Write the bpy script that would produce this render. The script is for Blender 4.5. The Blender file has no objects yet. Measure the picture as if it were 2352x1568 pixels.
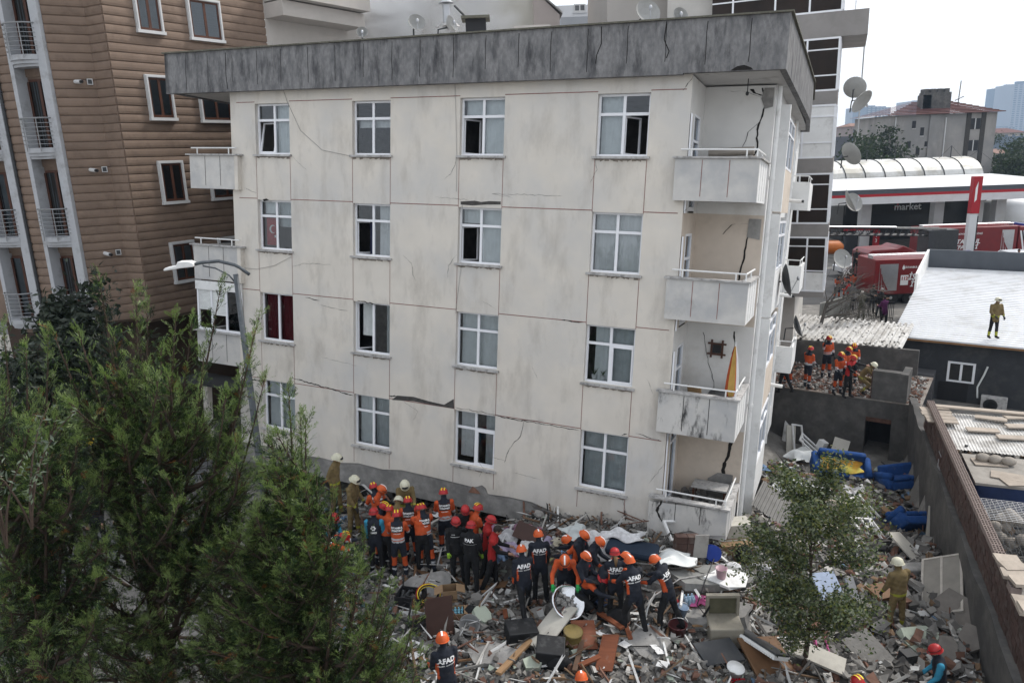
import bpy, bmesh, math, random
import numpy as np
from mathutils import Vector, Matrix, Euler
from mathutils.bvhtree import BVHTree

random.seed(7)
rng = np.random.default_rng(11)
scene = bpy.context.scene
COL = scene.collection
R_ = math.radians

# ------------------------------------------------------------------ camera
CAM_F, CAM_W, CAM_H = 1696.13, 2352.0, 1568.0        # focal length and frame in photo units
CAM_POS = np.array([0.0, 0.0, 10.4])
_p, _r = R_(14.205), R_(-2.1256)
_Rm = np.array([[1, 0, 0], [0, -math.sin(_p), -math.cos(_p)], [0, math.cos(_p), -math.sin(_p)]])
_Rm = np.array([[math.cos(_r), -math.sin(_r), 0], [math.sin(_r), math.cos(_r), 0], [0, 0, 1]]) @ _Rm
cam_data = bpy.data.cameras.new('camera')
cam_data.sensor_width = 36.0
cam_data.lens = 36.0 * CAM_F / CAM_W
cam_data.clip_start = 0.1
cam_data.clip_end = 6000
cam = bpy.data.objects.new('camera', cam_data)
COL.objects.link(cam)
_m = Matrix.Identity(4)
for i in range(3):
    _m[i][0] = _Rm[0][i]; _m[i][1] = -_Rm[1][i]; _m[i][2] = -_Rm[2][i]; _m[i][3] = CAM_POS[i]
cam.matrix_world = _m
scene.camera = cam

# ------------------------------------------------------------------ sky, sun, exposure
SUN_EL, SUN_AZ = R_(46), math.atan2(0.86, 0.50)      # azimuth from +Y towards +X
world = bpy.data.worlds.new('World')
scene.world = world
world.use_nodes = True
_n = world.node_tree.nodes; _l = world.node_tree.links
_n.clear()
_sky = _n.new('ShaderNodeTexSky'); _sky.sky_type = 'NISHITA'; _sky.sun_disc = False
_sky.sun_elevation = SUN_EL; _sky.sun_rotation = SUN_AZ
_sky.air_density = 1.2; _sky.dust_density = 4.0; _sky.ozone_density = 1.2
_mix = _n.new('ShaderNodeMix'); _mix.data_type = 'RGBA'; _mix.inputs[0].default_value = 0.72
_l.new(_sky.outputs[0], _mix.inputs[6]); _mix.inputs[7].default_value = (9.0, 9.25, 9.6, 1)
_bg = _n.new('ShaderNodeBackground'); _bg.inputs[1].default_value = 0.15
_l.new(_mix.outputs[2], _bg.inputs[0])
_wo = _n.new('ShaderNodeOutputWorld'); _l.new(_bg.outputs[0], _wo.inputs[0])
sun_data = bpy.data.lights.new('sun', 'SUN')
sun_data.energy = 2.7; sun_data.angle = R_(9); sun_data.color = (1.0, 0.97, 0.92)
sun = bpy.data.objects.new('sun', sun_data); COL.objects.link(sun)
_sd = Vector((math.sin(SUN_AZ) * math.cos(SUN_EL), math.cos(SUN_AZ) * math.cos(SUN_EL), math.sin(SUN_EL)))
sun.rotation_euler = _sd.to_track_quat('Z', 'Y').to_euler()
scene.view_settings.view_transform = 'Standard'
scene.view_settings.look = 'None'
scene.view_settings.exposure = 0.06
scene.view_settings.gamma = 1.0
scene.render.engine = 'CYCLES'
scene.cycles.use_denoising = True
scene.cycles.max_bounces = 6
scene.cycles.diffuse_bounces = 2
scene.cycles.glossy_bounces = 3
scene.cycles.transmission_bounces = 3
scene.cycles.transparent_max_bounces = 10
scene.cycles.volume_bounces = 3
scene.cycles.volume_step_rate = 2.0
scene.cycles.sample_clamp_indirect = 6.0

# ------------------------------------------------------------------ where things stand
def ray(u, v):
    return _Rm.T @ np.array([(u - CAM_W / 2) / CAM_F, (v - CAM_H / 2) / CAM_F, 1.0])
def gz(u, v, z):
    d = ray(u, v); return CAM_POS + d * ((z - CAM_POS[2]) / d[2])
def gy(u, v, y):
    d = ray(u, v); return CAM_POS + d * (y / d[1])
def proj(P):
    q = _Rm @ (np.asarray(P, float) - CAM_POS)
    return np.array([CAM_W / 2 + CAM_F * q[0] / q[2], CAM_H / 2 + CAM_F * q[1] / q[2]])
def hz(xy, v):
    lo, hi = -40.0, 140.0
    for _ in range(50):
        m = (lo + hi) / 2
        if proj((xy[0], xy[1], m))[1] > v: lo = m
        else: hi = m
    return lo
def onplane(u, v, P, d):
    r = ray(u, v); n = np.array([d[1], -d[0]])
    t = (np.array(P) @ n) / (r[:2] @ n); q = CAM_POS + r * t
    return float((q[:2] - np.array(P)) @ np.array(d)), float(q[2])

# ------------------------------------------------------------------ materials
MATS = {}
def mat(name, col, rough=0.85, var=0.14, scale=3.0, bump=0.0, bscale=40.0, metal=0.0, col2=None, c2=(0.45, 0.62),
        stretch=(1, 1, 1), rnd=0.0, spec=0.3, dirt=None, dscale=1.2, drange=(0.5, 0.72), coords='Object', dstretch=(1, 1, 1), trans=0.0, emit=0.0):
    if name in MATS: return MATS[name]
    m = bpy.data.materials.new(name); m.use_nodes = True
    nt = m.node_tree; N = nt.nodes; L = nt.links
    b = N['Principled BSDF']
    b.inputs['Roughness'].default_value = rough
    b.inputs['Metallic'].default_value = metal
    b.inputs['Specular IOR Level'].default_value = spec
    tc = N.new('ShaderNodeTexCoord')
    def noise(sc, st, det=5.0, rgh=0.6):
        mp = N.new('ShaderNodeMapping'); mp.inputs['Scale'].default_value = st
        L.new(tc.outputs[coords], mp.inputs[0])
        if rnd > 0:
            oi = N.new('ShaderNodeObjectInfo'); mu = N.new('ShaderNodeMath'); mu.operation = 'MULTIPLY'; mu.inputs[1].default_value = 37.0
            L.new(oi.outputs['Random'], mu.inputs[0]); L.new(mu.outputs[0], mp.inputs['Location'])
        t = N.new('ShaderNodeTexNoise'); t.inputs['Scale'].default_value = sc; t.inputs['Detail'].default_value = det
        t.inputs['Roughness'].default_value = rgh
        L.new(mp.outputs[0], t.inputs[0]); return t.outputs['Fac']
    def ramp(fac, lo, hi, a, bb):
        r = N.new('ShaderNodeValToRGB'); L.new(fac, r.inputs[0])
        r.color_ramp.elements[0].position = lo; r.color_ramp.elements[1].position = hi
        r.color_ramp.elements[0].color = a; r.color_ramp.elements[1].color = bb
        return r.outputs[0]
    c = tuple(col[:3]); lo = tuple(x * (1 - var) for x in c) + (1,); hi = tuple(min(1, x * (1 + var)) for x in c) + (1,)
    out = ramp(noise(scale, stretch), 0.3, 0.7, lo, hi)
    def mixc(fac, a, bcol):
        mx = N.new('ShaderNodeMix'); mx.data_type = 'RGBA'
        L.new(fac, mx.inputs[0]); L.new(a, mx.inputs[6])
        if isinstance(bcol, tuple): mx.inputs[7].default_value = bcol[:3] + (1,)
        else: L.new(bcol, mx.inputs[7])
        return mx.outputs[2]
    if col2 is not None:
        f = ramp(noise(scale * 0.37, stretch), c2[0], c2[1], (0, 0, 0, 1), (1, 1, 1, 1))
        out = mixc(f, out, tuple(col2))
    if dirt is not None:
        f = ramp(noise(dscale, dstretch, 8.0, 0.68), drange[0], drange[1], (0, 0, 0, 1), (1, 1, 1, 1))
        out = mixc(f, out, tuple(dirt))
    if rnd > 0:
        oi = N.new('ShaderNodeObjectInfo'); mr = N.new('ShaderNodeMapRange')
        mr.inputs[3].default_value = 1 - rnd; mr.inputs[4].default_value = 1 + rnd
        L.new(oi.outputs['Random'], mr.inputs[0])
        vm = N.new('ShaderNodeVectorMath'); vm.operation = 'SCALE'
        L.new(out, vm.inputs[0]); L.new(mr.outputs[0], vm.inputs['Scale']); out = vm.outputs[0]
    L.new(out, b.inputs['Base Color'])
    if bump > 0:
        bp = N.new('ShaderNodeBump'); bp.inputs['Strength'].default_value = bump; bp.inputs['Distance'].default_value = 0.02
        L.new(noise(bscale, stretch), bp.inputs['Height']); L.new(bp.outputs[0], b.inputs['Normal'])
    if emit > 0:
        b.inputs['Emission Color'].default_value = c + (1,); b.inputs['Emission Strength'].default_value = emit
    MATS[name] = m
    return m
def glass_mat(name, tint=(0.7, 0.75, 0.78), refl=0.16, rough=0.02):
    if name in MATS: return MATS[name]
    m = bpy.data.materials.new(name); m.use_nodes = True
    nt = m.node_tree; N = nt.nodes; L = nt.links; N.clear()
    o = N.new('ShaderNodeOutputMaterial'); mx = N.new('ShaderNodeMixShader')
    t = N.new('ShaderNodeBsdfTransparent'); t.inputs[0].default_value = tint + (1,)
    g = N.new('ShaderNodeBsdfGlossy'); g.inputs['Roughness'].default_value = rough; g.inputs[0].default_value = (0.9, 0.94, 1, 1)
    tc = N.new('ShaderNodeTexCoord'); nz = N.new('ShaderNodeTexNoise'); nz.inputs['Scale'].default_value = 1.3
    bp = N.new('ShaderNodeBump'); bp.inputs['Strength'].default_value = 0.12; bp.inputs['Distance'].default_value = 0.05
    L.new(tc.outputs['Object'], nz.inputs[0]); L.new(nz.outputs[0], bp.inputs['Height']); L.new(bp.outputs[0], g.inputs['Normal'])
    fr = N.new('ShaderNodeFresnel'); fr.inputs[0].default_value = 1.5
    ad = N.new('ShaderNodeMath'); ad.operation = 'ADD'; ad.inputs[1].default_value = refl; ad.use_clamp = True
    L.new(fr.outputs[0], ad.inputs[0]); L.new(ad.outputs[0], mx.inputs[0])
    L.new(t.outputs[0], mx.inputs[1]); L.new(g.outputs[0], mx.inputs[2]); L.new(mx.outputs[0], o.inputs[0])
    MATS[name] = m
    return m

# ------------------------------------------------------------------ mesh helpers
def rotm(rx=0, ry=0, rz=0):
    return np.array(Euler((rx, ry, rz)).to_matrix())
class MB:
    """collects shapes and links them as one mesh object"""
    def __init__(s): s.v = []; s.f = []; s.mi = []; s.n = 0
    def add(s, V, F, mi=0):
        V = np.asarray(V, float).reshape(-1, 3)
        s.v.append(V); s.f += [tuple(i + s.n for i in f) for f in F]; s.mi += [mi] * len(F); s.n += len(V); return s
    def box(s, x0, x1, y0, y1, z0, z1, mi=0):
        V = [(x0, y0, z0), (x1, y0, z0), (x1, y1, z0), (x0, y1, z0), (x0, y0, z1), (x1, y0, z1), (x1, y1, z1), (x0, y1, z1)]
        return s.add(V, [(0, 3, 2, 1), (4, 5, 6, 7), (0, 1, 5, 4), (1, 2, 6, 5), (2, 3, 7, 6), (3, 0, 4, 7)], mi)
    def obb(s, c, size, rot=None, mi=0):
        h = np.asarray(size) / 2
        V = np.array([(x, y, z) for z in (-1, 1) for x, y in ((-1, -1), (1, -1), (1, 1), (-1, 1))]) * h
        if rot is not None: V = V @ rot.T
        return s.add(V + np.asarray(c), [(0, 3, 2, 1), (4, 5, 6, 7), (0, 1, 5, 4), (1, 2, 6, 5), (2, 3, 7, 6), (3, 0, 4, 7)], mi)
    def prism(s, poly, a0, a1, axis='y', mi=0):
        """polygon (counter-clockwise in its own plane) swept along an axis"""
        n = len(poly)
        def P(p, a):
            return {'y': (p[0], a, p[1]), 'z': (p[0], p[1], a), 'x': (a, p[0], p[1])}[axis]
        V = [P(p, a0) for p in poly] + [P(p, a1) for p in poly]
        F = [tuple(range(n)), tuple(range(2 * n - 1, n - 1, -1))] + [(i, i + n, (i + 1) % n + n, (i + 1) % n) for i in range(n)]
        return s.add(V, F, mi)
    def tube(s, pts, r, n=6, mi=0, cap=True):
        pts = np.asarray(pts, float); k = len(pts)
        rs = np.full(k, r) if np.isscalar(r) else np.asarray(r, float)
        V = []; up = np.array([0.13, 0.29, 0.95])
        for i in range(k):
            t = pts[min(i + 1, k - 1)] - pts[max(i - 1, 0)]; t = t / (np.linalg.norm(t) + 1e-9)
            a = np.cross(t, up); 
            if np.linalg.norm(a) < 1e-3: a = np.cross(t, [1, 0, 0])
            a /= np.linalg.norm(a); b = np.cross(t, a)
            for j in range(n):
                q = 2 * math.pi * j / n; V.append(pts[i] + rs[i] * (math.cos(q) * a + math.sin(q) * b))
        F = [(i * n + j, (i + 1) * n + j, (i + 1) * n + (j + 1) % n, i * n + (j + 1) % n) for i in range(k - 1) for j in range(n)]
        if cap: F += [tuple(range(n)), tuple(range(k * n - 1, (k - 1) * n - 1, -1))]
        return s.add(V, F, mi)
    def cyl(s, p0, p1, r, n=12, mi=0): return s.tube([p0, p1], r, n, mi)
    def lathe(s, prof, n=16, c=(0, 0, 0), rot=None, mi=0, sx=1.0, sy=1.0):
        """profile of (radius, z)"""
        V = []; k = len(prof)
        for r, z in prof:
            for j in range(n):
                q = 2 * math.pi * j / n; V.append((r * math.cos(q) * sx, r * math.sin(q) * sy, z))
        V = np.array(V)
        if rot is not None: V = V @ rot.T
        F = [(i * n + j, i * n + (j + 1) % n, (i + 1) * n + (j + 1) % n, (i + 1) * n + j) for i in range(k - 1) for j in range(n)]
        F += [tuple(range(n - 1, -1, -1)), tuple(range((k - 1) * n, k * n))]
        return s.add(V + np.asarray(c), F, mi)
    def ell(s, c, r, rot=None, mi=0, n=10, m=7):
        prof = [(max(1e-3, math.sin(math.pi * i / m)), -math.cos(math.pi * i / m)) for i in range(m + 1)]
        V = []
        for a, z in prof:
            for j in range(n):
                q = 2 * math.pi * j / n; V.append((a * math.cos(q) * r[0], a * math.sin(q) * r[1], z * r[2]))
        V = np.array(V)
        if rot is not None: V = V @ rot.T
        F = [(i * n + j, i * n + (j + 1) % n, (i + 1) * n + (j + 1) % n, (i + 1) * n + j) for i in range(m) for j in range(n)]
        return s.add(V + np.asarray(c), F, mi)
    def quad(s, a, b, c, d, mi=0): return s.add([a, b, c, d], [(0, 1, 2, 3)], mi)
    def sheet(s, nu, nv, fn, mi=0, thick=0.0):
        V = [fn(i / nu, j / nv) for j in range(nv + 1) for i in range(nu + 1)]
        F = [(j * (nu + 1) + i, j * (nu + 1) + i + 1, (j + 1) * (nu + 1) + i + 1, (j + 1) * (nu + 1) + i) for j in range(nv) for i in range(nu)]
        return s.add(V, F, mi)
    def mesh(s, name, mats, smooth=False):
        me = bpy.data.meshes.new(name)
        V = np.concatenate(s.v) if s.v else np.zeros((0, 3))
        me.from_pydata([tuple(x) for x in V.tolist()], [], s.f)
        for m in (mats if isinstance(mats, (list, tuple)) else [mats]): me.materials.append(m)
        if any(s.mi): me.polygons.foreach_set('material_index', s.mi)
        if smooth: me.polygons.foreach_set('use_smooth', [True] * len(s.f))
        me.update(); return me
    def build(s, name, mats, parent=None, smooth=False, loc=None, rot=None, bevel=0.0):
        o = bpy.data.objects.new(name, s.mesh(name, mats, smooth)); COL.objects.link(o)
        if parent is not None: o.parent = parent
        if loc is not None: o.location = loc
        if rot is not None: o.rotation_euler = rot
        if bevel > 0:
            md = o.modifiers.new('bevel', 'BEVEL'); md.width = bevel; md.segments = 2; md.limit_method = 'ANGLE'
        return o
def tag(o, label=None, cat=None, group=None, kind=None):
    if label: o['label'] = label
    if cat: o['category'] = cat
    if group: o['group'] = group
    if kind: o['kind'] = kind
    return o
def thing(name, label, cat, loc=(0, 0, 0), rot=(0, 0, 0), group=None):
    o = bpy.data.objects.new(name, None); COL.objects.link(o); o.empty_display_size = 0.3
    o.location = tuple(loc); o.rotation_euler = tuple(rot)
    return tag(o, label, cat, group)
def inst(src, name=None, parent=None, loc=None, rot=None, scale=None):
    """another object on the same mesh data"""
    me = src.data if hasattr(src, 'data') else src
    o = bpy.data.objects.new(name or me.name, me); COL.objects.link(o)
    if parent is not None: o.parent = parent
    if loc is not None: o.location = tuple(loc)
    if rot is not None: o.rotation_euler = tuple(rot)
    if scale is not None: o.scale = tuple(scale) if hasattr(scale, '__len__') else (scale,) * 3
    return o
def copy_thing(o, parent=None):
    c = o.copy(); COL.objects.link(c)
    if parent is not None: c.parent = parent
    for ch in list(o.children): copy_thing(ch, c)
    return c
TMP = bpy.data.scenes.new('workbench')          # bodies and letters are evaluated here, then kept as plain meshes
def text_mesh(txt, size, extrude=0.004, align='CENTER', bold=0.0, shear=0.0):
    cu = bpy.data.curves.new('lettering', 'FONT'); cu.body = txt; cu.size = size; cu.align_x = align; cu.align_y = 'CENTER'
    cu.extrude = extrude; cu.offset = bold; cu.shear = shear; cu.resolution_u = 2
    o = bpy.data.objects.new('lettering', cu); TMP.collection.objects.link(o)
    TMP.view_layers[0].update(); dg = TMP.view_layers[0].depsgraph
    me = bpy.data.meshes.new_from_object(o.evaluated_get(dg))
    bpy.data.objects.remove(o); bpy.data.curves.remove(cu)
    return me
def lettering(txt, size, m, parent, loc, rot, name='lettering', **k):
    me = text_mesh(txt, size, **k); me.materials.clear(); me.materials.append(m)
    o = bpy.data.objects.new(name, me); COL.objects.link(o); o.parent = parent
    o.location = tuple(loc); o.rotation_euler = tuple(rot); return o

# shared materials
m_cream = mat('cream_plaster', (0.66, 0.615, 0.55), 0.9, 0.05, 1.2, col2=(0.54, 0.53, 0.515), c2=(0.44, 0.75), bump=0.15, bscale=60, dirt=(0.40, 0.365, 0.32), dscale=0.9, drange=(0.50, 0.82), dstretch=(1.6, 1, .55))
m_cream2 = mat('grey_balcony_plaster', (0.56, 0.545, 0.52), 0.9, 0.08, 2.2, col2=(0.44, 0.44, 0.44), bump=0.15, bscale=60, dirt=(0.3, 0.29, 0.27), dscale=1.1, drange=(0.58, 0.8))
m_stained = mat('stained_balcony_plaster', (0.56, 0.545, 0.52), 0.9, 0.08, 2.2, col2=(0.44, 0.44, 0.44), dirt=(0.045, 0.045, 0.045), dscale=1.6, drange=(0.52, 0.66), dstretch=(2.4, 1, 0.8))
m_inner = mat('white_loggia_paint', (0.70, 0.69, 0.67), 0.9, 0.05, 2.0, dirt=(0.5, 0.47, 0.43), dscale=0.9, drange=(0.5, 0.8))
m_inner_tan = mat('tan_loggia_paint', (0.60, 0.52, 0.44), 0.9, 0.06, 2.0, dirt=(0.42, 0.36, 0.3), dscale=0.9, drange=(0.5, 0.8))
m_parapet = mat('weathered_parapet_concrete', (0.215, 0.212, 0.213), 0.95, 0.2, 14.0, col2=(0.13, 0.13, 0.134), c2=(.42, .7), stretch=(1.0, 1.0, 0.5), bump=0.5, bscale=60,
                dirt=(0.045, 0.045, 0.049), dscale=1.7, drange=(0.50, 0.70), dstretch=(1.7, 1.7, 0.42))
m_soffit = mat('pale_soffit', (0.58, 0.57, 0.56), 0.95, 0.08, 2.0, dirt=(0.2, 0.19, 0.18), dscale=1.2, drange=(0.55, 0.75))
m_moss = mat('mossy_coping', (0.13, 0.125, 0.10), 0.95, 0.3, 12, bump=0.4)
m_concrete = mat('bare_concrete', (0.27, 0.262, 0.25), 0.95, 0.22, 5, bump=0.5, bscale=25, col2=(0.19, 0.185, 0.18))
m_concrete_dk = mat('dark_concrete_render', (0.10, 0.096, 0.092), 0.95, 0.25, 3, bump=0.35, bscale=25, col2=(0.07, 0.068, 0.066), dirt=(0.15, 0.14, 0.13), dscale=0.8)
m_crack = mat('crack_shadow', (0.02, 0.018, 0.017), 1.0, 0.2, 10)
m_redline = mat('red_groove_paint', (0.25, 0.13, 0.115), 0.9, 0.3, 8)
m_upvc = mat('white_window_plastic', (0.80, 0.81, 0.84), 0.4, 0.03, 3)
m_sill = mat('grey_sill_stone', (0.42, 0.41, 0.40), 0.8, 0.2, 9, dirt=(0.12, 0.115, 0.11), dscale=6)
m_glass = glass_mat('window_glass', (.80, .84, .86), .03)
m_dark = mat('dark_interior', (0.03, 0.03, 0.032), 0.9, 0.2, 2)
m_curtain = mat('net_curtain', (0.72, 0.74, 0.73), 0.95, 0.08, 4)
m_curtain_g = mat('grey_curtain', (0.48, 0.51, 0.51), 0.95, 0.12, 4)
m_curtain_r = mat('red_curtain', (0.13, 0.012, 0.018), 0.9, 0.2, 5, stretch=(4, 1, 0.3))
m_white = mat('white_paint', (0.74, 0.74, 0.73), 0.6, 0.05, 3, dirt=(0.45, 0.44, 0.42), dscale=2.5, drange=(0.55, 0.8))
m_metal = mat('galvanised_metal', (0.42, 0.43, 0.45), 0.45, 0.1, 6, metal=0.7)
m_metal_dk = mat('dark_metal', (0.05, 0.052, 0.055), 0.5, 0.2, 6, metal=0.4)
m_black = mat('black_plastic', (0.018, 0.018, 0.02), 0.5, 0.2, 5)
# ================================================================== the leaning apartment building
_y, _le, _no = R_(-24.467), R_(2.12), R_(-5.048)
def _rz(a): return np.array([[math.cos(a), -math.sin(a), 0], [math.sin(a), math.cos(a), 0], [0, 0, 1]])
def _ry(a): return np.array([[math.cos(a), 0, math.sin(a)], [0, 1, 0], [-math.sin(a), 0, math.cos(a)]])
def _rx(a): return np.array([[1, 0, 0], [0, math.cos(a), -math.sin(a)], [0, math.sin(a), math.cos(a)]])
BM = _rz(_y) @ _ry(_le) @ _rx(_no); BT = np.array([-8.0947, 22.899, 3.690])
def b2w(p): return np.asarray(p) @ BM.T + BT
def fac(u, v, y=0.0):
    d = ray(u, v) @ BM; o = (CAM_POS - BT) @ BM; return o + d * ((y - o[1]) / d[1])
bld = thing('apartment_building', 'leaning four storey cream apartment building with collapsed ground floor and stained grey parapet', 'building')
_mm = Matrix.Identity(4)
for i in range(3):
    for j in range(3): _mm[i][j] = BM[i][j]
    _mm[i][3] = BT[i]
bld.matrix_world = _mm
XB = [-0.97, 0, 1.30, 3.55, 4.83, 7.01, 8.31, 10.81, 12.12, 13.08]
SILL = [-1.63, 1.27, 4.15, 7.02]; TOPZ = [-0.03, 2.80, 5.66, 8.50]
ZB = [-1.95]
for a, b in zip(SILL, TOPZ): ZB += [a, b]
ZB += [8.9]
w = MB()
for i in range(len(XB) - 1):
    for j in range(len(ZB) - 1):
        if i % 2 == 1 and j % 2 == 1: 
            x0, x1, z0, z1 = XB[i], XB[i + 1], ZB[j], ZB[j + 1]; t = 0.2
            w.quad((x0, 0, z0), (x0, 0, z1), (x0, t, z1), (x0, t, z0)); w.quad((x1, 0, z1), (x1, 0, z0), (x1, t, z0), (x1, t, z1))
            w.quad((x0, 0, z1), (x1, 0, z1), (x1, t, z1), (x0, t, z1)); w.quad((x1, 0, z0), (x0, 0, z0), (x0, t, z0), (x1, t, z0))
            continue
        w.quad((XB[i], 0, ZB[j]), (XB[i + 1], 0, ZB[j]), (XB[i + 1], 0, ZB[j + 1]), (XB[i], 0, ZB[j + 1]))
# lower rim of the plaster, broken along the beam
rim = [(-0.97, -2.3), (0.4, -2.26), (1.65, -2.32), (2.4, -2.29), (3.0, -2.33), (3.7, -2.22), (4.6, -2.26), (5.3, -2.16), (6.43, -2.19), (7.2, -2.22), (7.69, -2.24), (7.82, -2.2), (7.95, -2.13),
       (8.08, -2.2), (8.15, -2.36), (8.8, -2.32), (9.48, -2.33), (10.0, -2.45), (10.4, -2.5), (10.78, -2.63), (11.03, -2.70), (11.3, -2.78), (11.7, -2.74), (12.0, -2.7), (12.1, -2.5), (12.3, -2.44),
       (12.55, -2.5), (12.7, -2.63), (12.95, -2.74), (13.08, -2.72)]
for (xa, za), (xb, zb) in zip(rim[:-1], rim[1:]):
    w.quad((xa, 0, za), (xb, 0, zb), (xb, 0, -1.95), (xa, 0, -1.95)); w.quad((xb, 0, zb), (xa, 0, za), (xa, 0.05, za), (xb, 0.05, zb))
D_ = 13.0
w.quad((-0.97, D_, -2.3), (-0.97, 0, -2.3), (-0.97, 0, 8.9), (-0.97, D_, 8.9))
w.quad((14.78, D_, -2.7), (-0.97, D_, -2.3), (-0.97, D_, 8.9), (14.78, D_, 8.9))
w.build('wall', m_cream, bld)
# right-hand side wall with its window strip, and the loggia back walls
s = MB(); YB = [1.8, 2.15, 3.15, 4.0, 7.0, 7.6, 8.6, 10.2, 11.6, 13.0]
ZR = [-2.7]
for a, b in zip(SILL, TOPZ): ZR += [a, b - 0.1]
ZR += [8.9]
for i in range(len(YB) - 1):
    for j in range(len(ZR) - 1):
        if i in (1, 5, 7) and j % 2 == 1: continue
        s.quad((14.78, YB[i], ZR[j]), (14.78, YB[i + 1], ZR[j]), (14.78, YB[i + 1], ZR[j + 1]), (14.78, YB[i], ZR[j + 1]))
s.build('side_wall', m_white, bld)
for k in range(4):
    z0, z1 = (-1.95 if k == 0 else TOPZ[k - 1] + 0.05), (TOPZ[k] + 0.05 if k < 3 else 8.86)
    q = MB(); mm = m_inner_tan if k in (0, 2) else m_inner
    q.quad((13.08, 1.8, z0), (14.78, 1.8, z0), (14.78, 1.8, z1), (13.08, 1.8, z1))
    q.quad((13.08, 0, z0), (13.08, 0.55, z0), (13.08, 0.55, z1), (13.08, 0, z1)); q.quad((13.08, 1.35, z0), (13.08, 1.8, z0), (13.08, 1.8, z1), (13.08, 1.35, z1))
    q.quad((13.08, 0.55, z0 + 2.35), (13.08, 1.35, z0 + 2.35), (13.08, 1.35, z1), (13.08, 0.55, z1))
    q.build('loggia_wall', mm, bld)
    d = MB()
    for a in (0.55, 1.29): d.box(13.02, 13.09, a, a + 0.06, z0 + 0.05, z0 + 2.35)
    d.box(13.02, 13.09, 0.61, 1.29, z0 + 2.29, z0 + 2.35); d.box(13.02, 13.09, 0.61, 1.29, z0 + 1.7, z0 + 1.76); d.box(13.02, 13.09, 0.61, 1.29, z0 + 0.05, z0 + 0.15)
    d.box(13.10, 13.13, 0.02, 0.10, z0, z0 + 2.3)
    dd = d.build('balcony_door', m_upvc, bld)
    MB().box(13.04, 13.05, 0.61, 1.29, z0 + 0.15, z0 + 2.29).build('pane', m_glass, dd)
# floor slabs, roof slab
for z in (-2.95, -0.02, 2.81, 5.67):
    q = MB(); q.box(-0.9, 13.0, 0.22, D_ - 0.1, z, z + 0.14); q.box(13.0, 14.7, 1.85, D_ - 0.1, z, z + 0.14); q.box(6.0, 6.1, 0.3, D_ - .2, z, z + 2.8); q.box(-0.8, 14.6, 4.5, 4.6, z + .15, z + 2.8)
    q.build('floor_slab', m_concrete, bld)
q = MB(); q.box(-3.25, 15.05, -0.25, D_, 8.9, 9.06); q.build('roof_slab', m_soffit, bld)
q = MB(); q.box(-0.9, 11.25, 0.03, 0.5, -2.95, -2.0); q.box(11.25, 13.0, 0.05, 0.6, -3.3, -2.2); q.build('ground_beam', m_concrete, bld)
q = MB()
for xa, xb in ((-0.6, 0.1), (4.0, 4.5), (12.3, 13.0)): q.box(xa, xb, 0.7, 1.2, -4.6, -2.9)
q.build('crushed_column', m_concrete, bld)
# parapet
q = MB()
def par_strip(p0, p1, thick, zb0, zt, n, seed):
    p0, p1 = np.array(p0), np.array(p1); d = (p1 - p0) / np.linalg.norm(p1 - p0); nn = np.array([-d[1], d[0]]) * thick
    for i in range(n):
        a = p0 + (p1 - p0) * i / n; b = p0 + (p1 - p0) * (i + 1) / n
        V = [(*a, zb0), (*b, zb0), (*(b + nn), zb0), (*(a + nn), zb0), (*a, zt), (*b, zt), (*(b + nn), zt), (*(a + nn), zt)]
        q.add(V, [(0, 3, 2, 1), (4, 5, 6, 7), (0, 1, 5, 4), (2, 3, 7, 6)] + ([(3, 0, 4, 7)] if i == 0 else []) + ([(1, 2, 6, 5)] if i == n - 1 else []))
par_strip((-3.3, -0.3), (12.9, -0.3), 0.14, 8.83, 10.02, 1, 1)
par_strip((12.9, -0.3), (15.13, -0.3), 0.14, 8.86, 10.02, 1, 1)
par_strip((15.13, -0.3), (15.2, 4.0), 0.14, 8.86, 10.02, 1, 1); par_strip((15.2, 4.0), (15.27, 9.0), 0.14, 8.86, 10.02, 1, 1); par_strip((15.27, 9.0), (15.1, D_), 0.14, 8.86, 10.02, 1, 1)
par_strip((-3.3, D_), (-3.3, -0.3), 0.14, 8.86, 10.02, 1, 1); par_strip((15.1, D_), (-3.3, D_), 0.14, 8.86, 10.02, 1, 1)
q.build('parapet', m_parapet, bld)
q = MB(); q.box(-3.36, 15.19, -0.36, -0.12, 10.022, 10.06); q.prism([(-0.12, 10.022), (D_, 10.022), (D_, 10.06), (-0.12, 10.06)], -3.36, -3.12, 'x')
for (xa, ya), (xb, yb) in (((15.19, -0.12), (15.26, 4.0)), ((15.26, 4.0), (15.33, 9.0)), ((15.33, 9.0), (15.16, D_))):
    q.add([(xa - .25, ya, 10.022), (xa, ya, 10.022), (xb, yb, 10.022), (xb - .25, yb, 10.022), (xa - .25, ya, 10.06), (xa, ya, 10.06), (xb, yb, 10.06), (xb - .25, yb, 10.06)],
          [(0, 3, 2, 1), (4, 5, 6, 7), (0, 1, 5, 4), (1, 2, 6, 5), (2, 3, 7, 6), (3, 0, 4, 7)])
q.build('coping', m_moss, bld)
# joints of the parapet panels
for i in range(19):
    x = -2.4 + i * 0.93 + random.uniform(-.05, .05)
    q = MB(); z0 = 8.9 + random.uniform(0, .25); pts = [(x, z0)]
    for k in range(4): pts.append((x + random.uniform(-.012, .012), z0 + (9.95 - z0) * (k + 1) / 4))
    for a, b in zip(pts[:-1], pts[1:]): q.quad((a[0] - .008, -0.303, a[1]), (a[0] + .008, -0.303, a[1]), (b[0] + .008, -0.303, b[1]), (b[0] - .008, -0.303, b[1]))
    q.build('joint', m_crack, bld)
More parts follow.
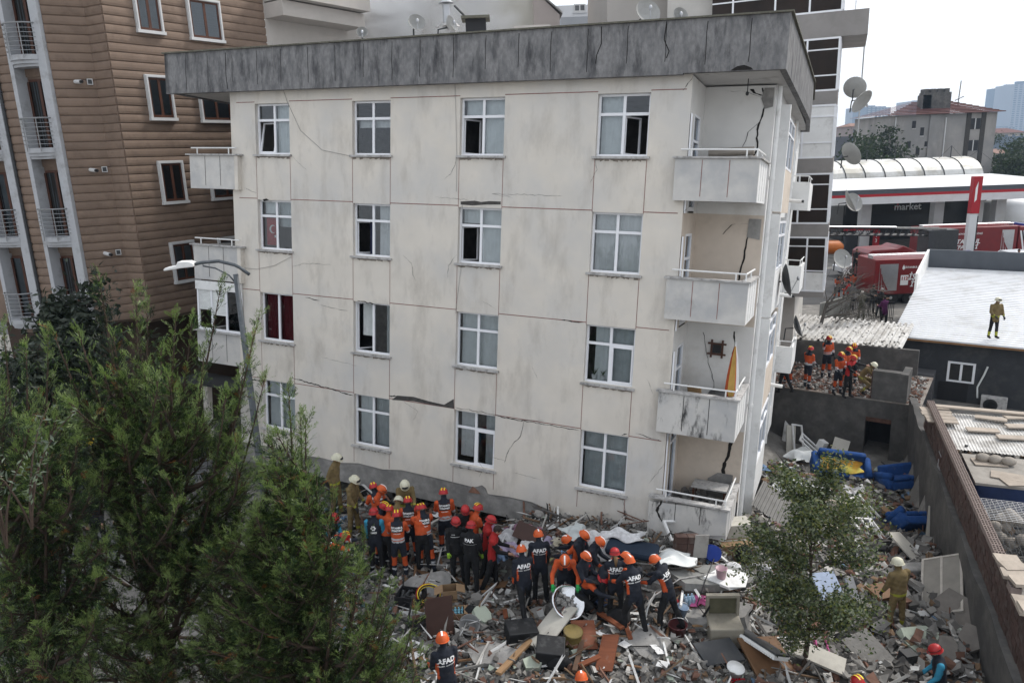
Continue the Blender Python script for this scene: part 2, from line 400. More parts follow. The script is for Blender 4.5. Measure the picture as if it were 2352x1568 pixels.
# red groove lines on the facade
def groove(pts, wd=0.011, m=m_redline, y=-0.004, name='groove_line'):
    q = MB()
    for (xa, za), (xb, zb) in zip(pts[:-1], pts[1:]):
        dx, dz = xb - xa, zb - za; L = math.hypot(dx, dz); nx, nz = -dz / L * wd, dx / L * wd
        q.quad((xa - nx, y, za - nz), (xb - nx, y, zb - nz), (xb + nx, y, zb + nz), (xa + nx, y, za + nz))
    return q.build(name, m, bld)
for k, z in enumerate((0, 2.85, 5.7, 8.55)):
    for i in range(0, len(XB) - 1, 2): groove([(XB[i] + (0.25 if i == 0 else 0), z), (XB[i + 1] - (0.12 if i == 8 else 0), z)])
    for i in range(1, 9):
        zb = TOPZ[k - 1] if k else -2.2
        groove([(XB[i], SILL[k] - .04), (XB[i], zb if k else max(-2.2, -2.2))], 0.008)
# cracks: (points in photo units on the facade plane, half width m)
def crack(pts, wd, y=-0.006):
    P = [fac(u, v, y) for u, v in pts]
    out = [(P[0][0], P[0][2])]
    for a, b in zip(P[:-1], P[1:]):
        n = max(2, int(np.linalg.norm(b - a) / 0.09))
        for i in range(1, n + 1):
            c = a + (b - a) * i / n; j = 0.018 if i < n else 0
            out.append((c[0] + random.uniform(-j, j), c[2] + random.uniform(-j, j)))
    q = MB(); n = len(out)
    for i in range(n - 1):
        (xa, za), (xb, zb) = out[i], out[i + 1]; L = math.hypot(xb - xa, zb - za) + 1e-6; nx, nz = -(zb - za) / L, (xb - xa) / L
        w0 = wd * (0.35 + random.random()) * min(1, i / 2 + .2); w1 = wd * (0.35 + random.random()) * min(1, (n - 2 - i) / 2 + .2)
        q.quad((xa - nx * w0, y, za - nz * w0), (xb - nx * w1, y, zb - nz * w1), (xb + nx * w1, y, zb + nz * w1), (xa + nx * w0, y, za + nz * w0))
    return q.build('crack', m_crack, bld)
for pts, wd in [([(893, 908), (912, 910)], .03), ([(1045, 935), (1140, 952), (1190, 966), (1250, 965)], .006), ([(1205, 965), (1196, 1000), (1170, 1030), (1158, 1062)], .006), ([(1160, 1058), (1130, 1050)], .005),
                ([(672, 868), (812, 908)], .016), ([(560, 868), (610, 875)], .016), ([(1365, 360), (1372, 390), (1355, 420)], .004), ([(1593, 465), (1568, 490)], .005), ([(1596, 170), (1575, 200), (1568, 208)], .006),
                ([(925, 585), (945, 605), (948, 630), (955, 645)], .004), ([(672, 612), (700, 605), (760, 608)], .004), ([(735, 700), (800, 715)], .004), ([(1050, 585), (1030, 610), (1028, 640)], .004),
                ([(740, 820), (820, 840)], .003), ([(1105, 690), (1140, 710)], .003), ([(1080, 460), (1000, 452)], .003), ([(1178, 455), (1130, 445), (1290, 450)], .003),
                ([(1050, 356), (1045, 380), (1035, 400), (1020, 412)], .004), ([(560, 430), (590, 445)], .005), ([(672, 360), (690, 378), (705, 390)], .003), ([(1485, 870), (1500, 905)], .003),
                ([(1220, 840), (1235, 870)], .003), ([(1428, 1000), (1440, 996)], .02), ([(1460, 995), (1520, 1013)], .008), ([(1140, 955), (1330, 988)], .008), ([(820, 690), (870, 700)], .012), ([(700, 683), (735, 690)], .012),
                ([(1290, 735), (1338, 740)], .014), ([(925, 920), (960, 945), (948, 965)], .003), ([(1530, 1060), (1490, 1110)], .003), ([(1095, 1050), (1110, 1075), (1100, 1095)], .003), ([(1180, 1085), (1240, 1100)], .003), ([(1560, 640), (1575, 655)], .003),
                ([(1425, 1130), (1440, 1180), (1470, 1200)], .003)]:
    crack(pts, wd)
# spalled strips where the brick or concrete behind the plaster shows
def patch(pts, m=m_concrete, y=-0.005, name='spalled_patch'):
    P = [fac(u, v, y) for u, v in pts]; q = MB(); q.add([(p[0], y, p[2]) for p in P], [tuple(range(len(P)))]); return q.build(name, m, bld)
patch([(900, 918), (912, 908), (950, 911), (985, 921), (1020, 929), (1042, 916), (1043, 938), (1000, 931), (950, 921)], mat('broken_concrete_shadow', (0.07, 0.066, 0.062), 0.95, .3, 8, bump=.5))
patch([(1058, 463), (1090, 461), (1105, 464), (1125, 462), (1150, 463), (1150, 470), (1118, 470), (1085, 472), (1058, 470)], mat('broken_concrete_shadow', (0.07, 0.066, 0.062)))
patch([(1075, 1130), (1086, 1116), (1098, 1126), (1104, 1134)], mat('exposed_brick', (0.24, 0.13, 0.09), 0.9, .3, 9))
patch([(604, 458), (612, 456), (618, 460), (606, 463)], m_crack)
# -------------------------------------------------- windows
def curtain(q_, x0, x1, z0, z1, y, m, win, amp=0.018, pl=11, name='curtain', taper=0.0):
    q = MB(); n = max(8, int((x1 - x0) * pl * 2.2)); ph = random.random() * 6
    def fn(u, v):
        x = x0 + (x1 - x0) * u * (1 - taper * (1 - v)); return (x, y + amp * math.sin(ph + u * (x1 - x0) * pl * 2 * math.pi / 1.2) + amp * .5 * math.sin(u * 17 + v * 3), z0 + (z1 - z0) * v)
    q.sheet(n, 5, fn); return q.build(name, m, win, smooth=True)
m_grime = mat('sill_grime', (.24, .21, .18), .95, .3, 12)
def window(parent, x0, x1, z0, z1, y=0.12, transom=0.68, cur=(), lopen=0, ropen=0, sill=True, m=m_upvc, gl=m_glass):
    """a two-light plastic window in the plane y, with panes, curtains and a stone sill as its pieces"""
    f = 0.055; xm = (x0 + x1) / 2; q = MB(); ya, yb = y, y + 0.06
    q.box(x0, x0 + f, ya, yb, z0, z1); q.box(x1 - f, x1, ya, yb, z0, z1); q.box(x0 + f, x1 - f, ya, yb, z1 - f, z1); q.box(x0 + f, x1 - f, ya, yb, z0, z0 + f)
    zt = z0 + (z1 - z0) * transom if transom else z1 - f
    q.box(xm - .035, xm + .035, ya - .006, yb, z0 + f, z1 - f)
    if transom:
        q.box(x0 + f, xm - .035, ya - .003, yb, zt - .035, zt + .035); q.box(xm + .035, x1 - f, ya - .003, yb, zt - .035, zt + .035)
    g = 0.04
    def sash(a, b, c, d): 
        q.box(a, a + g, ya - .012, ya + .04, c, d); q.box(b - g, b, ya - .012, ya + .04, c, d); q.box(a + g, b - g, ya - .012, ya + .04, d - g, d); q.box(a + g, b - g, ya - .012, ya + .04, c, c + g)
    zl = zt - (.035 if transom else 0)
    if lopen == 0 and ropen == 0 and random.random() < .5: sash(xm + .035, x1 - f, z0 + f, zl)
    w_ = q.build('window', m, parent)
    cells = []
    if transom: cells += [(x0 + f, xm - .035, zt + .035, z1 - f), (xm + .035, x1 - f, zt + .035, z1 - f)]
    if not lopen: cells.append((x0 + f, xm - .035, z0 + f, zl))
    if not ropen: cells.append((xm + .035, x1 - f, z0 + f, zl))
    for a, b, c, d in cells: MB().quad((a, y + .03, c), (b, y + .03, c), (b, y + .03, d), (a, y + .03, d)).build('pane', gl, w_)
    for op, a, b in ((lopen, x0 + f, xm - .035), (ropen, xm + .035, x1 - f)):
        if not op: continue
        s_ = MB(); L = b - a; H = zl - z0 - f
        for p in ((0, g, 0, H), (L - g, L, 0, H), (g, L - g, 0, g), (g, L - g, H - g, H)): s_.box(p[0], p[1], 0, .045, p[2], p[3])
        if op == 3: o = s_.build('open_sash', m, w_, loc=(a, y, z0 + f), rot=(R_(-11), 0, 0))
        elif op == 2: o = s_.build('open_sash', m, w_, loc=(b, y + .05, z0 + f), rot=(0, 0, R_(180 - 60))) 
        else: o = s_.build('open_sash', m, w_, loc=(a, y + .05, z0 + f), rot=(0, 0, R_(62)))
        MB().quad((g, .02, g), (L - g, .02, g), (L - g, .02, H - g), (g, .02, H - g)).build('pane', gl, o) if False else None
    for a, b, c, d, mm in cur:
        curtain(None, x0 + f + (x1 - x0 - 2 * f) * a, x0 + f + (x1 - x0 - 2 * f) * b, z0 + .03 + (z1 - z0) * c, z0 + (z1 - z0) * d, y + .16, mm, w_)
    if sill:
        q = MB(); q.box(x0 - .07, x1 + .07, -0.075, y, z0 - .06, z0 - .004); q.build('sill', m_sill, w_)
        q = MB(); n = 12; xs_ = np.linspace(x0 + .02, x1 - .02, n)
        for a, b in zip(xs_[:-1], xs_[1:]): q.quad((a, -.0035, z0 - .062), (a, -.0035, z0 - .07 - random.random() * .07), (b, -.0035, z0 - .07 - random.random() * .07), (b, -.0035, z0 - .062))
        q.build('sill_grime', m_grime, w_)
    return w_
CW = [(0.0, 1.30), (3.55, 4.83), (7.01, 8.31), (10.81, 12.12)]
g_, n_ = m_curtain_g, m_curtain
cfg = {(3, 0): dict(cur=[(.5, 1, 0, 1, n_)], lopen=3), (3, 1): dict(cur=[(0, 1, .5, .68, m_white)]), (3, 2): dict(cur=[(.5, 1, 0, 1, n_), (0, .5, .7, 1, n_)], lopen=1), (3, 3): dict(cur=[(.0, .46, 0, 1, n_)], ropen=1),
       (2, 0): dict(cur=[(.5, 1, .45, 1, g_), (0, .5, .7, 1, n_)]), (2, 1): dict(cur=[(.6, 1, 0, 1, m_white), (.3, .45, 0, .7, mat('navy_cloth', (.015, .02, .05)))], lopen=1), (2, 2): dict(cur=[(.45, 1, 0, 1, n_), (0, .5, .7, 1, n_)], lopen=1),
       (2, 3): dict(cur=[(0, 1, 0, 1, m_white)]), (1, 0): dict(transom=0, cur=[(0, 1, 0, 1, m_curtain_r)]), (1, 1): dict(transom=0, cur=[(.1, .45, .3, 1, g_), (.8, 1, 0, 1, g_)], lopen=1),
       (1, 2): dict(cur=[(0, 1, 0, 1, n_)]), (1, 3): dict(cur=[(.12, .5, 0, 1, n_), (.5, 1, 0, 1, g_)]), (0, 0): dict(cur=[(0, 1, 0, 1, n_)]), (0, 1): dict(cur=[(0, .45, 0, 1, n_), (.5, 1, 0, 1, g_)]),
       (0, 2): dict(cur=[(.05, .4, .1, 1, m_white), (.7, 1, 0, 1, g_)]), (0, 3): dict(cur=[(0, 1, 0, 1, g_)])}
for (r, c), kw in cfg.items():
    wn = window(bld, CW[c][0], CW[c][1], SILL[r], TOPZ[r], **kw)
    if (r, c) == (2, 0):
        x0, z0 = .10, SILL[2] + .12
        MB().box(x0, x0 + .44, .27, .275, z0, z0 + .85).build('flag', mat('flag_red', (.33, .01, .015), .8, .1, 3), wn)
        q = MB(); cx, cz = x0 + .24, z0 + .5
        arc = [(cx + .13 * math.cos(t), cz + .13 * math.sin(t)) for t in np.linspace(R_(40), R_(320), 20)]; arc2 = [(cx + .04 + .105 * math.cos(t), cz + .105 * math.sin(t)) for t in np.linspace(R_(320), R_(40), 20)]
        q.add([(p[0], .264, p[1]) for p in arc + arc2], [(i, i + 1, 38 - i, 39 - i) for i in range(19)])
        st = [(cx + .1 + (.06 if i % 2 == 0 else .025) * math.cos(i * math.pi / 5 + .3), cz - .22 + (.06 if i % 2 == 0 else .025) * math.sin(i * math.pi / 5 + .3)) for i in range(10)]
        q.add([(p[0], .264, p[1]) for p in st], [tuple(range(10))]); q.build('flag_emblem', m_white, wn)
    if (r, c) == (1, 3):
        for xo, sc in ((.22, 1.0), (.45, .85)):
            q = MB(); q.lathe([(.055, 0), (.075, .12), (.08, .12)], 10, (CW[3][0] + xo, .24, SILL[1] + .06)); q.build('flower_pot', m_white, wn)
            q = MB()
            for k in range(26):
                a = random.random() * 6.28; l = random.uniform(.1, .22) * sc; p = np.array([CW[3][0] + xo, .24, SILL[1] + .18]); t = p + np.array([math.cos(a) * l * .6, math.sin(a) * l * .3, l]); q.add([p, p + [.012, 0, 0], t], [(0, 1, 2)])
            q.build('pot_plant', mat('pot_plant_green', (.05, .09, .03)), wn)
# -------------------------------------------------- balconies, right
def rail(parent, pts, zt, zb, posts, r=0.022, m=m_white):
    q = MB(); q.tube([(x, y, zt) for x, y in pts], r, 6)
    for x, y in posts: q.tube([(x, y, zb), (x, y, zt)], r * .9, 6)
    return q.build('railing', m, parent)
for k, (zt, zb) in enumerate([(-1.45, -2.3), (1.33, 0.3), (4.15, 3.16), (6.97, 6.0)]):
    mm = m_stained if k < 2 else m_cream2
    b = thing('balcony', None, None); b.parent = bld
    q = MB()
    if k == 0:
        q.prism([(12.80, -2.64), (12.95, -2.5), (13.25, -2.42), (13.5, -2.3), (13.9, -2.14), (14.2, -2.2), (14.75, -2.1), (14.75, zt), (12.80, zt - .12)], -.2, -.08)
    else: q.box(12.85, 14.75, -.2, -.08, zb, zt)
    q.build('front_panel', mm, b)
    q = MB(); q.box(14.63, 14.75, -.08, 1.8, zb, zt); q.build('side_panel', m_white if k else m_cream2, b)
    q = MB(); q.box(12.85, 14.63, -.08, 1.8, zb + .005, zb + .14); q.build('slab', m_soffit, b)
    q = MB(); q.box(12.79, 14.81, -.25, -.02, zt + .003, zt + .045); q.box(14.58, 14.81, -.02, 1.8, zt + .003, zt + .045); q.build('coping', m_sill, b)
    rail(b, [(12.95, -.12), (14.68, -.12), (14.68, 1.7)], zt + .21, zt + .04, [(13.2, -.12), (14.45, -.12), (14.68, -.12), (14.68, .9)])
    for x in (13.48, 14.1):
        q = MB(); q.box(x - .008, x + .008, -.204, -.203, zb + (.1 if k else .35), zt - .03); q.build('groove_line', m_redline if k > 1 else m_crack, b)
    for y in (.25, .75, 1.25): MB().box(14.753, 14.755, y, y + .012, zb + .05, zt - .05).build('groove_line', m_crack, b)
def lcrack(pts, y, wd, axis='y'):
    q = MB(); out = [pts[0]]
    for a, b in zip(pts[:-1], pts[1:]):
        n = max(2, int(math.dist(a, b) / .1))
        for i in range(1, n + 1): out.append((a[0] + (b[0] - a[0]) * i / n + random.uniform(-.022, .022) * (i < n), a[1] + (b[1] - a[1]) * i / n + random.uniform(-.02, .02) * (i < n)))
    for (xa, za), (xb, zb) in zip(out[:-1], out[1:]):
        w0 = wd * random.uniform(.6, 1.2)
        if axis == 'y': q.quad((xa - w0, y, za), (xa + w0, y, za), (xb + w0, y, zb), (xb - w0, y, zb))
        else: q.quad((y, xa - w0, za), (y, xa + w0, za), (y, xb + w0, zb), (y, xb - w0, zb))
    return q.build('crack', m_crack, bld)
lcrack([(14.45, 8.8), (14.55, 8.5), (14.5, 8.1), (14.42, 7.8), (14.46, 7.4), (14.36, 7.0)], 1.79, .022)
lcrack([(14.42, 7.95), (14.2, 7.75), (14.1, 7.3)], 1.79, .008)
lcrack([(13.6, 8.75), (14.1, 8.72), (14.4, 8.6)], 1.79, .01); lcrack([(14.2, 8.78), (14.28, 8.68), (14.45, 8.62)], 1.789, .05)
lcrack([(14.5, 5.4), (14.4, 5.0), (14.38, 4.6), (14.3, 4.2), (14.25, 3.6), (14.3, 3.3)], 1.79, .022); lcrack([(14.4, 5.5), (14.0, 5.45), (13.8, 5.2)], 1.79, .012)
lcrack([(14.3, 2.7), (14.35, 2.4), (14.3, 2.1)], 1.79, .02); lcrack([(13.5, 2.6), (13.65, 2.0), (13.9, 1.2), (14.0, .7)], 1.79, .008)
lcrack([(14.5, -.1), (14.45, -.5), (14.35, -1.0), (14.3, -1.6)], 1.79, .045); lcrack([(13.12, -1.5), (13.02, -1.8), (13.1, -1.95), (13.35, -2.2), (13.45, -2.35)], -.206, .03)
q = MB(); q.add([(14.42, 1.78, 5.62), (14.72, 1.78, 5.62), (14.72, 1.78, 5.1), (14.4, 1.78, 5.15)], [(0, 3, 2, 1)]); q.build('spalled_patch', m_concrete, bld); q = MB(); q.add([(14.5, 1.78, 8.8), (14.74, 1.78, 8.8), (14.74, 1.78, 8.35), (14.55, 1.78, 8.3), (14.45, 1.78, 8.55)], [(0, 4, 3, 2, 1)]); q.build('spalled_patch', m_concrete, bld); q = MB()
q.add([(14.2, 1.78, -1.2), (14.6, 1.78, -1.2), (14.6, 1.78, -1.9), (13.9, 1.78, -1.9), (13.95, 1.78, -1.4)], [(0, 4, 3, 2, 1)]); q.build('spalled_patch', m_concrete, bld)
q = MB(); q.add([(13.95, -.304, 8.87), (14.45, -.304, 8.87), (14.4, -.304, 8.92), (14.25, -.304, 8.98), (14.1, -.304, 8.96)], [(0, 1, 2, 3, 4)]); q.build('spalled_patch', m_crack, bld)
for pts in ([(10.9, 9.98), (10.92, 9.6), (10.82, 9.35), (10.8, 9.15)], [(12.45, 10.0), (12.42, 9.6), (12.55, 9.35), (12.5, 9.2)], [(-0.8, 9.95), (-.8, 9.3), (-.75, 8.9)]):
    q = MB()
    for (xa, za), (xb, zb) in zip(pts[:-1], pts[1:]): q.quad((xa - .012, -.304, za), (xb - .012, -.304, zb), (xb + .012, -.304, zb), (xa + .012, -.304, za))
    q.build('crack', m_crack, bld)
q = MB(); q.tube([(14.2, 1.0, 8.9), (14.2, 1.0, 8.6)], .012, 6); q.ell((14.2, 1.0, 8.56), (.04, .04, .05)); q.build('hanging_bulb', m_metal_dk, bld)
# -------------------------------------------------- right-hand side: windows, bay, pipes, small balconies
def side_window(y0, y1, z0, z1, x=14.78, parent=bld):
    f = .06; q = MB()
    for a, b, c, d in ((y0, y0 + f, z0, z1), (y1 - f, y1, z0, z1), (y0 + f, y1 - f, z1 - f, z1), (y0 + f, y1 - f, z0, z0 + f), ((y0 + y1) / 2 - .03, (y0 + y1) / 2 + .03, z0 + f, z1 - f), (y0 + f, (y0 + y1) / 2 - .03, z0 + (z1 - z0) * .68, z0 + (z1 - z0) * .68 + .06), ((y0 + y1) / 2 + .03, y1 - f, z0 + (z1 - z0) * .68, z0 + (z1 - z0) * .68 + .06)):
        q.box(x - .05, x + .012, a, b, c, d)
    w_ = q.build('window', m_upvc, parent); MB().quad((x - .02, y0 + f, z0 + f), (x - .02, y1 - f, z0 + f), (x - .02, y1 - f, z1 - f), (x - .02, y0 + f, z1 - f)).build('pane', m_glass, w_)
    MB().quad((x - .2, y0, z0), (x - .2, y1, z0), (x - .2, y1, z1), (x - .2, y0, z1)).build('curtain', m_curtain_g, w_)
for k in range(4):
    zs, zt = SILL[k], TOPZ[k] - .1
    side_window(2.15, 3.15, zs, zt); side_window(7.6, 8.6, zs, zt); side_window(10.2, 11.6, zs, zt)
    # projecting bay
    q = MB(); q.box(14.782, 14.99, 3.95, 7.05, zs - 1.22, zs - .02); q.box(14.782, 14.99, 3.95, 4.15, zs - .02, zt + .1); q.box(14.782, 14.99, 6.85, 7.05, zs - .02, zt + .1); q.build('bay', m_inner_tan if k % 2 else m_white, bld)
    side_window(4.15, 6.85, zs, zt, 14.97)
    q = MB(); q.box(14.782, 15.05, 3.3, 3.5, zs - 1.2, zt + .2); q.build('pilaster', m_white, bld)
    if k in (1, 2, 3):
        b = thing('small_balcony', None, None); b.parent = bld
        q = MB(); q.box(14.785, 15.45, 9.6, 12.2, zs - 1.1, zs - 1.0); q.box(15.35, 15.45, 9.6, 12.2, zs - 1.0, zs - .15); q.box(14.785, 15.35, 9.6, 9.7, zs - 1.0, zs - .15); q.build('panel', m_white, b)
        rail(b, [(14.8, 9.62), (15.4, 9.62), (15.4, 12.2)], zs + .05, zs - .15, [(15.4, 9.62), (15.4, 11), (15.0, 9.62)], .02)
for y in (1.95, 9.2):
    q = MB(); q.tube([(14.86, y, 8.85), (14.86, y, 8.5), (14.86, y, -2.4)], .06, 8)
    for z in (6.6, 3.4, .7): q.tube([(14.86, y, z), (14.86, y, z + .08)], .075, 8)
    q.build('drainpipe', m_white, bld)
for y, z in ((7.3, 6.2), (7.3, 3.2), (7.3, .2)):
    q = MB(); q.tube([(14.8, y, z), (15.35, y, z - .02)], .06, 8); q.tube([(15.35, y, z - .02), (15.42, y, z - .02)], .045, 8, 1); q.build('flue', [m_white, m_metal_dk], bld)
# -------------------------------------------------- balconies, left
for k, (zt, zb) in ((3, (6.97, 5.95)), (2, (4.15, 3.05)), (1, (1.33, .3))):
    b = thing('balcony', None, None); b.parent = bld
    q = MB(); q.box(-2.62, -.74, -.12, 0.0, zb, zt); q.box(-2.62, -2.5, 0, 2.2, zb, zt); q.build('front_panel', m_cream2, b)
    q = MB(); q.box(-.74, -.60, -.16, .3, zb - .02, zt + .0); q.build('end_post', m_cream, b)
    q = MB(); q.box(-2.5, -.98, 0, 2.2, zb + .004, zb + .14); q.build('slab', m_soffit, b)
    q = MB(); q.box(-2.72, -.5, -.2, .03, zt + .003, zt + .045); q.build('coping', m_sill, b)
    if k > 1: rail(b, [(-2.55, -.1), (-.7, -.1)], zt + .23, zt + .04, [(-2.3, -.1), (-1.0, -.1)])
    for x in (-1.97, -1.35): MB().box(x - .008, x + .008, -.124, -.123, zb + .1, zt - .02).build('groove_line', m_crack, b)
# glazed-in balcony with roller shutters
b = thing('glazed_balcony', None, None); b.parent = bld
q = MB(); q.box(-2.6, -.7, -.14, -.02, 2.72, 3.0); q.build('shutter_box', m_white, b)
q = MB()
for x in (-2.58, -1.99, -1.36, -.76): q.box(x, x + .07, -.1, -.04, 1.38, 2.715)
q.box(-2.51, -.76, -.098, -.042, 1.38, 1.45); q.build('frame', m_upvc, b)
for x0, x1, zb_, tilt in ((-2.5, -2.0, 2.05, .12), (-1.91, -1.38, 1.9, 0)):
    q = MB(); n = 16
    for i in range(n):
        z = zb_ + (2.71 - zb_) * i / n; h = (2.71 - zb_) / n
        q.box(x0, x1, -.085, -.07, z + .006, z + h)
    q.build('roller_shutter', m_curtain, b)
MB().box(-1.29, -.77, -.075, -.07, 1.46, 2.71).build('pane', m_glass, b)
q = MB(); q.prism([(-2.9, -.35), (-.6, -.35), (-.6, -.2), (-2.9, -.2)], -.7, .3); q.build('canopy', m_metal_dk, bld)
q = MB(); q.box(-2.5, -2.3, -.1, .1, -2.4, -.36); q.build('porch_post', m_cream, bld)
# cables down the face
for pts in ([(625, 95), (628, 150), (645, 190), (660, 235), (690, 300), (740, 345), (812, 360)], [(1044, 75), (1045, 200), (1048, 300), (1049, 370), (1048, 440)], [(556, 615), (590, 618), (630, 610), (668, 590)], [(1062, 470), (1058, 620), (1046, 720)]):
    P = [fac(u, v, -.32 if v < 160 else -.02) for u, v in pts]; q = MB(); q.tube(P, .006, 4); q.build('cable', mat('grey_cable', (.3, .29, .28)), bld)
# ================================================================== ground
W0 = np.array([15.5, 27.4]); W1 = np.array([10.2, 14.3]); dW = (W1 - W0) / np.linalg.norm(W1 - W0); nW = np.array([-dW[1], dW[0]])   # nW points to the neighbour's yard
if nW[0] < 0: nW = -nW
e1 = np.array([.82, -.57]); e1 /= np.linalg.norm(e1); n1 = np.array([.57, .82]); n1 /= np.linalg.norm(n1)
def sst(a, b, x):
    t = np.clip((x - a) / (b - a), 0, 1); return t * t * (3 - 2 * t)
_fx = [rng.uniform(.5, 2.6, 10), rng.uniform(0, 6.3, 10), rng.uniform(0, 6.3, 10)]
def bumps(x, y):
    z = 0
    for f, a, p in zip(*_fx): z = z + np.sin(f * (x * np.cos(a) + y * np.sin(a)) + p) / (1 + f)
    return z * .12
def in_rubble(x, y):
    """how much of the collapse lies at a point"""
    front = sst(-7.5, -5.0, x) * sst(8.5, 10.0, y) * (1 - sst(24, 28, y))
    return front
def gh(x, y):
    x = np.asarray(x, float); y = np.asarray(y, float)
    z = 0.25 - 1.25 * sst(3.5, 8.5, x)
    z = z + (-1.15) * sst(16.5, 23.0, y) * sst(5.5, 8.5, x)
    # the raised floor of the collapsed storey behind the low wall
    bl = (x - BT[0]) * BM[0, 0] + (y - BT[1]) * BM[1, 0]; bd = (x - BT[0]) * BM[0, 1] + (y - BT[1]) * BM[1, 1]
    z = z + 0.40 * sst(8.2, 9.6, bl) * (1 - sst(14.2, 15.6, bl)) * sst(-2.6, -1.9, bd) - 0.5 * sst(-.9, -.1, bd) * sst(.5, 1.5, bl) * (1 - sst(8.2, 9.6, bl)) * (1 - sst(2.5, 3.5, bd))
    z = z + bumps(x, y) * in_rubble(x, y)
    z = z + 1.5 * np.exp(-(((x - 9.3) / 1.1) ** 2 + ((y - 23.2) / 2.0) ** 2)) * (1 - sst(24.5, 26.5, y)) + .5 * np.exp(-(((x - 8.0) / 1.3) ** 2 + ((y - 19.0) / 1.8) ** 2))
    z = z * sst(-12, -6, x) + (1 - sst(-12, -6, x)) * 0.0
    side = (x - W0[0]) * nW[0] + (y - W0[1]) * nW[1]
    yard = sst(0.02, 0.2, side)
    far = (x - W0[0]) * n1[0] + (y - W0[1]) * n1[1]
    yz = -.25 - 1.2 * sst(-1.8, .3, far)
    z = z * (1 - yard) + yz * yard
    ter = sst(4.3, 4.8, far) * sst(6.0, 8.0, x)
    z = z * (1 - ter) + (0.1 * (1 - yard) + yz * yard) * ter
    bk = sst(34, 38, y); z = z * (1 - bk)
    return z
def gp(u, v, dz=0.0):
    """ground point seen at a spot of the photograph"""
    z = 0.2
    for _ in range(25):
        p = gz(u, v, z + dz); z = 0.5 * z + 0.5 * float(gh(p[0], p[1]))
    p = gz(u, v, z + dz); return np.array([p[0], p[1], z])
xs = np.unique(np.concatenate([[-1200, -400, -200, -90, -50], np.arange(-30, -8, 1.5), np.arange(-8, 13, .22), np.arange(13, 30, .6), [32, 36, 42, 50, 70, 110, 250, 700, 1400]]))
ys = np.unique(np.concatenate([[-60, -20, 0], np.arange(3, 9, .8), np.arange(9, 25, .22), np.arange(25, 38, .5), [40, 44, 50, 60, 80, 120, 250, 500, 1000, 1700]]))
X, Y = np.meshgrid(xs, ys); Z = gh(X, Y)
Z = Z - 14 * sst(90, 400, Y)
V = np.stack([X, Y, Z], -1).reshape(-1, 3); nx, ny = len(xs), len(ys)
F = [(j * nx + i, j * nx + i + 1, (j + 1) * nx + i + 1, (j + 1) * nx + i) for j in range(ny - 1) for i in range(nx - 1)]
m_ground = mat('dusty_ground', (0.20, 0.19, 0.175), 0.95, 0.3, 2.0, bump=0.9, bscale=14, col2=(0.14, 0.134, 0.125), dirt=(.29, .275, .255), dscale=1.6, drange=(.52, .7), coords='Object')
me = bpy.data.meshes.new('ground'); me.from_pydata([tuple(p) for p in V.tolist()], [], F); me.materials.append(m_ground); me.polygons.foreach_set('use_smooth', [True] * len(F)); me.update()
g = bpy.data.objects.new('ground', me); COL.objects.link(g); tag(g, kind='structure')
# street surfaces
m_asph = mat('asphalt', (0.06, 0.06, 0.062), 0.9, 0.2, 1.5, bump=.3, bscale=60)
def street(name, pts, z, m):
    q = MB(); q.add([(p[0], p[1], z) for p in pts], [tuple(range(len(pts)))]); return tag(q.build(name, m), kind='structure')
street('road', [(-60, 48), (90, 48), (90, 62), (-60, 62)], .012, m_asph)
street('road', [(-13, 14), (-9.5, 14), (-6.3, 27), (2, 46), (-3, 48), (-11.5, 29)], .03, mat('grey_street_paving', (.17, .17, .175), .9, .15, 2))
# ================================================================== brown clad building on the left
m_side = mat('brown_siding', (0.20, 0.143, 0.108), 0.75, 0.12, 1.5, rnd=0.06, dirt=(0.125, 0.088, 0.066), dscale=2.0, drange=(.5, .8), bump=.1)
m_pil = mat('grey_pilaster_paint', (0.42, 0.43, 0.45), 0.85, 0.08, 2, dirt=(.25, .25, .25), dscale=2)
m_brownframe = mat('brown_window_frame', (0.075, 0.03, 0.018), 0.5, 0.2, 4)
m_trim = mat('pale_window_surround', (0.55, 0.55, 0.55), 0.8, 0.06, 3)
m_darkglass = glass_mat('dark_window_glass', (.35, .38, .4), .02)
P0 = np.array((-12.9, 26.0)); dC = np.array((.57, .82)); dC /= np.linalg.norm(dC)
Q0 = np.array((-13.652, 26.368)); B0 = np.array((-14.737, 25.741)); dA = np.array((-.966, .259))
lb = thing('brown_apartment_building', 'brown apartment building with rounded horizontal siding and steel balconies at left', 'building')
PITCH = .283; Z0L, NB = 5.1, 44
def boards(pa, pb, skip=None):
    """courses of rounded siding from plan point pa to pb (outside to the right of the walk)"""
    pa, pb = np.array(pa), np.array(pb); L = np.linalg.norm(pb - pa); d = (pb - pa) / L; ang = math.atan2(d[1], d[0])
    prof = [(0, 0), (-.010, .008), (-.03, .03), (-.042, .1), (-.04, .19), (-.028, .255), (-.004, PITCH - .004), (.03, PITCH - .004), (.03, 0)]
    me = MB().prism(prof, 0, L, 'x').mesh('siding_board', m_side, False)
    for i in range(NB):
        inst(me, 'siding_board', lb, (pa[0], pa[1], Z0L + i * PITCH), (0, 0, ang))
nC = np.array([dC[1], -dC[0]])
endC = P0 + dC * 6.4
boards(P0, endC); boards(Q0, P0); boards(B0, Q0)
A1 = B0 + dA * 1.53; A2 = B0 + dA * 2.15
boards(A2, A1)
m_sidein = m_side
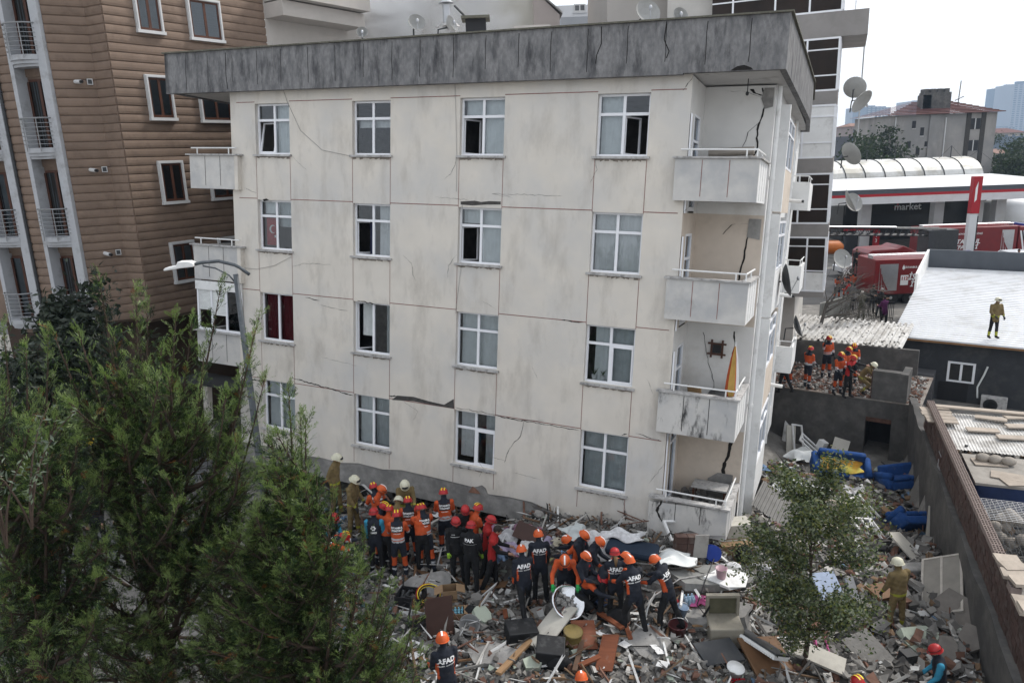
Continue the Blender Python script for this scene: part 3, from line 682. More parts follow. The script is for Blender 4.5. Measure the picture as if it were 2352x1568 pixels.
# core walls behind the boards
q = MB()
def wallq(q, a, b, z0, z1, off=.03):
    a, b = np.array(a), np.array(b); q.quad((*a, z0), (*b, z0), (*b, z1), (*a, z1))
core = [B0 + dA * 5 + np.array([.0, .4]), B0 + np.array([-.1, .35]), Q0 + np.array([-.05, .2]), P0 + np.array([-.1, .1]), endC + np.array([-.08, .06])]
for a, b in zip(core[:-1], core[1:]): wallq(q, a, b, 5.0, 18)
und = [B0 + dA * 5, B0, Q0, P0, P0 + dC * 18, P0 + dC * 18 + np.array([-14, 6]), B0 + dA * 5 + np.array([-4, 10])]
q.add([(*p, 5.08) for p in und], [tuple(range(len(und) - 1, -1, -1))])
q.build('wall', m_sidein, lb)
q = MB(); g0 = [P0 + np.array([-2.2, 2.2]), P0 + np.array([-1.2, 1.4]), P0 + dC * 18 + np.array([-1.2, .6])]
for a, b in zip([B0 + dA * 5 + np.array([-1, 2.5])] + g0[:-1], g0): wallq(q, a, b, -1, 5.1)
q.build('ground_floor_wall', mat('dark_brown_render', (.06, .04, .03), .9, .2, 2), lb)
# smooth end wall and eaves at the top
pale = mat('pale_render', (.45, .42, .39), .9, .06, 1.5)
q = MB(); a = endC + nC * .02; b = endC + dC * 12 + nC * .02
q.quad((*a, 5.1), (*b, 5.1), (*b, 17.0), (*a, 17.0))
p1 = endC + dC * .05; p2 = endC + dC * 4.4
for zz, th, o1 in ((15.9, .55, 1.1), (16.5, .8, 1.5)):
    V = [(*(p1 - nC * .1), zz), (*(p1 + nC * o1), zz), (*(p2 + nC * o1), zz), (*(p2 - nC * .1), zz)]; V += [(x, y, z + th) for x, y, z in V]
    q.add(V, [(0, 3, 2, 1), (4, 5, 6, 7), (0, 1, 5, 4), (1, 2, 6, 5), (2, 3, 7, 6), (3, 0, 4, 7)])
q.build('end_wall', pale, lb)
def cwin(s0, s1, z0, z1, window_back=False, tilt=False):
    """window in a moulded surround on the receding face"""
    ang = math.atan2(dC[1], dC[0]); W, H = s1 - s0, z1 - z0
    base = P0 + dC * s0 + nC * .03; t = .1
    q = MB()
    for o_, dp in ((0, .09), (.05, .13)):
        e = t - o_ * .6
        q.box(-e + o_ * 0, 0 - o_ * .3, -dp, 0, -e, H + e); q.box(W + o_ * .3, W + e, -dp, 0, -e, H + e); q.box(0 - o_ * .3, W + o_ * .3, -dp, 0, H + o_ * .3, H + e); 
    q.box(-t - .02, W + t + .02, -.15, 0, -t - .02, -.02)
    w_ = q.build('window', m_trim, lb, loc=(base[0], base[1], z0), rot=(0, 0, ang))
    q = MB(); f = .07
    for a, b, c, d in ((0, f, 0, H), (W - f, W, 0, H), (f, W - f, 0, f), (f, W - f, H - f, H), (W / 2 - .05, W / 2 + .05, f, H - f)): q.box(a, b, -.065, -.042, c, d)
    q.build('frame', m_brownframe, w_)
    for a, b in ((f, W / 2 - .05), (W / 2 + .05, W - f)): MB().quad((a, -.058, f), (b, -.058, f), (b, -.058, H - f), (a, -.058, H - f)).build('pane', m_darkglass, w_)
    MB().quad((0, -.036, 0), (W, -.036, 0), (W, -.036, H), (0, -.036, H)).build('window_back', mat('white_blind', (.6, .62, .64), .8, .1, 30, stretch=(.01, 1, 1)) if window_back else m_curtain_g if random.random() < .4 else m_dark, w_)  # the near-black variant paints the unlit room behind the pane
for z in (6.36, 9.22, 12.1, 14.95): cwin(1.15, 1.93, z, z + 1.3)
for k, z in enumerate((6.36, 9.22, 12.05, 14.9)): cwin(3.12, 4.3, z, z + 1.25, True)
# vents and flues on the short faces
for z in (13.25, 10.4, 7.55):
    dB = (B0 - Q0) / np.linalg.norm(B0 - Q0); nB = np.array([-dB[1], dB[0]]); 
    if nB[1] > 0: nB = -nB
    p = Q0 + dB * .62; q = MB(); q.tube([(*p, z), (*(p + nB * .05 + np.array([.0, 0])), z), (*(p + nB * .3 + np.array([.16, 0])), z - .03)], .065, 10); e = p + nB * .3 + np.array([.16, 0]); q.tube([(*e, z - .03), (*(e + nB * .07 + np.array([.05, 0])), z - .035)], .05, 10, 1); q.build('flue', [m_trim, m_black], lb)
    p = Q0 + dB * .2 + nB * .08; q = MB(); q.obb((*p, z), (.17, .05, .19), rotm(0, 0, math.atan2(dB[1], dB[0]))); v = q.build('vent', m_trim, lb)
    p = p + nB * .028; q = MB(); q.obb((*p, z), (.12, .01, .14), rotm(0, 0, math.atan2(dB[1], dB[0]))); q.build('grille', m_metal_dk, v)
# the balcony columns
angA = math.atan2(-dA[1], -dA[0]); nA = np.array([dA[1], -dA[0]])
if nA[1] > 0: nA = -nA
FL = [14.1, 11.17, 8.2, 5.25]
def column(s0, first):
    """pilasters, French doors and curved steel railings of one stack; s0 is its right-hand edge"""
    o = B0 + dA * (s0 + 1.53)
    c = thing('balcony_column', None, None, (o[0], o[1], 0), (0, 0, angA)); c.parent = lb
    q = MB(); q.box(1.2, 1.53, -.14, .5, 5.0, 18); q.box(0, .16, -.14, .5, 5.0, 18); q.build('pilaster', m_pil, c)
    for z in FL + [17.0]:
        q = MB(); q.box(.16, 1.2, .28, .32, z - .62, z - .16); q.build('spandrel', m_side, c)
        q = MB()
        n = 9
        for rr, za, zb in ((.38, z - .16, z), (.30, z - .27, z - .16), (.2, z - .36, z - .27)):
            pl = [(1.28, .3)] + [(.68 + .6 * math.cos(t), -rr * math.sin(t) - .02) for t in np.linspace(0, math.pi, n)] + [(.08, .3)]
            q.prism(pl[::-1], za, zb, 'z')
        q.build('balcony_slab', m_pil, c)
        d = MB(); H = 2.15
        for a, b in ((.18, .25), (1.11, 1.18), (.62, .72)): d.box(a, b, .26, .31, z + .005, z + H)
        d.box(.25, 1.11, .262, .31, z + H, z + H + .08); dd = d.build('french_door', m_brownframe, c)
        for a, b in ((.25, .62), (.72, 1.11)): MB().quad((a, .29, z), (b, .29, z), (b, .29, z + H), (a, .29, z + H)).build('pane', m_darkglass, dd)
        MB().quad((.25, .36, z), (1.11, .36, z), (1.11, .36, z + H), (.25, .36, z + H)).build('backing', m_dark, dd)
        curtain(None, .3, .3 + random.uniform(.25, .7), z + .05, z + H, .33, m_curtain_g, dd)
        r = MB(); ar = [(.68 + .62 * math.cos(t), -.40 * math.sin(t) - .06) for t in np.linspace(0.15, math.pi - .15, 10)]
        for i in range(6): r.tube([(x, y, z + .12 + i * .135) for x, y in ar], .011 if i < 5 else .011, 5)
        r.tube([(x, y, z + .95) for x, y in ar], .026, 6)
        for i in (0, 3, 6, 9): r.tube([(ar[i][0], ar[i][1], z - .12), (ar[i][0], ar[i][1], z + .95)], .018, 5)
        r.build('railing', mat('dull_steel', (.26, .265, .27), .5, .1, 6, metal=.5), c)
column(0, True); column(2.2, False)
p = B0 + dA * 2.17 + nA * .08; q = MB(); q.tube([(*p, 18), (*p, 5)], .05, 8); q.build('drainpipe', m_metal_dk, lb)
# ================================================================== yard, walls and low buildings on the right
def wq(q, a, b, z0, z1, thick, nrm, mi=0):
    """upright slab from plan point a to b; nrm is the side it grows to"""
    a, b, n = np.array(a), np.array(b), np.array(nrm) * thick
    z0a, z0b = (z0, z0) if np.isscalar(z0) else z0; z1a, z1b = (z1, z1) if np.isscalar(z1) else z1
    V = [(*a, z0a), (*b, z0b), (*(b + n), z0b), (*(a + n), z0a), (*a, z1a), (*b, z1b), (*(b + n), z1b), (*(a + n), z1a)]
    q.add(V, [(0, 3, 2, 1), (4, 5, 6, 7), (0, 1, 5, 4), (1, 2, 6, 5), (2, 3, 7, 6), (3, 0, 4, 7)], mi)
m_brick = mat('red_hollow_brick', (0.075, 0.045, 0.038), 0.9, 0.25, 6, rnd=.15, dirt=(.11, .095, .085), dscale=3)
rw = thing('retaining_wall', 'dark concrete retaining wall topped with red hollow bricks at right', 'wall')
q = MB(); n = 26; L = 24.0; pr = None
for i in range(n):
    a = W0 + dW * (L * i / n); b = W0 + dW * (L * (i + 1) / n); za = .5 + .08 * math.sin(i * 1.7) + (.1 if i < 3 else 0); zb = .5 + .08 * math.sin((i + 1) * 1.7)
    if i < 17: wq(q, a, b, -3, (za, zb), .26, nW)
    else: wq(q, a, b, -3, (za, zb), .30, nW)
q.build('concrete_wall', m_concrete_dk, rw)
bme = None
for c in range(5):
    for i in range(int(20 / .3)):
        s_ = 3.4 + i * .3 + (c % 2) * .15
        p = W0 + dW * s_ + nW * .20
        if bme is None:
            # hollow brick: frame with rows of holes on its top face
            t = MB(); t.box(-.142, .142, -.1, .1, 0, .168)
            bme = t.mesh('brick', m_brick)
        j = random.uniform(-.012, .012)
        inst(bme, 'brick', rw, (p[0] + nW[0] * j, p[1] + nW[1] * j, .60 + c * .18), (0, random.uniform(-.015, .015), math.atan2(dW[1], dW[0]) + random.uniform(-.02, .02)))
# the top course lies on its side and shows its holes as a pale lattice
m_lat = mat('pale_brick_lattice', (0.25, 0.20, 0.18), 0.9, .15, 5)
lt = MB()
for a in np.linspace(-.138, .138, 4): lt.box(a - .008, a + .008, -.095, .095, 0, .14)
for b in np.linspace(-.095, .095, 4): lt.box(-.138, .138, b - .007, b + .007, .002, .138)
lme = lt.mesh('brick', m_lat)
for i in range(int(19.6 / .3)):
    if 36 < i < 46 and random.random() < .6: continue
    p = W0 + dW * (3.6 + i * .3) + nW * .20; inst(lme, 'brick', rw, (p[0], p[1], 1.50), (0, 0, math.atan2(dW[1], dW[0]) + random.uniform(-.03, .03)))
# far wall with the door opening, carrying the terrace
tw = thing('terrace', 'dark concrete terrace with black doorway below where rescuers stand', 'terrace')
q = MB()
def tp(s_, d=0.0): return W0 + e1 * s_ + n1 * d
wq(q, tp(-9), tp(-1.5), -3, .28, .3, n1); wq(q, tp(-.55), tp(.5), -3, .28, .3, n1); wq(q, tp(-1.5), tp(-.55), -.45, .28, .3, n1)
q.build('front_wall', m_concrete_dk, tw)
q = MB(); wq(q, tp(-1.49), tp(-.56), -.62, -.44, .12, n1); q.build('rusty_lintel', mat('rusty_panel', (.10, .05, .035), .9, .4, 6), tw)
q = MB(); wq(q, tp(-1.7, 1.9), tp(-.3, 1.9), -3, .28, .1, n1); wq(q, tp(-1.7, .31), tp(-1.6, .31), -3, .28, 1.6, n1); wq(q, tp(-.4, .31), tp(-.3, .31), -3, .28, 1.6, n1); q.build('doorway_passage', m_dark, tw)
q = MB(); a, b, c, d = tp(-9, -.05), tp(.45, -.05), tp(.45, 4.2), tp(-9, 4.2)
q.add([(*a, .285), (*b, .285), (*c, .285), (*d, .285), (*a, .33), (*b, .33), (*c, .33), (*d, .33)], [(0, 3, 2, 1), (4, 5, 6, 7), (0, 1, 5, 4), (1, 2, 6, 5), (2, 3, 7, 6), (3, 0, 4, 7)])
q.build('slab', mat('dusty_slab', (.23, .21, .19), .95, .3, 3, bump=.5, bscale=12, col2=(.15, .12, .1)), tw)
q = MB(); wq(q, tp(-1.36, .0), tp(-.36, .0), .335, 1.52, .35, n1); wq(q, tp(-.36, 0), tp(-.1, 0), .335, 1.5, 1.2, n1); q.build('parapet_block', m_concrete_dk, tw)
for k in range(7): q = MB(); wq(q, tp(-1.41, .02), tp(-1.362, .02), .35 + k * .16, .49 + k * .16, .3, n1); q.build('brick', m_brick, tw)
bwp = np.array([17.17, 31.17])
q = MB(); wq(q, bwp - e1 * 7, bwp + e1 * .6, -.2, (1.35, 1.5), .2, n1); q.build('back_wall', m_concrete_dk, tw)
# corrugated lean-to behind the terrace
def corrugated(name, o, ex, ey, W, Lh, amp, pitch, m, parent=None, trap=True, bend=None):
    """sheet with ribs running along ey"""
    q = MB(); o, ex, ey = map(lambda v: np.asarray(v, float), (o, ex, ey)); nn = np.cross(ex, ey); nn /= np.linalg.norm(nn)
    prof = []
    k = int(W / pitch)
    for i in range(k):
        x = i * pitch; prof += [(x, 0), (x + pitch * .5, 0), (x + pitch * .58, amp), (x + pitch * .92, amp)] if trap else [(x, 0), (x + pitch * .25, amp * .7), (x + pitch * .5, amp), (x + pitch * .75, amp * .7)]
    prof.append((W, 0)); m_ = len(prof); rows = 2 if bend is None else 9
    V = []
    for j in range(rows):
        t = j / (rows - 1)
        for x, h in prof:
            P = o + ex * x + ey * (Lh * t) + nn * h
            if bend is not None: P = P + np.array(bend(x / W, t))
            V.append(P)
    F = [(j * m_ + i, j * m_ + i + 1, (j + 1) * m_ + i + 1, (j + 1) * m_ + i) for j in range(rows - 1) for i in range(m_ - 1)]
    q.add(V, F); return q.build(name, m, parent)
m_oldsheet = mat('dusty_metal_sheet', (.56, .55, .53), .6, .2, 2, metal=.1, dirt=(.2, .18, .155), dscale=1.5, drange=(.46, .72))
sh = thing('lean_to_roof', 'dusty ribbed metal lean-to roof behind the terrace strewn with rubble', 'roof')
ex3 = np.array([*e1, 0]); ey3 = np.array([n1[0], n1[1], .05])
o3 = np.array([*(bwp - e1 * 5.6 + n1 * .1), 1.45])
corrugated('sheet', o3, ex3, ey3, 5.5, 4.2, .10, .26, m_oldsheet, sh)
corrugated('bent_sheet', o3 - ex3 * 1.3 + np.array([0, 0, -.05]), ex3, ey3, 2.4, 4.0, .10, .26, m_oldsheet, sh, bend=lambda u, t: (0, 0, -.9 * max(0, .35 - t) * 1.6))
# dark grey building under the white ribbed roof
db = thing('grey_workshop', 'dark grey workshop with white ribbed metal roof and white window', 'building')
DB0 = np.array([18.4, 33.8])
m_dgrey = mat('dark_grey_render', (.042, .045, .05), .9, .15, 2, dirt=(.075, .075, .075), dscale=1.5)
q = MB(); wq(q, DB0, DB0 + e1 * 14, -2.2, (1.36, 1.36), 12, n1); q.build('wall', m_dgrey, db)
m_wroof = mat('white_roof_sheet', (.74, .75, .77), .35, .05, 1.5, metal=.25, dirt=(.5, .49, .47), dscale=.8, drange=(.5, .8))
rx = np.array([*e1, 0]); ry_ = np.array([n1[0], n1[1], .105]); ry_ /= np.linalg.norm(ry_); ro = np.array([*(DB0 - e1 * .35 - n1 * .35), 1.42])
corrugated('roof_sheet', ro + ry_ * 13.2, -ry_, rx, 13.2, 15, .08, .30, m_wroof, db)
q = MB(); wq(q, ro[:2], ro[:2] + e1 * 15, 1.32, 1.41, .05, n1); q.build('eave_trim', mat('timber_eave', (.25, .14, .07)), db)
up = ro + ry_ * 13.3
q = MB(); wq(q, up[:2], up[:2] + e1 * 5.2, 1.5, 3.9, .15, n1); q.build('parapet_panel', mat('slate_panel', (.075, .085, .10), .5, .1, 2), db)
q = MB(); wq(q, up[:2] + e1 * 5.2 - n1 * .1, up[:2] + e1 * 15, 1.5, 3.9, .15, n1); q.build('white_parapet_panel', m_white, db)
q = MB(); a0 = up[:2] - e1 * .05; a1 = up[:2] - n1 * 5.2 - e1 * .05
q.add([(*a0, 3.9), (*a0, 2.75), (*a1, 2.2), (*a1, 3.2), (*(a0 + e1 * .12), 3.9), (*(a0 + e1 * .12), 2.75), (*(a1 + e1 * .12), 2.2), (*(a1 + e1 * .12), 3.2)], [(0, 1, 2, 3), (7, 6, 5, 4), (0, 3, 7, 4), (1, 5, 6, 2), (3, 2, 6, 7), (0, 4, 5, 1)])
q.build('side_screen', m_white, db)
for i in range(9):
    p = up[:2] + e1 * (5.6 + i * 1.05) - n1 * .14; q = MB(); q.tube([(*p, 1.6), (*p, 3.85)], .035, 5); q.build('panel_joint', m_metal, db)
for s_, d_ in ((8.2, 9.5), (11.5, 6.0)):
    p = ro + rx * s_ + ry_ * d_; q = MB(); q.lathe([(.14, 0), (.14, .35), (.1, .45), (.02, .48)], 12, p); q.build('roof_vent', m_white, db)
dw = MB(); wo = DB0 - n1 * .03
def onw(s_, d=0): return DB0 + e1 * s_ - n1 * d
for a, b, c, d in ((2.05, 2.15, -.5, .45), (3.05, 3.15, -.5, .45), (2.55, 2.65, -.4, .35), (2.15, 3.05, -.5, -.42), (2.15, 3.05, .37, .45)): wq(dw, onw(a, .06), onw(b, .06), c, d, .08, n1)
w_ = dw.build('window', m_upvc, db); q = MB(); wq(q, onw(2.12, .03), onw(3.08, .03), -.45, .4, .02, n1); q.build('pane', m_darkglass, w_)
q = MB(); wq(q, onw(.4, 1.1), onw(1.62, 1.1), -1.5, 0, .95, n1); tag(q.build('metal_cabinet', mat('grey_cabinet_metal', (.12, .12, .125), .5, .15, 2, metal=.3), bevel=.02), 'grey metal cabinet with dusty top standing against the dark workshop wall', 'cabinet')
q = MB(); wq(q, onw(1.75, .02), onw(2.95, .02), -2, -.55, .02, n1); q.build('door', m_black, db)
q = MB(); p = onw(3.3, .12); q.tube([(*(p + e1 * .3), .4), (*(p + e1 * .2), 0), (*p, -.6), (*(p + e1 * .05), -1.1)], .04, 6); q.build('pipe', m_curtain, db)
ac = thing('air_conditioner', 'dusty grey outdoor air conditioner unit at foot of dark workshop wall', 'air conditioner', (*onw(4.0, .5), -1.55), (0, 0, math.atan2(e1[1], e1[0])))
MB().box(-.5, .5, -.18, .18, 0, .72).build('case', m_sill, ac, bevel=.03)
q = MB()
for k in range(5): q.lathe([(.05 + k * .055, 0), (.06 + k * .055, 0), (.06 + k * .055, .012)], 20, (-.12, -.19, .36), rotm(R_(90), 0, 0))
q.build('fan_grille', m_metal_dk, ac)
# neighbour's yard: sheets, boards, tarps, pallets
def yp(s_, d, z=0): p = W0 + dW * s_ + nW * d; return np.array([p[0], p[1], z])
angW = math.atan2(dW[1], dW[0])
ls = thing('yard_shelter', 'low dusty corrugated shelter roof weighted with pale boards in neighbouring yard', 'roof')
corrugated('roof_sheet', yp(3.7, .45, 1.35), np.array([*nW, 0]) * 1.0, np.array([*dW, -.03]), 3.2, 3.2, .025, .09, m_oldsheet, ls, trap=False)
for s_, d in ((4.0, .8), (4.0, 3.2), (6.6, .8), (6.6, 3.2)): q = MB(); p = yp(s_, d); q.tube([(p[0], p[1], -.3), (p[0], p[1], 1.3)], .05, 6); q.build('post', m_metal_dk, ls)
bd = MB().box(-.45, .45, -.16, .16, 0, .045).mesh('loose_board', mat('dusty_board', (.36, .31, .26), .9, .15, 4, rnd=.12))
for i, (s_, d, z, a) in enumerate([(.7, .35, 1.42, .1), (.95, .35, 1.45, .1), (1.3, .32, 1.45, .05), (1.6, .4, 1.44, .1), (1.9, .42, 1.43, .08), (1.1, 2.2, 1.4, -.2), (1.6, 3.1, 1.38, .2), (2.2, 1.7, 1.35, .1), (2.6, 2.6, 1.33, .12), (2.9, 3.6, 1.3, .1), (.8, 3.2, 1.42, .3)]):
    tag(inst(bd, 'loose_board', None, yp(s_ + 3.1, d * .85, z), (0, 0, angW + math.pi / 2 + a)), ('%s pale board in the row at the brick wall end of the shelter roof' % ['first', 'second', 'third', 'fourth', 'fifth'][i]) if i < 5 else ['pale board at the far middle of the shelter roof', 'pale board furthest right on the shelter roof far half', 'pale board in the centre of the shelter roof', 'pale board right of centre on the shelter roof', 'pale board at the near right corner of the shelter roof', 'tilted pale board beside the long plank'][i - 5], 'board', 'boards weighing down the shelter roof')
lb_ = MB().box(-2.3, 2.3, -.12, .12, 0, .05).build('long_plank', mat('dusty_board', (.36, .31, .26)), None, loc=yp(3.75, 2.6, 1.5), rot=(0, .03, angW + math.pi / 2 + .05)); tag(lb_, 'long pale plank across the far end of the shelter roof', 'plank')
# tarp-covered stack
ts = thing('tarpaulin_stack', 'stack under a dusty grey top and dark blue tarpaulin beside the brick wall', 'stack', yp(8.15, 1.4, 0), (0, 0, angW + math.pi / 2))
m_tarp = mat('blue_tarpaulin', (.012, .025, .075), .6, .25, 3, bump=.4, bscale=5)
q = MB()
def tarp(u, v):
    a = u * 2 * math.pi; rx_, ry2 = .78, 1.05; k = 1 / max(abs(math.cos(a)), abs(math.sin(a))); z = 1.15 - v * 1.2; f = 1 + .06 * v * math.sin(a * 9) + .03 * math.sin(a * 23) * v
    return (rx_ * math.cos(a) * k * f, ry2 * math.sin(a) * k * f, z)
q.sheet(56, 5, tarp); q.build('tarpaulin', m_tarp, ts, smooth=True)
MB().box(-.8, .8, -1.07, 1.07, 1.13, 1.2).build('top_board', mat('dusty_board_grey', (.27, .25, .225), .95, .2, 3, bump=.3), ts)
for x, y, a in ((-.2, .45, .1), (.1, -.45, -.2), (.3, -.75, .3)): MB().box(-.42, .42, -.25, .25, 0, .03).build('sheet', mat('dusty_board', (.36, .31, .26)), ts, loc=(x, y, 1.205 + .02 * random.random()), rot=(0, 0, a))
m_sack = mat('dusty_sack', (.30, .27, .235), .95, .15, 5, bump=.3)
for i, (x, y) in enumerate(((-.35, .55), (-.05, .5), (.28, .45))):
    o = MB().ell((0, 0, 0), (.2, .15, .13), n=12, m=8).build('stone', m_sack, ts, True, loc=(x, y, 1.33), rot=(0, 0, random.random()))
# pallet and sacks
m_oldwood = mat('grey_old_timber', (.11, .10, .085), .9, .25, 4, rnd=.15, stretch=(1, 6, 6))
pal = thing('pallet', 'grey weathered wooden pallet leaning beside the blue tarpaulin stack', 'pallet', yp(9.5, 1.3, .15), (R_(35), 0, angW + math.pi / 2))
for i in range(7): MB().box(-.95, .95, -.06, .06, 0, .025).build('slat', m_oldwood, pal, loc=(0, -.54 + i * .18, .1), rot=(0, 0, random.uniform(-.01, .01)))
for x in (-.85, 0, .85): MB().box(x - .05, x + .05, -.62, .62, 0, .098).build('bearer', m_oldwood, pal)
cg = thing('wire_cage', 'wire mesh cage full of pale round stones in neighbouring yard', 'cage', yp(10.6, .95, 0), (0, 0, angW + math.pi / 2))
for k in range(16):
    MB().ell((0, 0, 0), (.17, .15, .14), n=12, m=8).build('stone', m_sack, cg, True, loc=(random.uniform(-.5, .5), random.uniform(-.45, .45), .35 + .55 * (k / 16)), rot=(random.random(), random.random(), random.random()))
q = MB()
for i in range(13):
    t = -.7 + i * .117; q.tube([(t, -.6, 0), (t, -.6, 1.1), (t, .6, 1.1), (t, .6, 0)], .006, 3, cap=False); q.tube([(-.7, t * .86, 0), (-.7, t * .86, 1.1), (.7, t * .86, 1.1), (.7, t * .86, 0)], .006, 3, cap=False)
q.build('mesh_panel', m_metal, cg)
ms = MB()
for i in range(22):
    ms.tube([(-1.1, -1.0 + i * .1, .2 * math.sin(i * .3)), (0, -1 + i * .1, .25 + .1 * math.sin(i * .5)), (1.1, -1 + i * .1, .1)], .005, 3, cap=False)
    ms.tube([(-1.1 + i * .1, -1.0, .1), (-1.1 + i * .1, 0, .25), (-1.1 + i * .1, 1, .1)], .005, 3, cap=False)
tag(ms.build('wire_mesh', m_metal_dk, None, loc=yp(12.4, 1.5, .9), rot=(0, 0, angW)), 'loose grey wire mesh sheet lying beyond the brick wall', 'wire mesh')
for i, (s_, d, z, a) in enumerate([(11.3, .25, 1.66, .1), (11.6, .3, 1.68, .3), (11.9, .25, 1.66, 0), (12.2, .35, 1.7, .2), (11.2, .8, 1.5, .5), (11.8, 1.2, 1.3, -.3), (12.9, .25, 1.66, .05), (13.2, .28, 1.72, .1), (13.2, .25, 1.66, .0)]):
    o = inst(bd, 'paving_slab', None, yp(s_ + 3.1, d, z), (0, 0, angW + math.pi / 2 + a), (.5, 1.1, 1.6)); tag(o, 'pale concrete slab left on top of the brick wall', 'slab', 'slabs on the brick wall')
q = MB()
for i in range(8): q.box(-.9, .9, -.05, .0, .1 + i * .14, .14 + i * .14)
for x in (-.9, -.02, .86): q.box(x, x + .05, -.055, .4, 0, 1.2)
tag(q.build('steel_rack', m_metal, None, loc=yp(6.9, 1.0, -.2), rot=(0, 0, angW + math.pi / 2)), 'dark steel shelf rack under the edge of the corrugated shelter', 'rack')
# ================================================================== buildings and street behind
def fr(u0, v0, u1, v1, Y):
    """extents of a patch of the photograph standing at distance Y"""
    um, vm = (u0 + u1) / 2, (v0 + v1) / 2
    return gy(u0, vm, Y)[0], gy(u1, vm, Y)[0], gy(um, v1, Y)[2], gy(um, v0, Y)[2]
m_red = mat('fire_engine_red', (.17, .009, .011), .35, .12, 1.5, spec=.5)
m_redsign = mat('sign_red', (.36, .012, .02), .4, .05, 1)
m_lettw = mat('white_lettering', (.8, .8, .8), .6, .02, 1)
m_chrome = mat('aluminium', (.55, .56, .58), .3, .1, 3, metal=.8)
m_tyre = mat('black_rubber', (.02, .02, .021), .9, .2, 4)
m_carglass = mat('car_glass', (.015, .018, .022), .08, .1, 1, spec=.6)
# ---- neighbouring block with glazed balconies
ab = thing('glazed_balcony_block', 'tall pale block with glazed balconies and satellite dishes behind the leaning building', 'building')
AC = gy(1921, 240, 31.0)[:2]; ea = np.array([.91, -.41]); na = np.array([.41, .91]); ea /= np.linalg.norm(ea); na /= np.linalg.norm(na)
m_apt = mat('grey_spandrel_render', (.27, .255, .245), .9, .08, 1.5, dirt=(.22, .21, .2), dscale=1.2)
m_apt2 = mat('pale_block_render', (.50, .48, .45), .9, .08, 1.5)
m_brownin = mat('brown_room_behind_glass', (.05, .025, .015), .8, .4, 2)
def hzp(p, v): return hz(p, v)
bands = [(-140, 22, 'dark'), (85, 205, 'dark'), (240, 360, 'white'), (398, 512, 'dark'), (545, 668, 'door')]
zz = [(hz(AC, b), hz(AC, a), k) for a, b, k in bands]
ztop = zz[0][1] + 1; zbot = zz[-1][0] - .25
def apb(q, s0, s1, d0, d1, z0, z1, mi=0):
    a, b = AC + ea * s0 + na * d0, AC + ea * s1 + na * d0; wq(q, a, b, z0, z1, d1 - d0, na, mi)
q = MB(); apb(q, -7, -.35, .6, 10, zbot + .3, ztop + 2); q.build('core_wall', m_apt2, ab)
q = MB(); apb(q, -7, -1.2, 1.5, 10, -1, zbot + .3); q.build('ground_floor_wall', m_apt2, ab)
m_ww = m_upvc
for i, (z0, z1, k) in enumerate(zz):
    up_ = zz[i - 1][0] if i else z1 + 1
    w_over = 1.0 if i == 0 else 0.0
    q = MB(); apb(q, -5, 0 + (.95 if i == 1 else .02), -.02, 2.4 if i != 1 else 4.4, z1 + .02, up_ - .05); q.build('spandrel', m_apt, ab)
    if i == len(zz) - 1: q = MB(); apb(q, -5, .02, -.02, 2.4, z0 - .3, z0 - .05); q.build('spandrel', m_apt, ab)
    f = MB(); H = z1 - z0; t = .05
    apb(f, -5, 0, -.03, .0, z0 - .05, z0 + .02); apb(f, -5, 0, -.03, .04, z1 - .05, z1 + .02)
    cols = [-4.2, -2.55, -1.25, -.07] if k != 'door' else [-4.2, -2.5, -1.65, -.8, -.07]
    for c in cols: apb(f, c, c + .07, -.035, .04, z0, z1)
    for h in ([.27, .77] if k != 'door' else [.36, .82]): apb(f, -5, 0, -.032, .03, z0 + H * h, z0 + H * h + .05)
    for j in range(7): apb(f, -.03, .035, .1 + j * .36, .14 + j * .36, z0, z1)
    for h in (0, .3, .75, .97): apb(f, -.028, .03, 0, 2.3, z0 + H * h, z0 + H * h + .05)
    w_ = f.build('glazing_frame', m_ww, ab)
    q = MB(); apb(q, -5, -.04, .0, .01, z0, z1); q.build('pane', m_white if k == 'white' else mat('brown_tinted_glass', (.018, .011, .008), .25, .5, .7, spec=.2), w_)
    q = MB(); apb(q, -.02, -.01, 0, 2.3, z0, z1); q.build('pane', m_curtain if k in ('white', 'dark') else m_white, w_)
    if k == 'door': q = MB(); apb(q, -5, -.06, -.012, -.005, z0 + .02, z0 + H * .34); q.build('lower_panel', m_white, w_)
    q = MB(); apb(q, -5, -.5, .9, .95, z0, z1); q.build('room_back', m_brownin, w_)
q = MB(); p = AC + ea * .9 + na * 3.9; q.tube([(*p, zz[1][1] + .5), (*p, zz[2][0] + .8)], .03, 5); q.build('pipe', m_metal, ab)
q = MB()
for i in range(5): p = AC + ea * .45 + na * (.3 + i * .9); q.tube([(*p, zz[0][0] - .1), (*p, zz[0][1] + .6)], .025, 5)
q.build('railing_bars', m_upvc, ab)
def dish(px, Y, r, yaw, label, pitch=25, m=None):
    p = gy(px[0], px[1], Y); d = thing('satellite_dish', label, 'satellite dish', p, (0, 0, yaw))
    q = MB(); rt = rotm(R_(90 - pitch), 0, 0)
    q.lathe([(.01, .0), (r * .5, .04), (r * .8, .1), (r, .17), (r * 1.0, .19), (r * .8, .125), (r * .5, .062), (.01, .02)], 22, (0, 0, 0), rt); q.build('reflector', m or mat('dish_grey_paint', (.33, .33, .32), .7, .1, 3), d)
    q = MB(); e = rt @ np.array([0, 0, r * .95]); b = rt @ np.array([0, -r * .95, .15]); q.tube([b, e], .012, 5); q.ell(e, (.045, .045, .07)); q.build('feed_arm', m_metal, d)
    q = MB(); q.tube([(0, .02, -.02), (0, .3, -.05), (0, .34, -.5)], .025, 6); q.build('bracket', m_metal_dk, d); return d
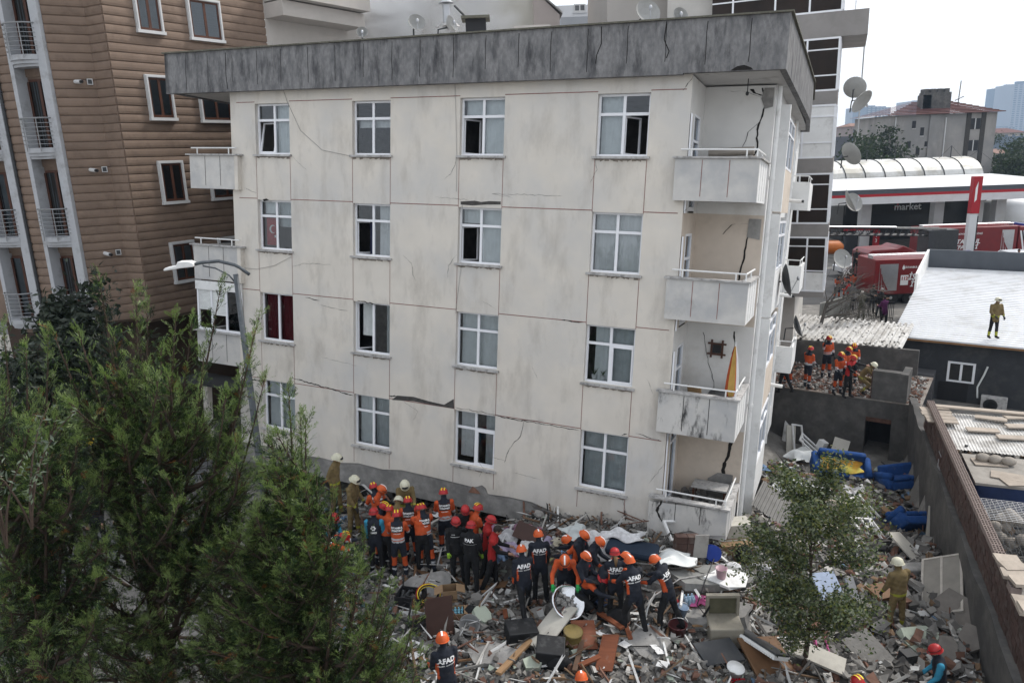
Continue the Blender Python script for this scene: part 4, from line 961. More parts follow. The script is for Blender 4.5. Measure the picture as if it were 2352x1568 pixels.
dish((1962, 205), 32, .45, 2.6, 'grey satellite dish upper of the pair on the pale block edge'); dish((1972, 228), 31.5, .5, .6, 'tilted satellite dish lower of the pair on the pale block edge', -35)
dish((1948, 358), 31.5, .5, 1.9, 'satellite dish seen edge-on at mid height of the pale block'); dish((1945, 465), 31.5, .5, 1.2, 'white satellite dish beside the fuel station canopy on the pale block'); dish((1955, 468), 32.2, .42, .3, 'smaller white satellite dish just behind another beside the canopy')
dish((1929, 597), 30.5, .42, .25, 'round grey satellite dish low on the pale block above the crowd'); dish((1796, 645), 22.5, .5, 1.32, 'large dark satellite dish edge-on on the leaning building side', 10, m_metal_dk); dish((1824, 752), 27, .42, 1.2, 'dark satellite dish beside a small balcony near the terrace', 20, m_metal_dk)
# ---- buildings above the parapet
m_beige = mat('beige_render', (.46, .44, .41), .92, .06, .8, dirt=(.32, .31, .3), dscale=.5)
def far_wall(name, label, u0, v0, u1, v1, Y, m, depth=8, wins=(), wm=m_trim, extra_h=12):
    x0, x1, z0, z1 = fr(u0, v0, u1, v1, Y)
    t = thing(name, label, 'building', (x0, Y, 0)); W = x1 - x0
    MB().box(0, W, 0, depth, -12, z1 + (extra_h if v0 <= 0 else 0)).build('wall', m, t)
    for (a, b, c, d) in wins:
        wx0, wx1, wz0, wz1 = fr(a, b, c, d, Y); f = MB(); k = (wx1 - wx0) * .1
        for p in ((wx0, wx0 + k, wz0, wz1), (wx1 - k, wx1, wz0, wz1), (wx0 + k, wx1 - k, wz0, wz0 + k), (wx0 + k, wx1 - k, wz1 - k, wz1), ((wx0 + wx1) / 2 - k / 2, (wx0 + wx1) / 2 + k / 2, wz0 + k, wz1 - k)): f.box(p[0] - x0, p[1] - x0, -.06, .0, p[2], p[3])
        f.box(wx0 - x0 - k, wx1 - x0 + k, -.12, 0, wz0 - k, wz0 - .005)
        w_ = f.build('window', wm, t); MB().quad((wx0 - x0, -.012, wz0), (wx1 - x0, -.012, wz0), (wx1 - x0, -.012, wz1), (wx0 - x0, -.012, wz1)).build('pane', mat('dim_pane', (.10, .105, .11), .15, .3, .6, spec=.5), w_)
    return t, x0, x1, z1
far_wall('beige_house', 'beige rendered house behind the smoke above the parapet', 700, 0, 1110, 130, 46, m_beige, wins=[(752, 0, 782, 42), (828, 60, 857, 86), (950, 45, 990, 80)])
far_wall('cream_house', 'cream rendered house right of the smoking chimney', 1100, 0, 1228, 100, 44.5, mat('cream_render', (.55, .53, .47), .92, .05, .8))
t, x0, x1, z1 = far_wall('pink_house', 'pale pink gabled house wing behind the roof edge', 1228, 35, 1286, 110, 43, mat('pale_pink_render', (.50, .44, .41), .92, .05, .8))
q = MB(); q.prism([(0, z1), (x1 - x0, z1), (0, z1 + 1.3)], 0, 8); q.build('gable', mat('pale_pink_render', (.5, .44, .41)), t); q = MB(); q.prism([(-.1, z1 + 1.38), (x1 - x0 + .15, z1 + .02), (x1 - x0 + .15, z1 + .1), (-.1, z1 + 1.48)], -.2, 8); q.build('roof_edge', m_sill, t)
far_wall('white_house', 'distant white house with grey roof and blue-grey lower block', 1250, 12, 1402, 40, 62, mat('white_render', (.62, .63, .65), .9, .04, 1), wins=[(1318, 10, 1345, 28), (1270, 18, 1285, 26)])
far_wall('blue_grey_block', 'blue-grey low block in front of the distant white house', 1290, 38, 1405, 90, 55, mat('blue_grey_render', (.36, .39, .44), .9, .05, 1))
far_wall('greige_block', 'greige rendered block right behind the parapet with white window', 1395, 0, 1836, 140, 36, mat('greige_render', (.40, .375, .35), .92, .05, .8), wins=[(1668, -30, 1735, 28)], wm=m_upvc)
q = MB(); x0, x1, z0, z1 = fr(1180, 58, 1265, 100, 30); q.box(x0, x1, 30, 32, z0 - 2, z1); tag(q.build('stair_head', mat('pale_render', (.45, .42, .39))), 'small pale flat-roofed stair head standing on the main roof', 'roof structure')
# ---- roof furniture of the main building
def on_roof(u, v, ylocal, lift=0):
    p = fac(u, v, ylocal); return b2w((p[0], ylocal, 9.06 + lift))
ch = thing('chimney', 'round metal roof chimney with conical cap giving off white steam', 'chimney', on_roof(1040, 40, 4.0))
MB().box(-.25, .25, -.25, .25, 0, 2.2).build('base', m_sill, ch); MB().lathe([(.13, 2.2), (.13, 2.85)], 14).build('pipe', m_metal, ch); MB().lathe([(.25, 2.9), (.05, 3.05), (.02, 3.05)], 14).build('cap', m_metal, ch); MB().lathe([(.42, 2.2), (.3, 2.3), (.13, 2.32)], 4).build('collar', m_sill, ch)
ch2 = thing('brick_chimney', 'short soot-black brick chimney with thin concrete cap on the roof', 'chimney', on_roof(1100, 60, 3.0, .75))
MB().box(-.3, .3, -.3, .3, -.75, 1.35).build('stack', m_dark, ch2); MB().box(-.42, .42, -.42, .42, 1.352, 1.42).build('cap', m_moss, ch2); q = MB(); q.tube([(-.3, -.2, 1.42), (-.6, -.4, 1.7)], .03, 5); q.build('rod', m_metal_dk, ch2)
for (u, v, yl, r, yw, lb2) in ((955, 60, 1.6, .25, .35, 'grey satellite dish left of the smoking chimney on the roof'), (1028, 62, 1.4, .24, 1.2, 'white satellite dish seen edge-on below the smoking chimney'), (832, 82, 1.5, .17, .2, 'small satellite dish leftmost above the parapet'), (1482, 36, 2.2, .34, .3, 'big pale satellite dish right above the parapet'), (1556, 44, 2.0, .2, .3, 'low satellite dish rightmost above the parapet')):
    p = fac(u, v, yl); P = b2w(p); d = dish((u, v), P[1], r, yw, lb2)
# ---- fuel station
fs = thing('fuel_station', 'fuel station with white canopy, grey and red fascia stripes and dark market shop', 'fuel station')
m_can = mat('white_canopy_metal', (.60, .61, .62), .5, .05, 1, dirt=(.5, .49, .47), dscale=.4)
YC = 66.0
xl, xr, zb_, zt_ = fr(1900, 425, 2480, 462, YC); zl, zr_ = gy(1935, 464, YC)[2], gy(2340, 464, YC)[2]; zc = (zl + zr_) / 2
for z0, z1, m in ((zc, zc + .62, m_can), (zc + .62, zc + .86, m_redsign), (zc + .86, zc + 1.26, mat('slate_panel', (.075, .085, .10)))):
    MB().box(xl, xr, YC - (0.12 if m is m_can else 0), YC + 16, z0 + .002, z1).build('fascia', m, fs)
q = MB(); xm = gy(2120, 420, YC)[0]; q.add([(xl, YC - .05, zc + 1.27), (xr, YC - .05, zc + 1.27), (xr, YC + 16, zc + 1.27), (xl, YC + 16, zc + 1.27), (xl + 3, YC + 8, zc + 1.9), (xr - 3, YC + 8, zc + 1.9)], [(0, 1, 5, 4), (1, 2, 5), (2, 3, 4, 5), (3, 0, 4)]); q.build('canopy_roof', m_can, fs)
for u in (1985, 2150, 2240, 2290):
    x = gy(u, 500, YC + 4)[0]; MB().box(x - .45, x + .45, YC + 3.6, YC + 4.4, -.1, zc - .01).build('pillar', m_can, fs)
x0, x1, _, _ = fr(1935, 480, 2300, 560, YC + 14); MB().box(x0, x1, YC + 14, YC + 20, -.2, zc - .02).build('shop_front', mat('dark_shop', (.02, .021, .022), .3, .4, .5), fs)
x0, x1, z0, z1 = fr(2000, 466, 2180, 490, YC + 13.8); MB().box(x0, x1, YC + 13.7, YC + 13.98, z0, z1).build('shop_sign', mat('brown_sign_panel', (.04, .037, .033)), fs)
p = gy(2085, 475, YC + 13.6); lettering('market', 1.0, m_lettw, fs, p, (R_(90), 0, 0), 'shop_lettering', extrude=.02, bold=.015)
q = MB(); p = gy(2058, 474, YC + 13.6)
for dx, dz in ((-.2, -.2), (0.1, .1), (.1, -.2)): q.box(p[0] + dx, p[0] + dx + .18, p[1], p[1] + .05, p[2] + dz, p[2] + dz + .18)
q.build('shop_emblem', m_redsign, fs)
for u0, u1 in ((1938, 2020), (2165, 2290)): x0, x1, z0, z1 = fr(u0, 523, u1, 529, YC + 3.5); MB().box(x0, x1, YC + 3.4, YC + 3.5, z0, z1).build('pump_beam', m_redsign, fs)
for u in (1940, 1975): x0, x1, z0, z1 = fr(u, 535, u + 28, 590, YC + 4); MB().box(x0, x1, YC + 3.9, YC + 4.5, 0, z1).build('pump', m_dgrey, fs)
x0, x1, z0, z1 = fr(2006, 530, 2018, 590, YC + 3); pp = MB().box(x0, x1, YC + 2.9, YC + 3.2, z0, z1).build('pump_sign', m_redsign, fs)
for tx, v in (('4', 541), ('3', 553)): lettering(tx, .5, m_lettw, pp, (gy(2012, v, YC + 2.88)[0], YC + 2.88, gy(2012, v, YC + 2.88)[2]), (R_(90), 0, 0), 'numeral', extrude=.01)
# barrel roof hall
YB_ = 86.0; bh = thing('barrel_roof_hall', 'pale barrel-vaulted metal hall roof behind the fuel station', 'building')
x0, x1, z0, z1 = fr(1900, 372, 2262, 415, YB_); q = MB(); npan = 8; m_bar = mat('weathered_barrel_sheet', (.62, .62, .60), .45, .08, .8, metal=.2, dirt=(.40, .385, .34), dscale=.35, drange=(.45, .6), rnd=.12)
for i in range(npan):
    a, b = x0 + (x1 - x0) * i / npan, x0 + (x1 - x0) * (i + 1) / npan - .06; q = MB()
    arc = [(YB_ + 4 - 4 * math.cos(t), z0 + (z1 - z0 + .3) * math.sin(t)) for t in np.linspace(0, math.pi, 15)]
    q.prism(arc[::-1] , a, b, 'x'); q.build('roof_panel', m_bar, bh)
    q = MB(); q.tube([(a, y - .03, z + .03) for y, z in arc[:8]], .05, 5); q.build('rib', m_metal_dk, bh)
MB().box(x0, x1, YB_ - .05, YB_ + 8, -1, z0 - .01).build('wall', m_white, bh)
for u, v0, v1 in ((1990, 345, 372), (2055, 335, 370), (2182, 335, 372), (2245, 345, 370)):
    a = gy(u, v1, YB_ + 3); z1_ = gy(u, v0, YB_ + 3)[2]; q = MB(); q.tube([a, (a[0], a[1], z1_)], .06, 5); q.build('mast', m_metal_dk, bh)
    for s_ in (-1, 1): q = MB(); q.tube([(a[0], a[1], z1_), (a[0] + s_ * 2, a[1], a[2] - .2)], .02, 4); q.build('stay', m_metal_dk, bh)
# price sign pole
YP = 60.0; x0, x1, z0, z1 = fr(2230, 405, 2250, 490, YP); sp = thing('station_sign', 'tall red and white fuel station price sign on a pole', 'sign', ((x0 + x1) / 2, YP, 0))
wS = (x1 - x0) / 2; MB().box(-wS, wS, -.25, .25, z0, z1).build('sign_box', m_redsign, sp, bevel=.03); MB().box(-wS - .02, wS - .1, -.2, .2, -.1, z0 - .01).build('pole', m_can, sp); MB().box(wS - .098, wS + .0, -.2, .2, 1.5, z0 - .2).build('price_strip', m_black, sp)
q = MB(); q.add([(-wS * .5, -.256, z0 + .9), (0, -.256, z0 + 1.1), (0, -.256, z1 - .4), (-wS * .5, -.256, z1 - .9)], [(0, 1, 2, 3)]); q.build('emblem', m_lettw, sp)
# ---- vehicles
def wheel(parent, x, y, z, r=.5, w=.3):
    q = MB(); q.lathe([(r * .55, -w / 2), (r, -w / 2), (r, w / 2), (r * .55, w / 2)], 18, (0, 0, 0), rotm(R_(90), 0, 0)); t = q.build('wheel', m_tyre, parent, loc=(x, y, z)); MB().lathe([(.02, -w / 2 - .01), (r * .55, -w / 2 + .02), (r * .55, w / 2 - .02), (.02, w / 2 + .01)], 14, (0, 0, 0), rotm(R_(90), 0, 0)).build('rim', m_chrome, t)
def fire_truck(loc, yaw, label, L=8.4, name='fire_truck', text='big'):
    t = thing(name, label, 'fire truck', loc, (0, 0, yaw), 'fire trucks behind the collapse')
    W = 1.25
    MB().box(-L / 2, L / 2 - 2.3, -W, W, .75, 3.05).build('body', m_red, t, bevel=.05)
    q = MB(); q.prism([(L / 2 - 2.2, .7), (L / 2, .7), (L / 2 + .05, 1.7), (L / 2 - .15, 2.95), (L / 2 - 2.2, 3.0)], -W, W); q.build('cab', m_red, t, bevel=.05)
    MB().box(-L / 2, L / 2 - .1, -W + .15, W - .15, .45, .75).build('chassis', m_metal_dk, t)
    for x in (-L / 2 + 1.2, -L / 2 + 2.5, L / 2 - 1.3):
        for s_ in (-1, 1): wheel(t, x, s_ * (W - .18), .52)
    for a, b in ((L / 2 - 2.0, L / 2 - 1.3), (L / 2 - 1.1, L / 2 - .25)): MB().box(a, b, -W - .012, W + .012, 1.85, 2.6).build('cab_window', m_carglass, t)
    MB().box(L / 2 - .13, L / 2 + .03, -W + .15, W - .15, 1.8, 2.6).build('windscreen', m_carglass, t)
    for a, b in ((-L / 2 + .3, -L / 2 + 1.5), (L / 2 - 3.6, L / 2 - 2.6)):
        o = MB().box(a, b, -W - .02, W + .02, 1.0, 2.75).build('shutter', m_chrome, t)
        for k in range(3): q = MB(); q.quad((a + .05 + k * .22, -W - .024, 1.05), (a + .2 + k * .22, -W - .024, 1.05), (a + .08 + k * .1, -W - .024, 2.5 - k * .4), (a + .02 + k * .1, -W - .024, 2.5 - k * .4)); q.build('stripe', m_red, o)
    q = MB()
    for k in range(3): q.quad((L / 2 - 2.15 + k * .28, -W - .016, 1.75 + .9), (L / 2 - 2.02 + k * .28, -W - .016, 2.65), (L / 2 - 1.6 + k * .28, -W - .016, .9), (L / 2 - 1.75 + k * .28, -W - .016, .9))
    q.build('cab_stripe', m_lettw, t)
    # roof ladder
    q = MB()
    for y in (-.7, -.2): q.tube([(-L / 2, y, 3.25), (L / 2 - 2.4, y, 3.25)], .04, 5)
    for i in range(20): x = -L / 2 + .1 + i * (L - 2.6) / 20; q.tube([(x, -.7, 3.25), (x, -.2, 3.25)], .025, 4)
    q.box(-L / 2, -L / 2 + .05, -.75, -.15, 3.05, 3.25); q.box(L / 2 - 2.5, L / 2 - 2.45, -.75, -.15, 3.05, 3.25); q.build('roof_ladder', m_chrome, t)
    MB().box(L / 2 - 1.6, L / 2 - 1.3, -.9, .9, 2.98, 3.15).build('light_bar', mat('blue_lamp', (.02, .05, .3), .2), t)
    yl = -W - .03; cx = -L / 2 + 3.15
    lettering('İSTANBUL', .52, m_lettw, t, (cx + .25, yl, 1.85), (R_(90), 0, 0), extrude=.006, bold=.012, shear=.2)
    lettering('İTFAİYESİ', .46, m_lettw, t, (cx + .25, yl, 1.38), (R_(90), 0, 0), extrude=.006, bold=.012, shear=.2)
    lettering('İSTANBUL BÜYÜKŞEHİR BELEDİYESİ', .17, m_lettw, t, (cx + .2, yl, 2.5), (R_(90), 0, 0), extrude=.006, bold=.004)
    bx = MB().box(cx - 1.45, cx - .95, yl, yl + .01, 1.35, 2.0).build('number_plate_panel', m_lettw, t); lettering('112', .3, m_redsign, bx, (cx - 1.2, yl - .005, 1.78), (R_(90), 0, 0), extrude=.006, bold=.01)
    q = MB(); q.lathe([(.002, -.16), (.09, -.08), (.07, .04), (.02, .14), (.002, .18)], 10, (cx - 1.3, yl + .02, 2.5), None, 0, 1, .2); q.build('emblem', m_lettw, t)
    return t
p = gy(2240, 560, 63.5); fire_truck((p[0], 63.5, 0), R_(-2), 'red fire truck with roof ladder parked under the fuel station canopy', 10.0)
p = gy(2045, 640, 48.5); fire_truck((p[0] + 2.6, 48.5, -.1), R_(0), 'red fire truck behind the crowd partly hidden by the white roof', 8.6)
# ladder truck
p = gy(2015, 575, 54.5); lt_ = thing('ladder_truck', 'red ladder truck with long dark boom and orange hose tray', 'fire truck', (p[0], 54.5, 0), (0, 0, R_(2)), 'fire trucks behind the collapse')
q = MB(); q.prism([(-1.2, .7), (2.6, .7), (2.9, 2.1), (2.2, 2.55), (1.3, 2.95), (.9, 2.75), (-1.0, 2.7), (-1.3, 2.5)], -1.2, 1.2); q.build('cab', m_red, lt_, bevel=.06)
MB().box(-.9, .1, -1.22, 1.22, 1.75, 2.45).build('cab_window', m_carglass, lt_); MB().box(.3, 1.6, -1.22, 1.22, 1.75, 2.4).build('cab_window', m_carglass, lt_)
for x in (-.6, 1.9): 
    for s_ in (-1, 1): wheel(lt_, x, s_ * 1.05, .52)
q = MB(); zb2 = 3.55
for y in (-.45, .45):
    for dz in (0, .5): q.tube([(-9, y, zb2 + dz + .55), (4.8, y, zb2 + dz - .1)], .06, 5)
    for i in range(24): x = -9 + i * .57; za = zb2 + .55 - (x + 9) * .047; q.tube([(x, y, za), (x + .28, y, za + .5), (x + .57, y, za - .02)], .03, 4)
for i in range(26): x = -9 + i * .53; za = zb2 + 1.05 - (x + 9) * .047; q.tube([(x, -.45, za), (x, .45, za)], .025, 4)
q.build('boom', m_metal_dk, lt_)
q = MB(); q.tube([(-9, -.5, zb2 + 1.15), (1, -.5, zb2 + .68)], .07, 5); q.build('boom_rail', m_chrome, lt_)
MB().box(3.4, 5.6, -.7, .7, 2.2, 3.9).build('rescue_cage', m_metal_dk, lt_); q = MB(); q.tube([(-8.5, -.8, 3.15), (-3.4, -.8, 3.0), (-3.1, -.8, 2.95)], [.55, .5, .3], 10); q.build('hose_tray', mat('orange_plastic', (.42, .12, .02), .5), lt_, True)
MB().box(3.5, 6, -1.2, 1.2, .6, 2.19).build('rear_body', m_metal_dk, lt_)
def car(loc, yaw, paint, label, extra=None):
    t = thing('parked_car', label, 'car', loc, (0, 0, yaw), 'cars parked by the fuel station')
    q = MB(); q.prism([(-2.1, .3), (2.1, .3), (2.15, .75), (1.2, .95), (-1.9, 1.0), (-2.15, .8)], -.85, .85); q.build('body', paint, t, bevel=.08)
    q = MB(); q.prism([(-1.75, .96), (1.1, .93), (.35, 1.45), (-1.2, 1.48)], -.74, .74); q.build('cabin', paint, t, bevel=.05)
    q = MB(); q.prism([(-1.5, 1.0), (.85, .98), (.28, 1.38), (-1.1, 1.40)], -.752, .752); q.build('side_window', m_carglass, t)
    q = MB(); q.add([(1.08, -.62, .955), (1.08, .62, .955), (.385, .6, 1.44), (.385, -.6, 1.44)], [(0, 1, 2, 3)]); q.build('windscreen', m_carglass, t)
    for x in (-1.3, 1.35):
        for s_ in (-1, 1): wheel(t, x, s_ * .78, .32, .32, .2)
    for s_ in (-.6, .6): MB().ell((2.1, s_, .68), (.07, .16, .08)).build('headlight', m_chrome, t)
    if extra:
        q = MB(); q.prism([(-.9, .4), (.2, .4), (.5, .8), (-.6, .85)], -.86, .86); q.build('blue_band', mat('police_blue', (.02, .06, .3), .4), t)
    return t
p = gy(2155, 590, 60.5); car((p[0], 60.5, 0), R_(3), mat('dark_red_car_paint', (.12, .008, .012), .3, .05, 1, spec=.5), 'dark red car parked in front of the big fire truck')
p = gy(2320, 582, 56.5); car((p[0], 56.5, 0.35), R_(184), mat('silver_car_paint', (.55, .57, .6), .3, .05, 1, spec=.5), 'silver car parked right of the station sign')
p = gy(1985, 575, 58.5); car((p[0], 58.5, .1), R_(185), mat('white_car_paint', (.7, .71, .73), .3, .03, 1, spec=.5), 'white car with blue band behind the ladder boom', True)
x0, x1, z0, z1 = fr(2190, 588, 2280, 600, 50); q = MB(); q.box(x0, x1, 50, 52, z1 - .3, z1); tag(q.build('blue_awning', mat('pale_blue_panel', (.30, .36, .48), .5)), 'flat pale blue kiosk roof behind the white ribbed roof', 'kiosk roof')
q = MB(); p = gy(2345, 490, 75); q.lathe([(2.2, 0), (2.3, .4), (2.3, 2.0), (1.6, 2.5), (.6, 2.7), (.6, 2.95), (.02, 3.0)], 20, (p[0] + .5, 78, gy(2345, 510, 78)[2])); tag(q.build('water_tank', m_can, None, True), 'round white tank at the right edge beyond the canopy', 'tank')
# ---- hip-roofed house
YH = 120.0; x0, x1, z0, z1 = fr(2040, 262, 2284, 380, YH); hh = thing('hip_roof_house', 'grey rendered house with red tiled hip roof beyond the fuel station', 'building', (x0, YH, 0))
W = x1 - x0; ze = gy(2160, 262, YH)[2]; m_hh = mat('stained_grey_render', (.30, .285, .27), .92, .08, .25, col2=(.235, .23, .225), c2=(.45, .55), dirt=(.17, .165, .16), dscale=.25, dstretch=(1, 1, .3))
MB().box(0, W, 0, 12, -15, ze).build('wall', m_hh, hh)
MB().box(W * .37, W * .46, -.25, 0, -15, ze - .05).build('wall_projection', m_hh, hh)
m_tile = mat('red_roof_tile', (.12, .055, .05), .9, .3, 1.2, rnd=.1)
ri = gy(2150, 232, YH + 5)[2]
for i in range(9):
    q = MB(); t0, t1 = i / 9, (i + 1) / 9 + .02
    def rp(t): return (-.8 + t * (W * .4 + .8), W + .8 - t * (W * .28 + .8), -.8 + t * 6.8, ze + t * (ri - ze))
    a, b = rp(t0), rp(t1); h = .12; q.add([(a[0], a[2], a[3]), (a[1], a[2], a[3]), (b[1], b[2], b[3] - .06), (b[0], b[2], b[3] - .06), (a[0], a[2], a[3] + h), (a[1], a[2], a[3] + h)], [(0, 1, 5, 4), (4, 5, 2, 3)]); q.add([(a[1], a[2], a[3] + h), (a[1], 12.8 - t0 * 6, a[3] + h), (b[1], 12.8 - t1 * 6, b[3]), (b[1], b[2], b[3])], [(0, 1, 2, 3)]); q.add([(a[0], a[2], a[3] + h), (a[0], 12.8 - t0 * 6, a[3] + h), (b[0], 12.8 - t1 * 6, b[3]), (b[0], b[2], b[3])], [(3, 2, 1, 0)]); q.build('tile_course', m_tile, hh)
def hx(u): return gy(u, 300, YH)[0] - x0
def hzz(u, v): return gy(u, v, YH)[2]
for u, v0, v1, wd in ((2098, 278, 295, .6), (2138, 276, 288, .5), (2118, 293, 312, .6), (2090, 325, 342, .6), (2130, 325, 337, .5), (2112, 340, 358, .6)):
    f = MB().box(hx(u) - wd / 2, hx(u) + wd / 2, -.1, 0, hzz(u, v1) - .15, hzz(u, v1)).build('window', m_sill, hh); MB().box(hx(u) - wd / 2, hx(u) + wd / 2, -.03, .0, hzz(u, v1) + .005, hzz(u, v0)).build('pane', m_dark, f)
for u in (2222, 2256): MB().box(hx(u) - .35, hx(u) + .35, -.12, -.0, -10, ze - .02).build('dark_pilaster', mat('dark_brown_stone', (.05, .045, .04)), hh)
for v0, v1 in ((272, 297), (322, 346)): f = MB().box(hx(2226), hx(2250), -.05, 0, hzz(2240, v1), hzz(2240, v0)).build('window', m_dark, hh); MB().box(hx(2237), hx(2239), -.09, -.052, hzz(2240, v1), hzz(2240, v0)).build('mullion', m_trim, f)
for u in (2055, 2170): q = MB(); q.tube([(hx(u), -.1, -10), (hx(u), -.1, hzz(u, 270))], .1, 5); q.build('drainpipe', m_trim, hh)
for u, v0, w_, n in ((2138, 218, 1.5, 'chimney'), (2162, 212, 4.4, 'chimney')):
    z1 = gy(u, v0, YH + 2)[2]; MB().box(hx(u) - w_ / 2, hx(u) + w_ / 2, 2, 3.4, ze, z1).build(n, m_concrete_dk, hh)
for i in range(4): MB().box(hx(2162) - 2.1 + i * 1.1, hx(2162) - 1.4 + i * 1.1, 2.1, 3.3, gy(2162, 212, YH + 2)[2], gy(2162, 208, YH + 2)[2] + .3).build('chimney_pot', m_concrete_dk, hh)
q = MB(); zt2 = gy(2230, 185, YH + 4)[2]; q.tube([(hx(2228), 4, ri - 1), (hx(2230), 4, zt2)], .07, 5); q.tube([(hx(2220), 4, zt2 - 3), (hx(2240), 4, zt2 - 2.4)], .06, 4); q.build('antenna', m_metal_dk, hh)
# ---- far houses and towers
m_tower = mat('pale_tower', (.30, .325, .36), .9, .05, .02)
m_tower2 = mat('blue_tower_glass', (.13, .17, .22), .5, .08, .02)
def tower(u0, v0, u1, v1, Y, label, rows, cols, m=m_tower, m2=m_tower2, name='tower_block', depth=25):
    Y *= 2.2; depth *= 2; x0, x1, z0, z1 = fr(u0, v0, u1, v1, Y); t = thing(name, label, 'tower', (x0, Y, 0)); W = x1 - x0
    MB().box(0, W, 0, depth, -15, z1).build('wall', m, t); H = z1 - z0
    for c in range(cols):
        q = MB(); a = W * (c + .2) / cols; b = W * (c + .8) / cols
        for r in range(rows): zb = z0 + H * (r + .2) / rows; q.box(a, b, -.4, 0, zb, zb + H * .55 / rows)
        q.build('window_column', m2, t)
    MB().box(W * .2, W * .7, 4, 12, z1, z1 + (z1 - z0) * .05).build('plant_room', m2, t); return t
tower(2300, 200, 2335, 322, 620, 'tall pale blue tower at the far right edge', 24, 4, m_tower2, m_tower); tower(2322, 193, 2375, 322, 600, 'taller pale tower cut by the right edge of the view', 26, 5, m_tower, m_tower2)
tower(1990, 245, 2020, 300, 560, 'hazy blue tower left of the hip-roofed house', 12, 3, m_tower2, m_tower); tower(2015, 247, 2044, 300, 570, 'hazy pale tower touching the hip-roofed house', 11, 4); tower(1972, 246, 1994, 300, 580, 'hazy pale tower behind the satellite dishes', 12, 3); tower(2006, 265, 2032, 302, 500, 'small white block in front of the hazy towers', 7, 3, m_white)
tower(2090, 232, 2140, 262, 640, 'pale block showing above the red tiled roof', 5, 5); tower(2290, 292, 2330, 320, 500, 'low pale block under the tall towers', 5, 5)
def small_house(u0, v0, u1, v1, Y, label, wall, roofm, wins=3, rows=2, roof=True):
    x0, x1, z0, z1 = fr(u0, v0, u1, v1, Y); t = thing('distant_house', label, 'house', (x0, Y, 0)); W = x1 - x0
    MB().box(0, W, 0, 12, -15, z1).build('wall', wall, t)
    if roof: q = MB(); h = W * .16; q.add([(-.5, -.6, z1), (W + .5, -.6, z1), (W + .5, 12.6, z1), (-.5, 12.6, z1), (W * .25, 6, z1 + h), (W * .75, 6, z1 + h)], [(0, 1, 5, 4), (1, 2, 5), (2, 3, 4, 5), (3, 0, 4), (3, 2, 1, 0)]); q.build('roof', roofm, t)
    for r in range(rows):
        for c in range(wins): 
            a = W * (c + .3) / wins; zb = z0 + (z1 - z0) * (r + .25) / rows; f = MB().box(a, a + W * .4 / wins, -.1, -.0, zb, zb + (z1 - z0) * .5 / rows).build('window', m_tower2, t)
    return t
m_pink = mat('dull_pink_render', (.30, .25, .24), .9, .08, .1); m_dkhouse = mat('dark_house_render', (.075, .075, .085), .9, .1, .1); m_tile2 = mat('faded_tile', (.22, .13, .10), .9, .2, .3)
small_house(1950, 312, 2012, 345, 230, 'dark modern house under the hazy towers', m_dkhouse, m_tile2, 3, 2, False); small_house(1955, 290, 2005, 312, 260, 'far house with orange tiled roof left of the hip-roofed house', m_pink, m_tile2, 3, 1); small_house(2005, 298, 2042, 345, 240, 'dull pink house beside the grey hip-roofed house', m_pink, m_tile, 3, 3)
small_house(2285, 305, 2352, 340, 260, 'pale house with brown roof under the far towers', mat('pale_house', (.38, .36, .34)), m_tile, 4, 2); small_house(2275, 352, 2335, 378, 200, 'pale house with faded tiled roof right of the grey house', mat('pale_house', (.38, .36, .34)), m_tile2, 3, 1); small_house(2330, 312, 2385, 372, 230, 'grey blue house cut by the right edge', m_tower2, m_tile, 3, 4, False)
# ================================================================== street furniture
m_pole = mat('slate_pole_paint', (.075, .085, .095), .5, .15, 8, dirt=(.13, .14, .15), dscale=9)
YL = 17.0; pt = gy(540, 620, YL); pb = gy(597, 985, YL)
lp = thing('street_lamp', 'slate grey street lamp with curved arm and white LED head in front of the facade', 'street lamp', (pt[0], YL, 0))
zt = pt[2]; q = MB(); q.tube([(0, 0, 0), (0, 0, 3), (0, 0, zt - .1)], [.105, .09, .06], 12); q.build('post', m_pole, lp, True)
q = MB(); arm = [(.32, 0, zt - .12), (.12, 0, zt + .05), (0, 0, zt + .12), (-.35, 0, zt + .22), (-.75, 0, zt + .20), (-.9, 0, zt + .17)]; q.tube(arm, .04, 8); q.tube([(0, 0, zt - .35), (-.15, 0, zt - .12), (-.45, 0, zt + .06), (-.72, 0, zt + .12), (-.72, 0, zt + .19)], .02, 6); q.build('arm', m_pole, lp, True)
q = MB(); q.prism([(-1.6, zt + .08), (-1.55, zt + .12), (-1.3, zt + .16), (-1.25, zt + .25), (-1.0, zt + .25), (-.9, zt + .2), (-.9, zt + .12), (-1.2, zt + .1), (-1.58, zt + .05)][::-1], -.13, .13); q.build('lamp_head', m_white, lp, bevel=.02)
# fence and low wall by the crowd
fe = thing('railing_fence', 'black metal railing fence in front of the onlookers', 'fence'); a = gz(1952, 724, 0); b = gz(2050, 735, 0)
for i in range(26): p = a + (b - a) * i / 25; q = MB(); q.tube([(p[0], p[1], 0), (p[0], p[1], 1.1)], .018, 5); q.build('bar', m_black, fe)
for z in (.12, 1.08): q = MB(); q.tube([(a[0], a[1], z), (b[0], b[1], z)], .022, 5); q.build('rail', m_black, fe)
q = MB(); c = gz(1880, 745, 0); wq(q, c[:2], a[:2], 0, 1.25, .25, np.array([.4, .9])); tag(q.build('low_wall', mat('mossy_grey_wall', (.20, .20, .185), .95, .25, 2, dirt=(.09, .095, .07), dscale=1.2)), 'low mossy grey wall left of the railing fence', 'wall')
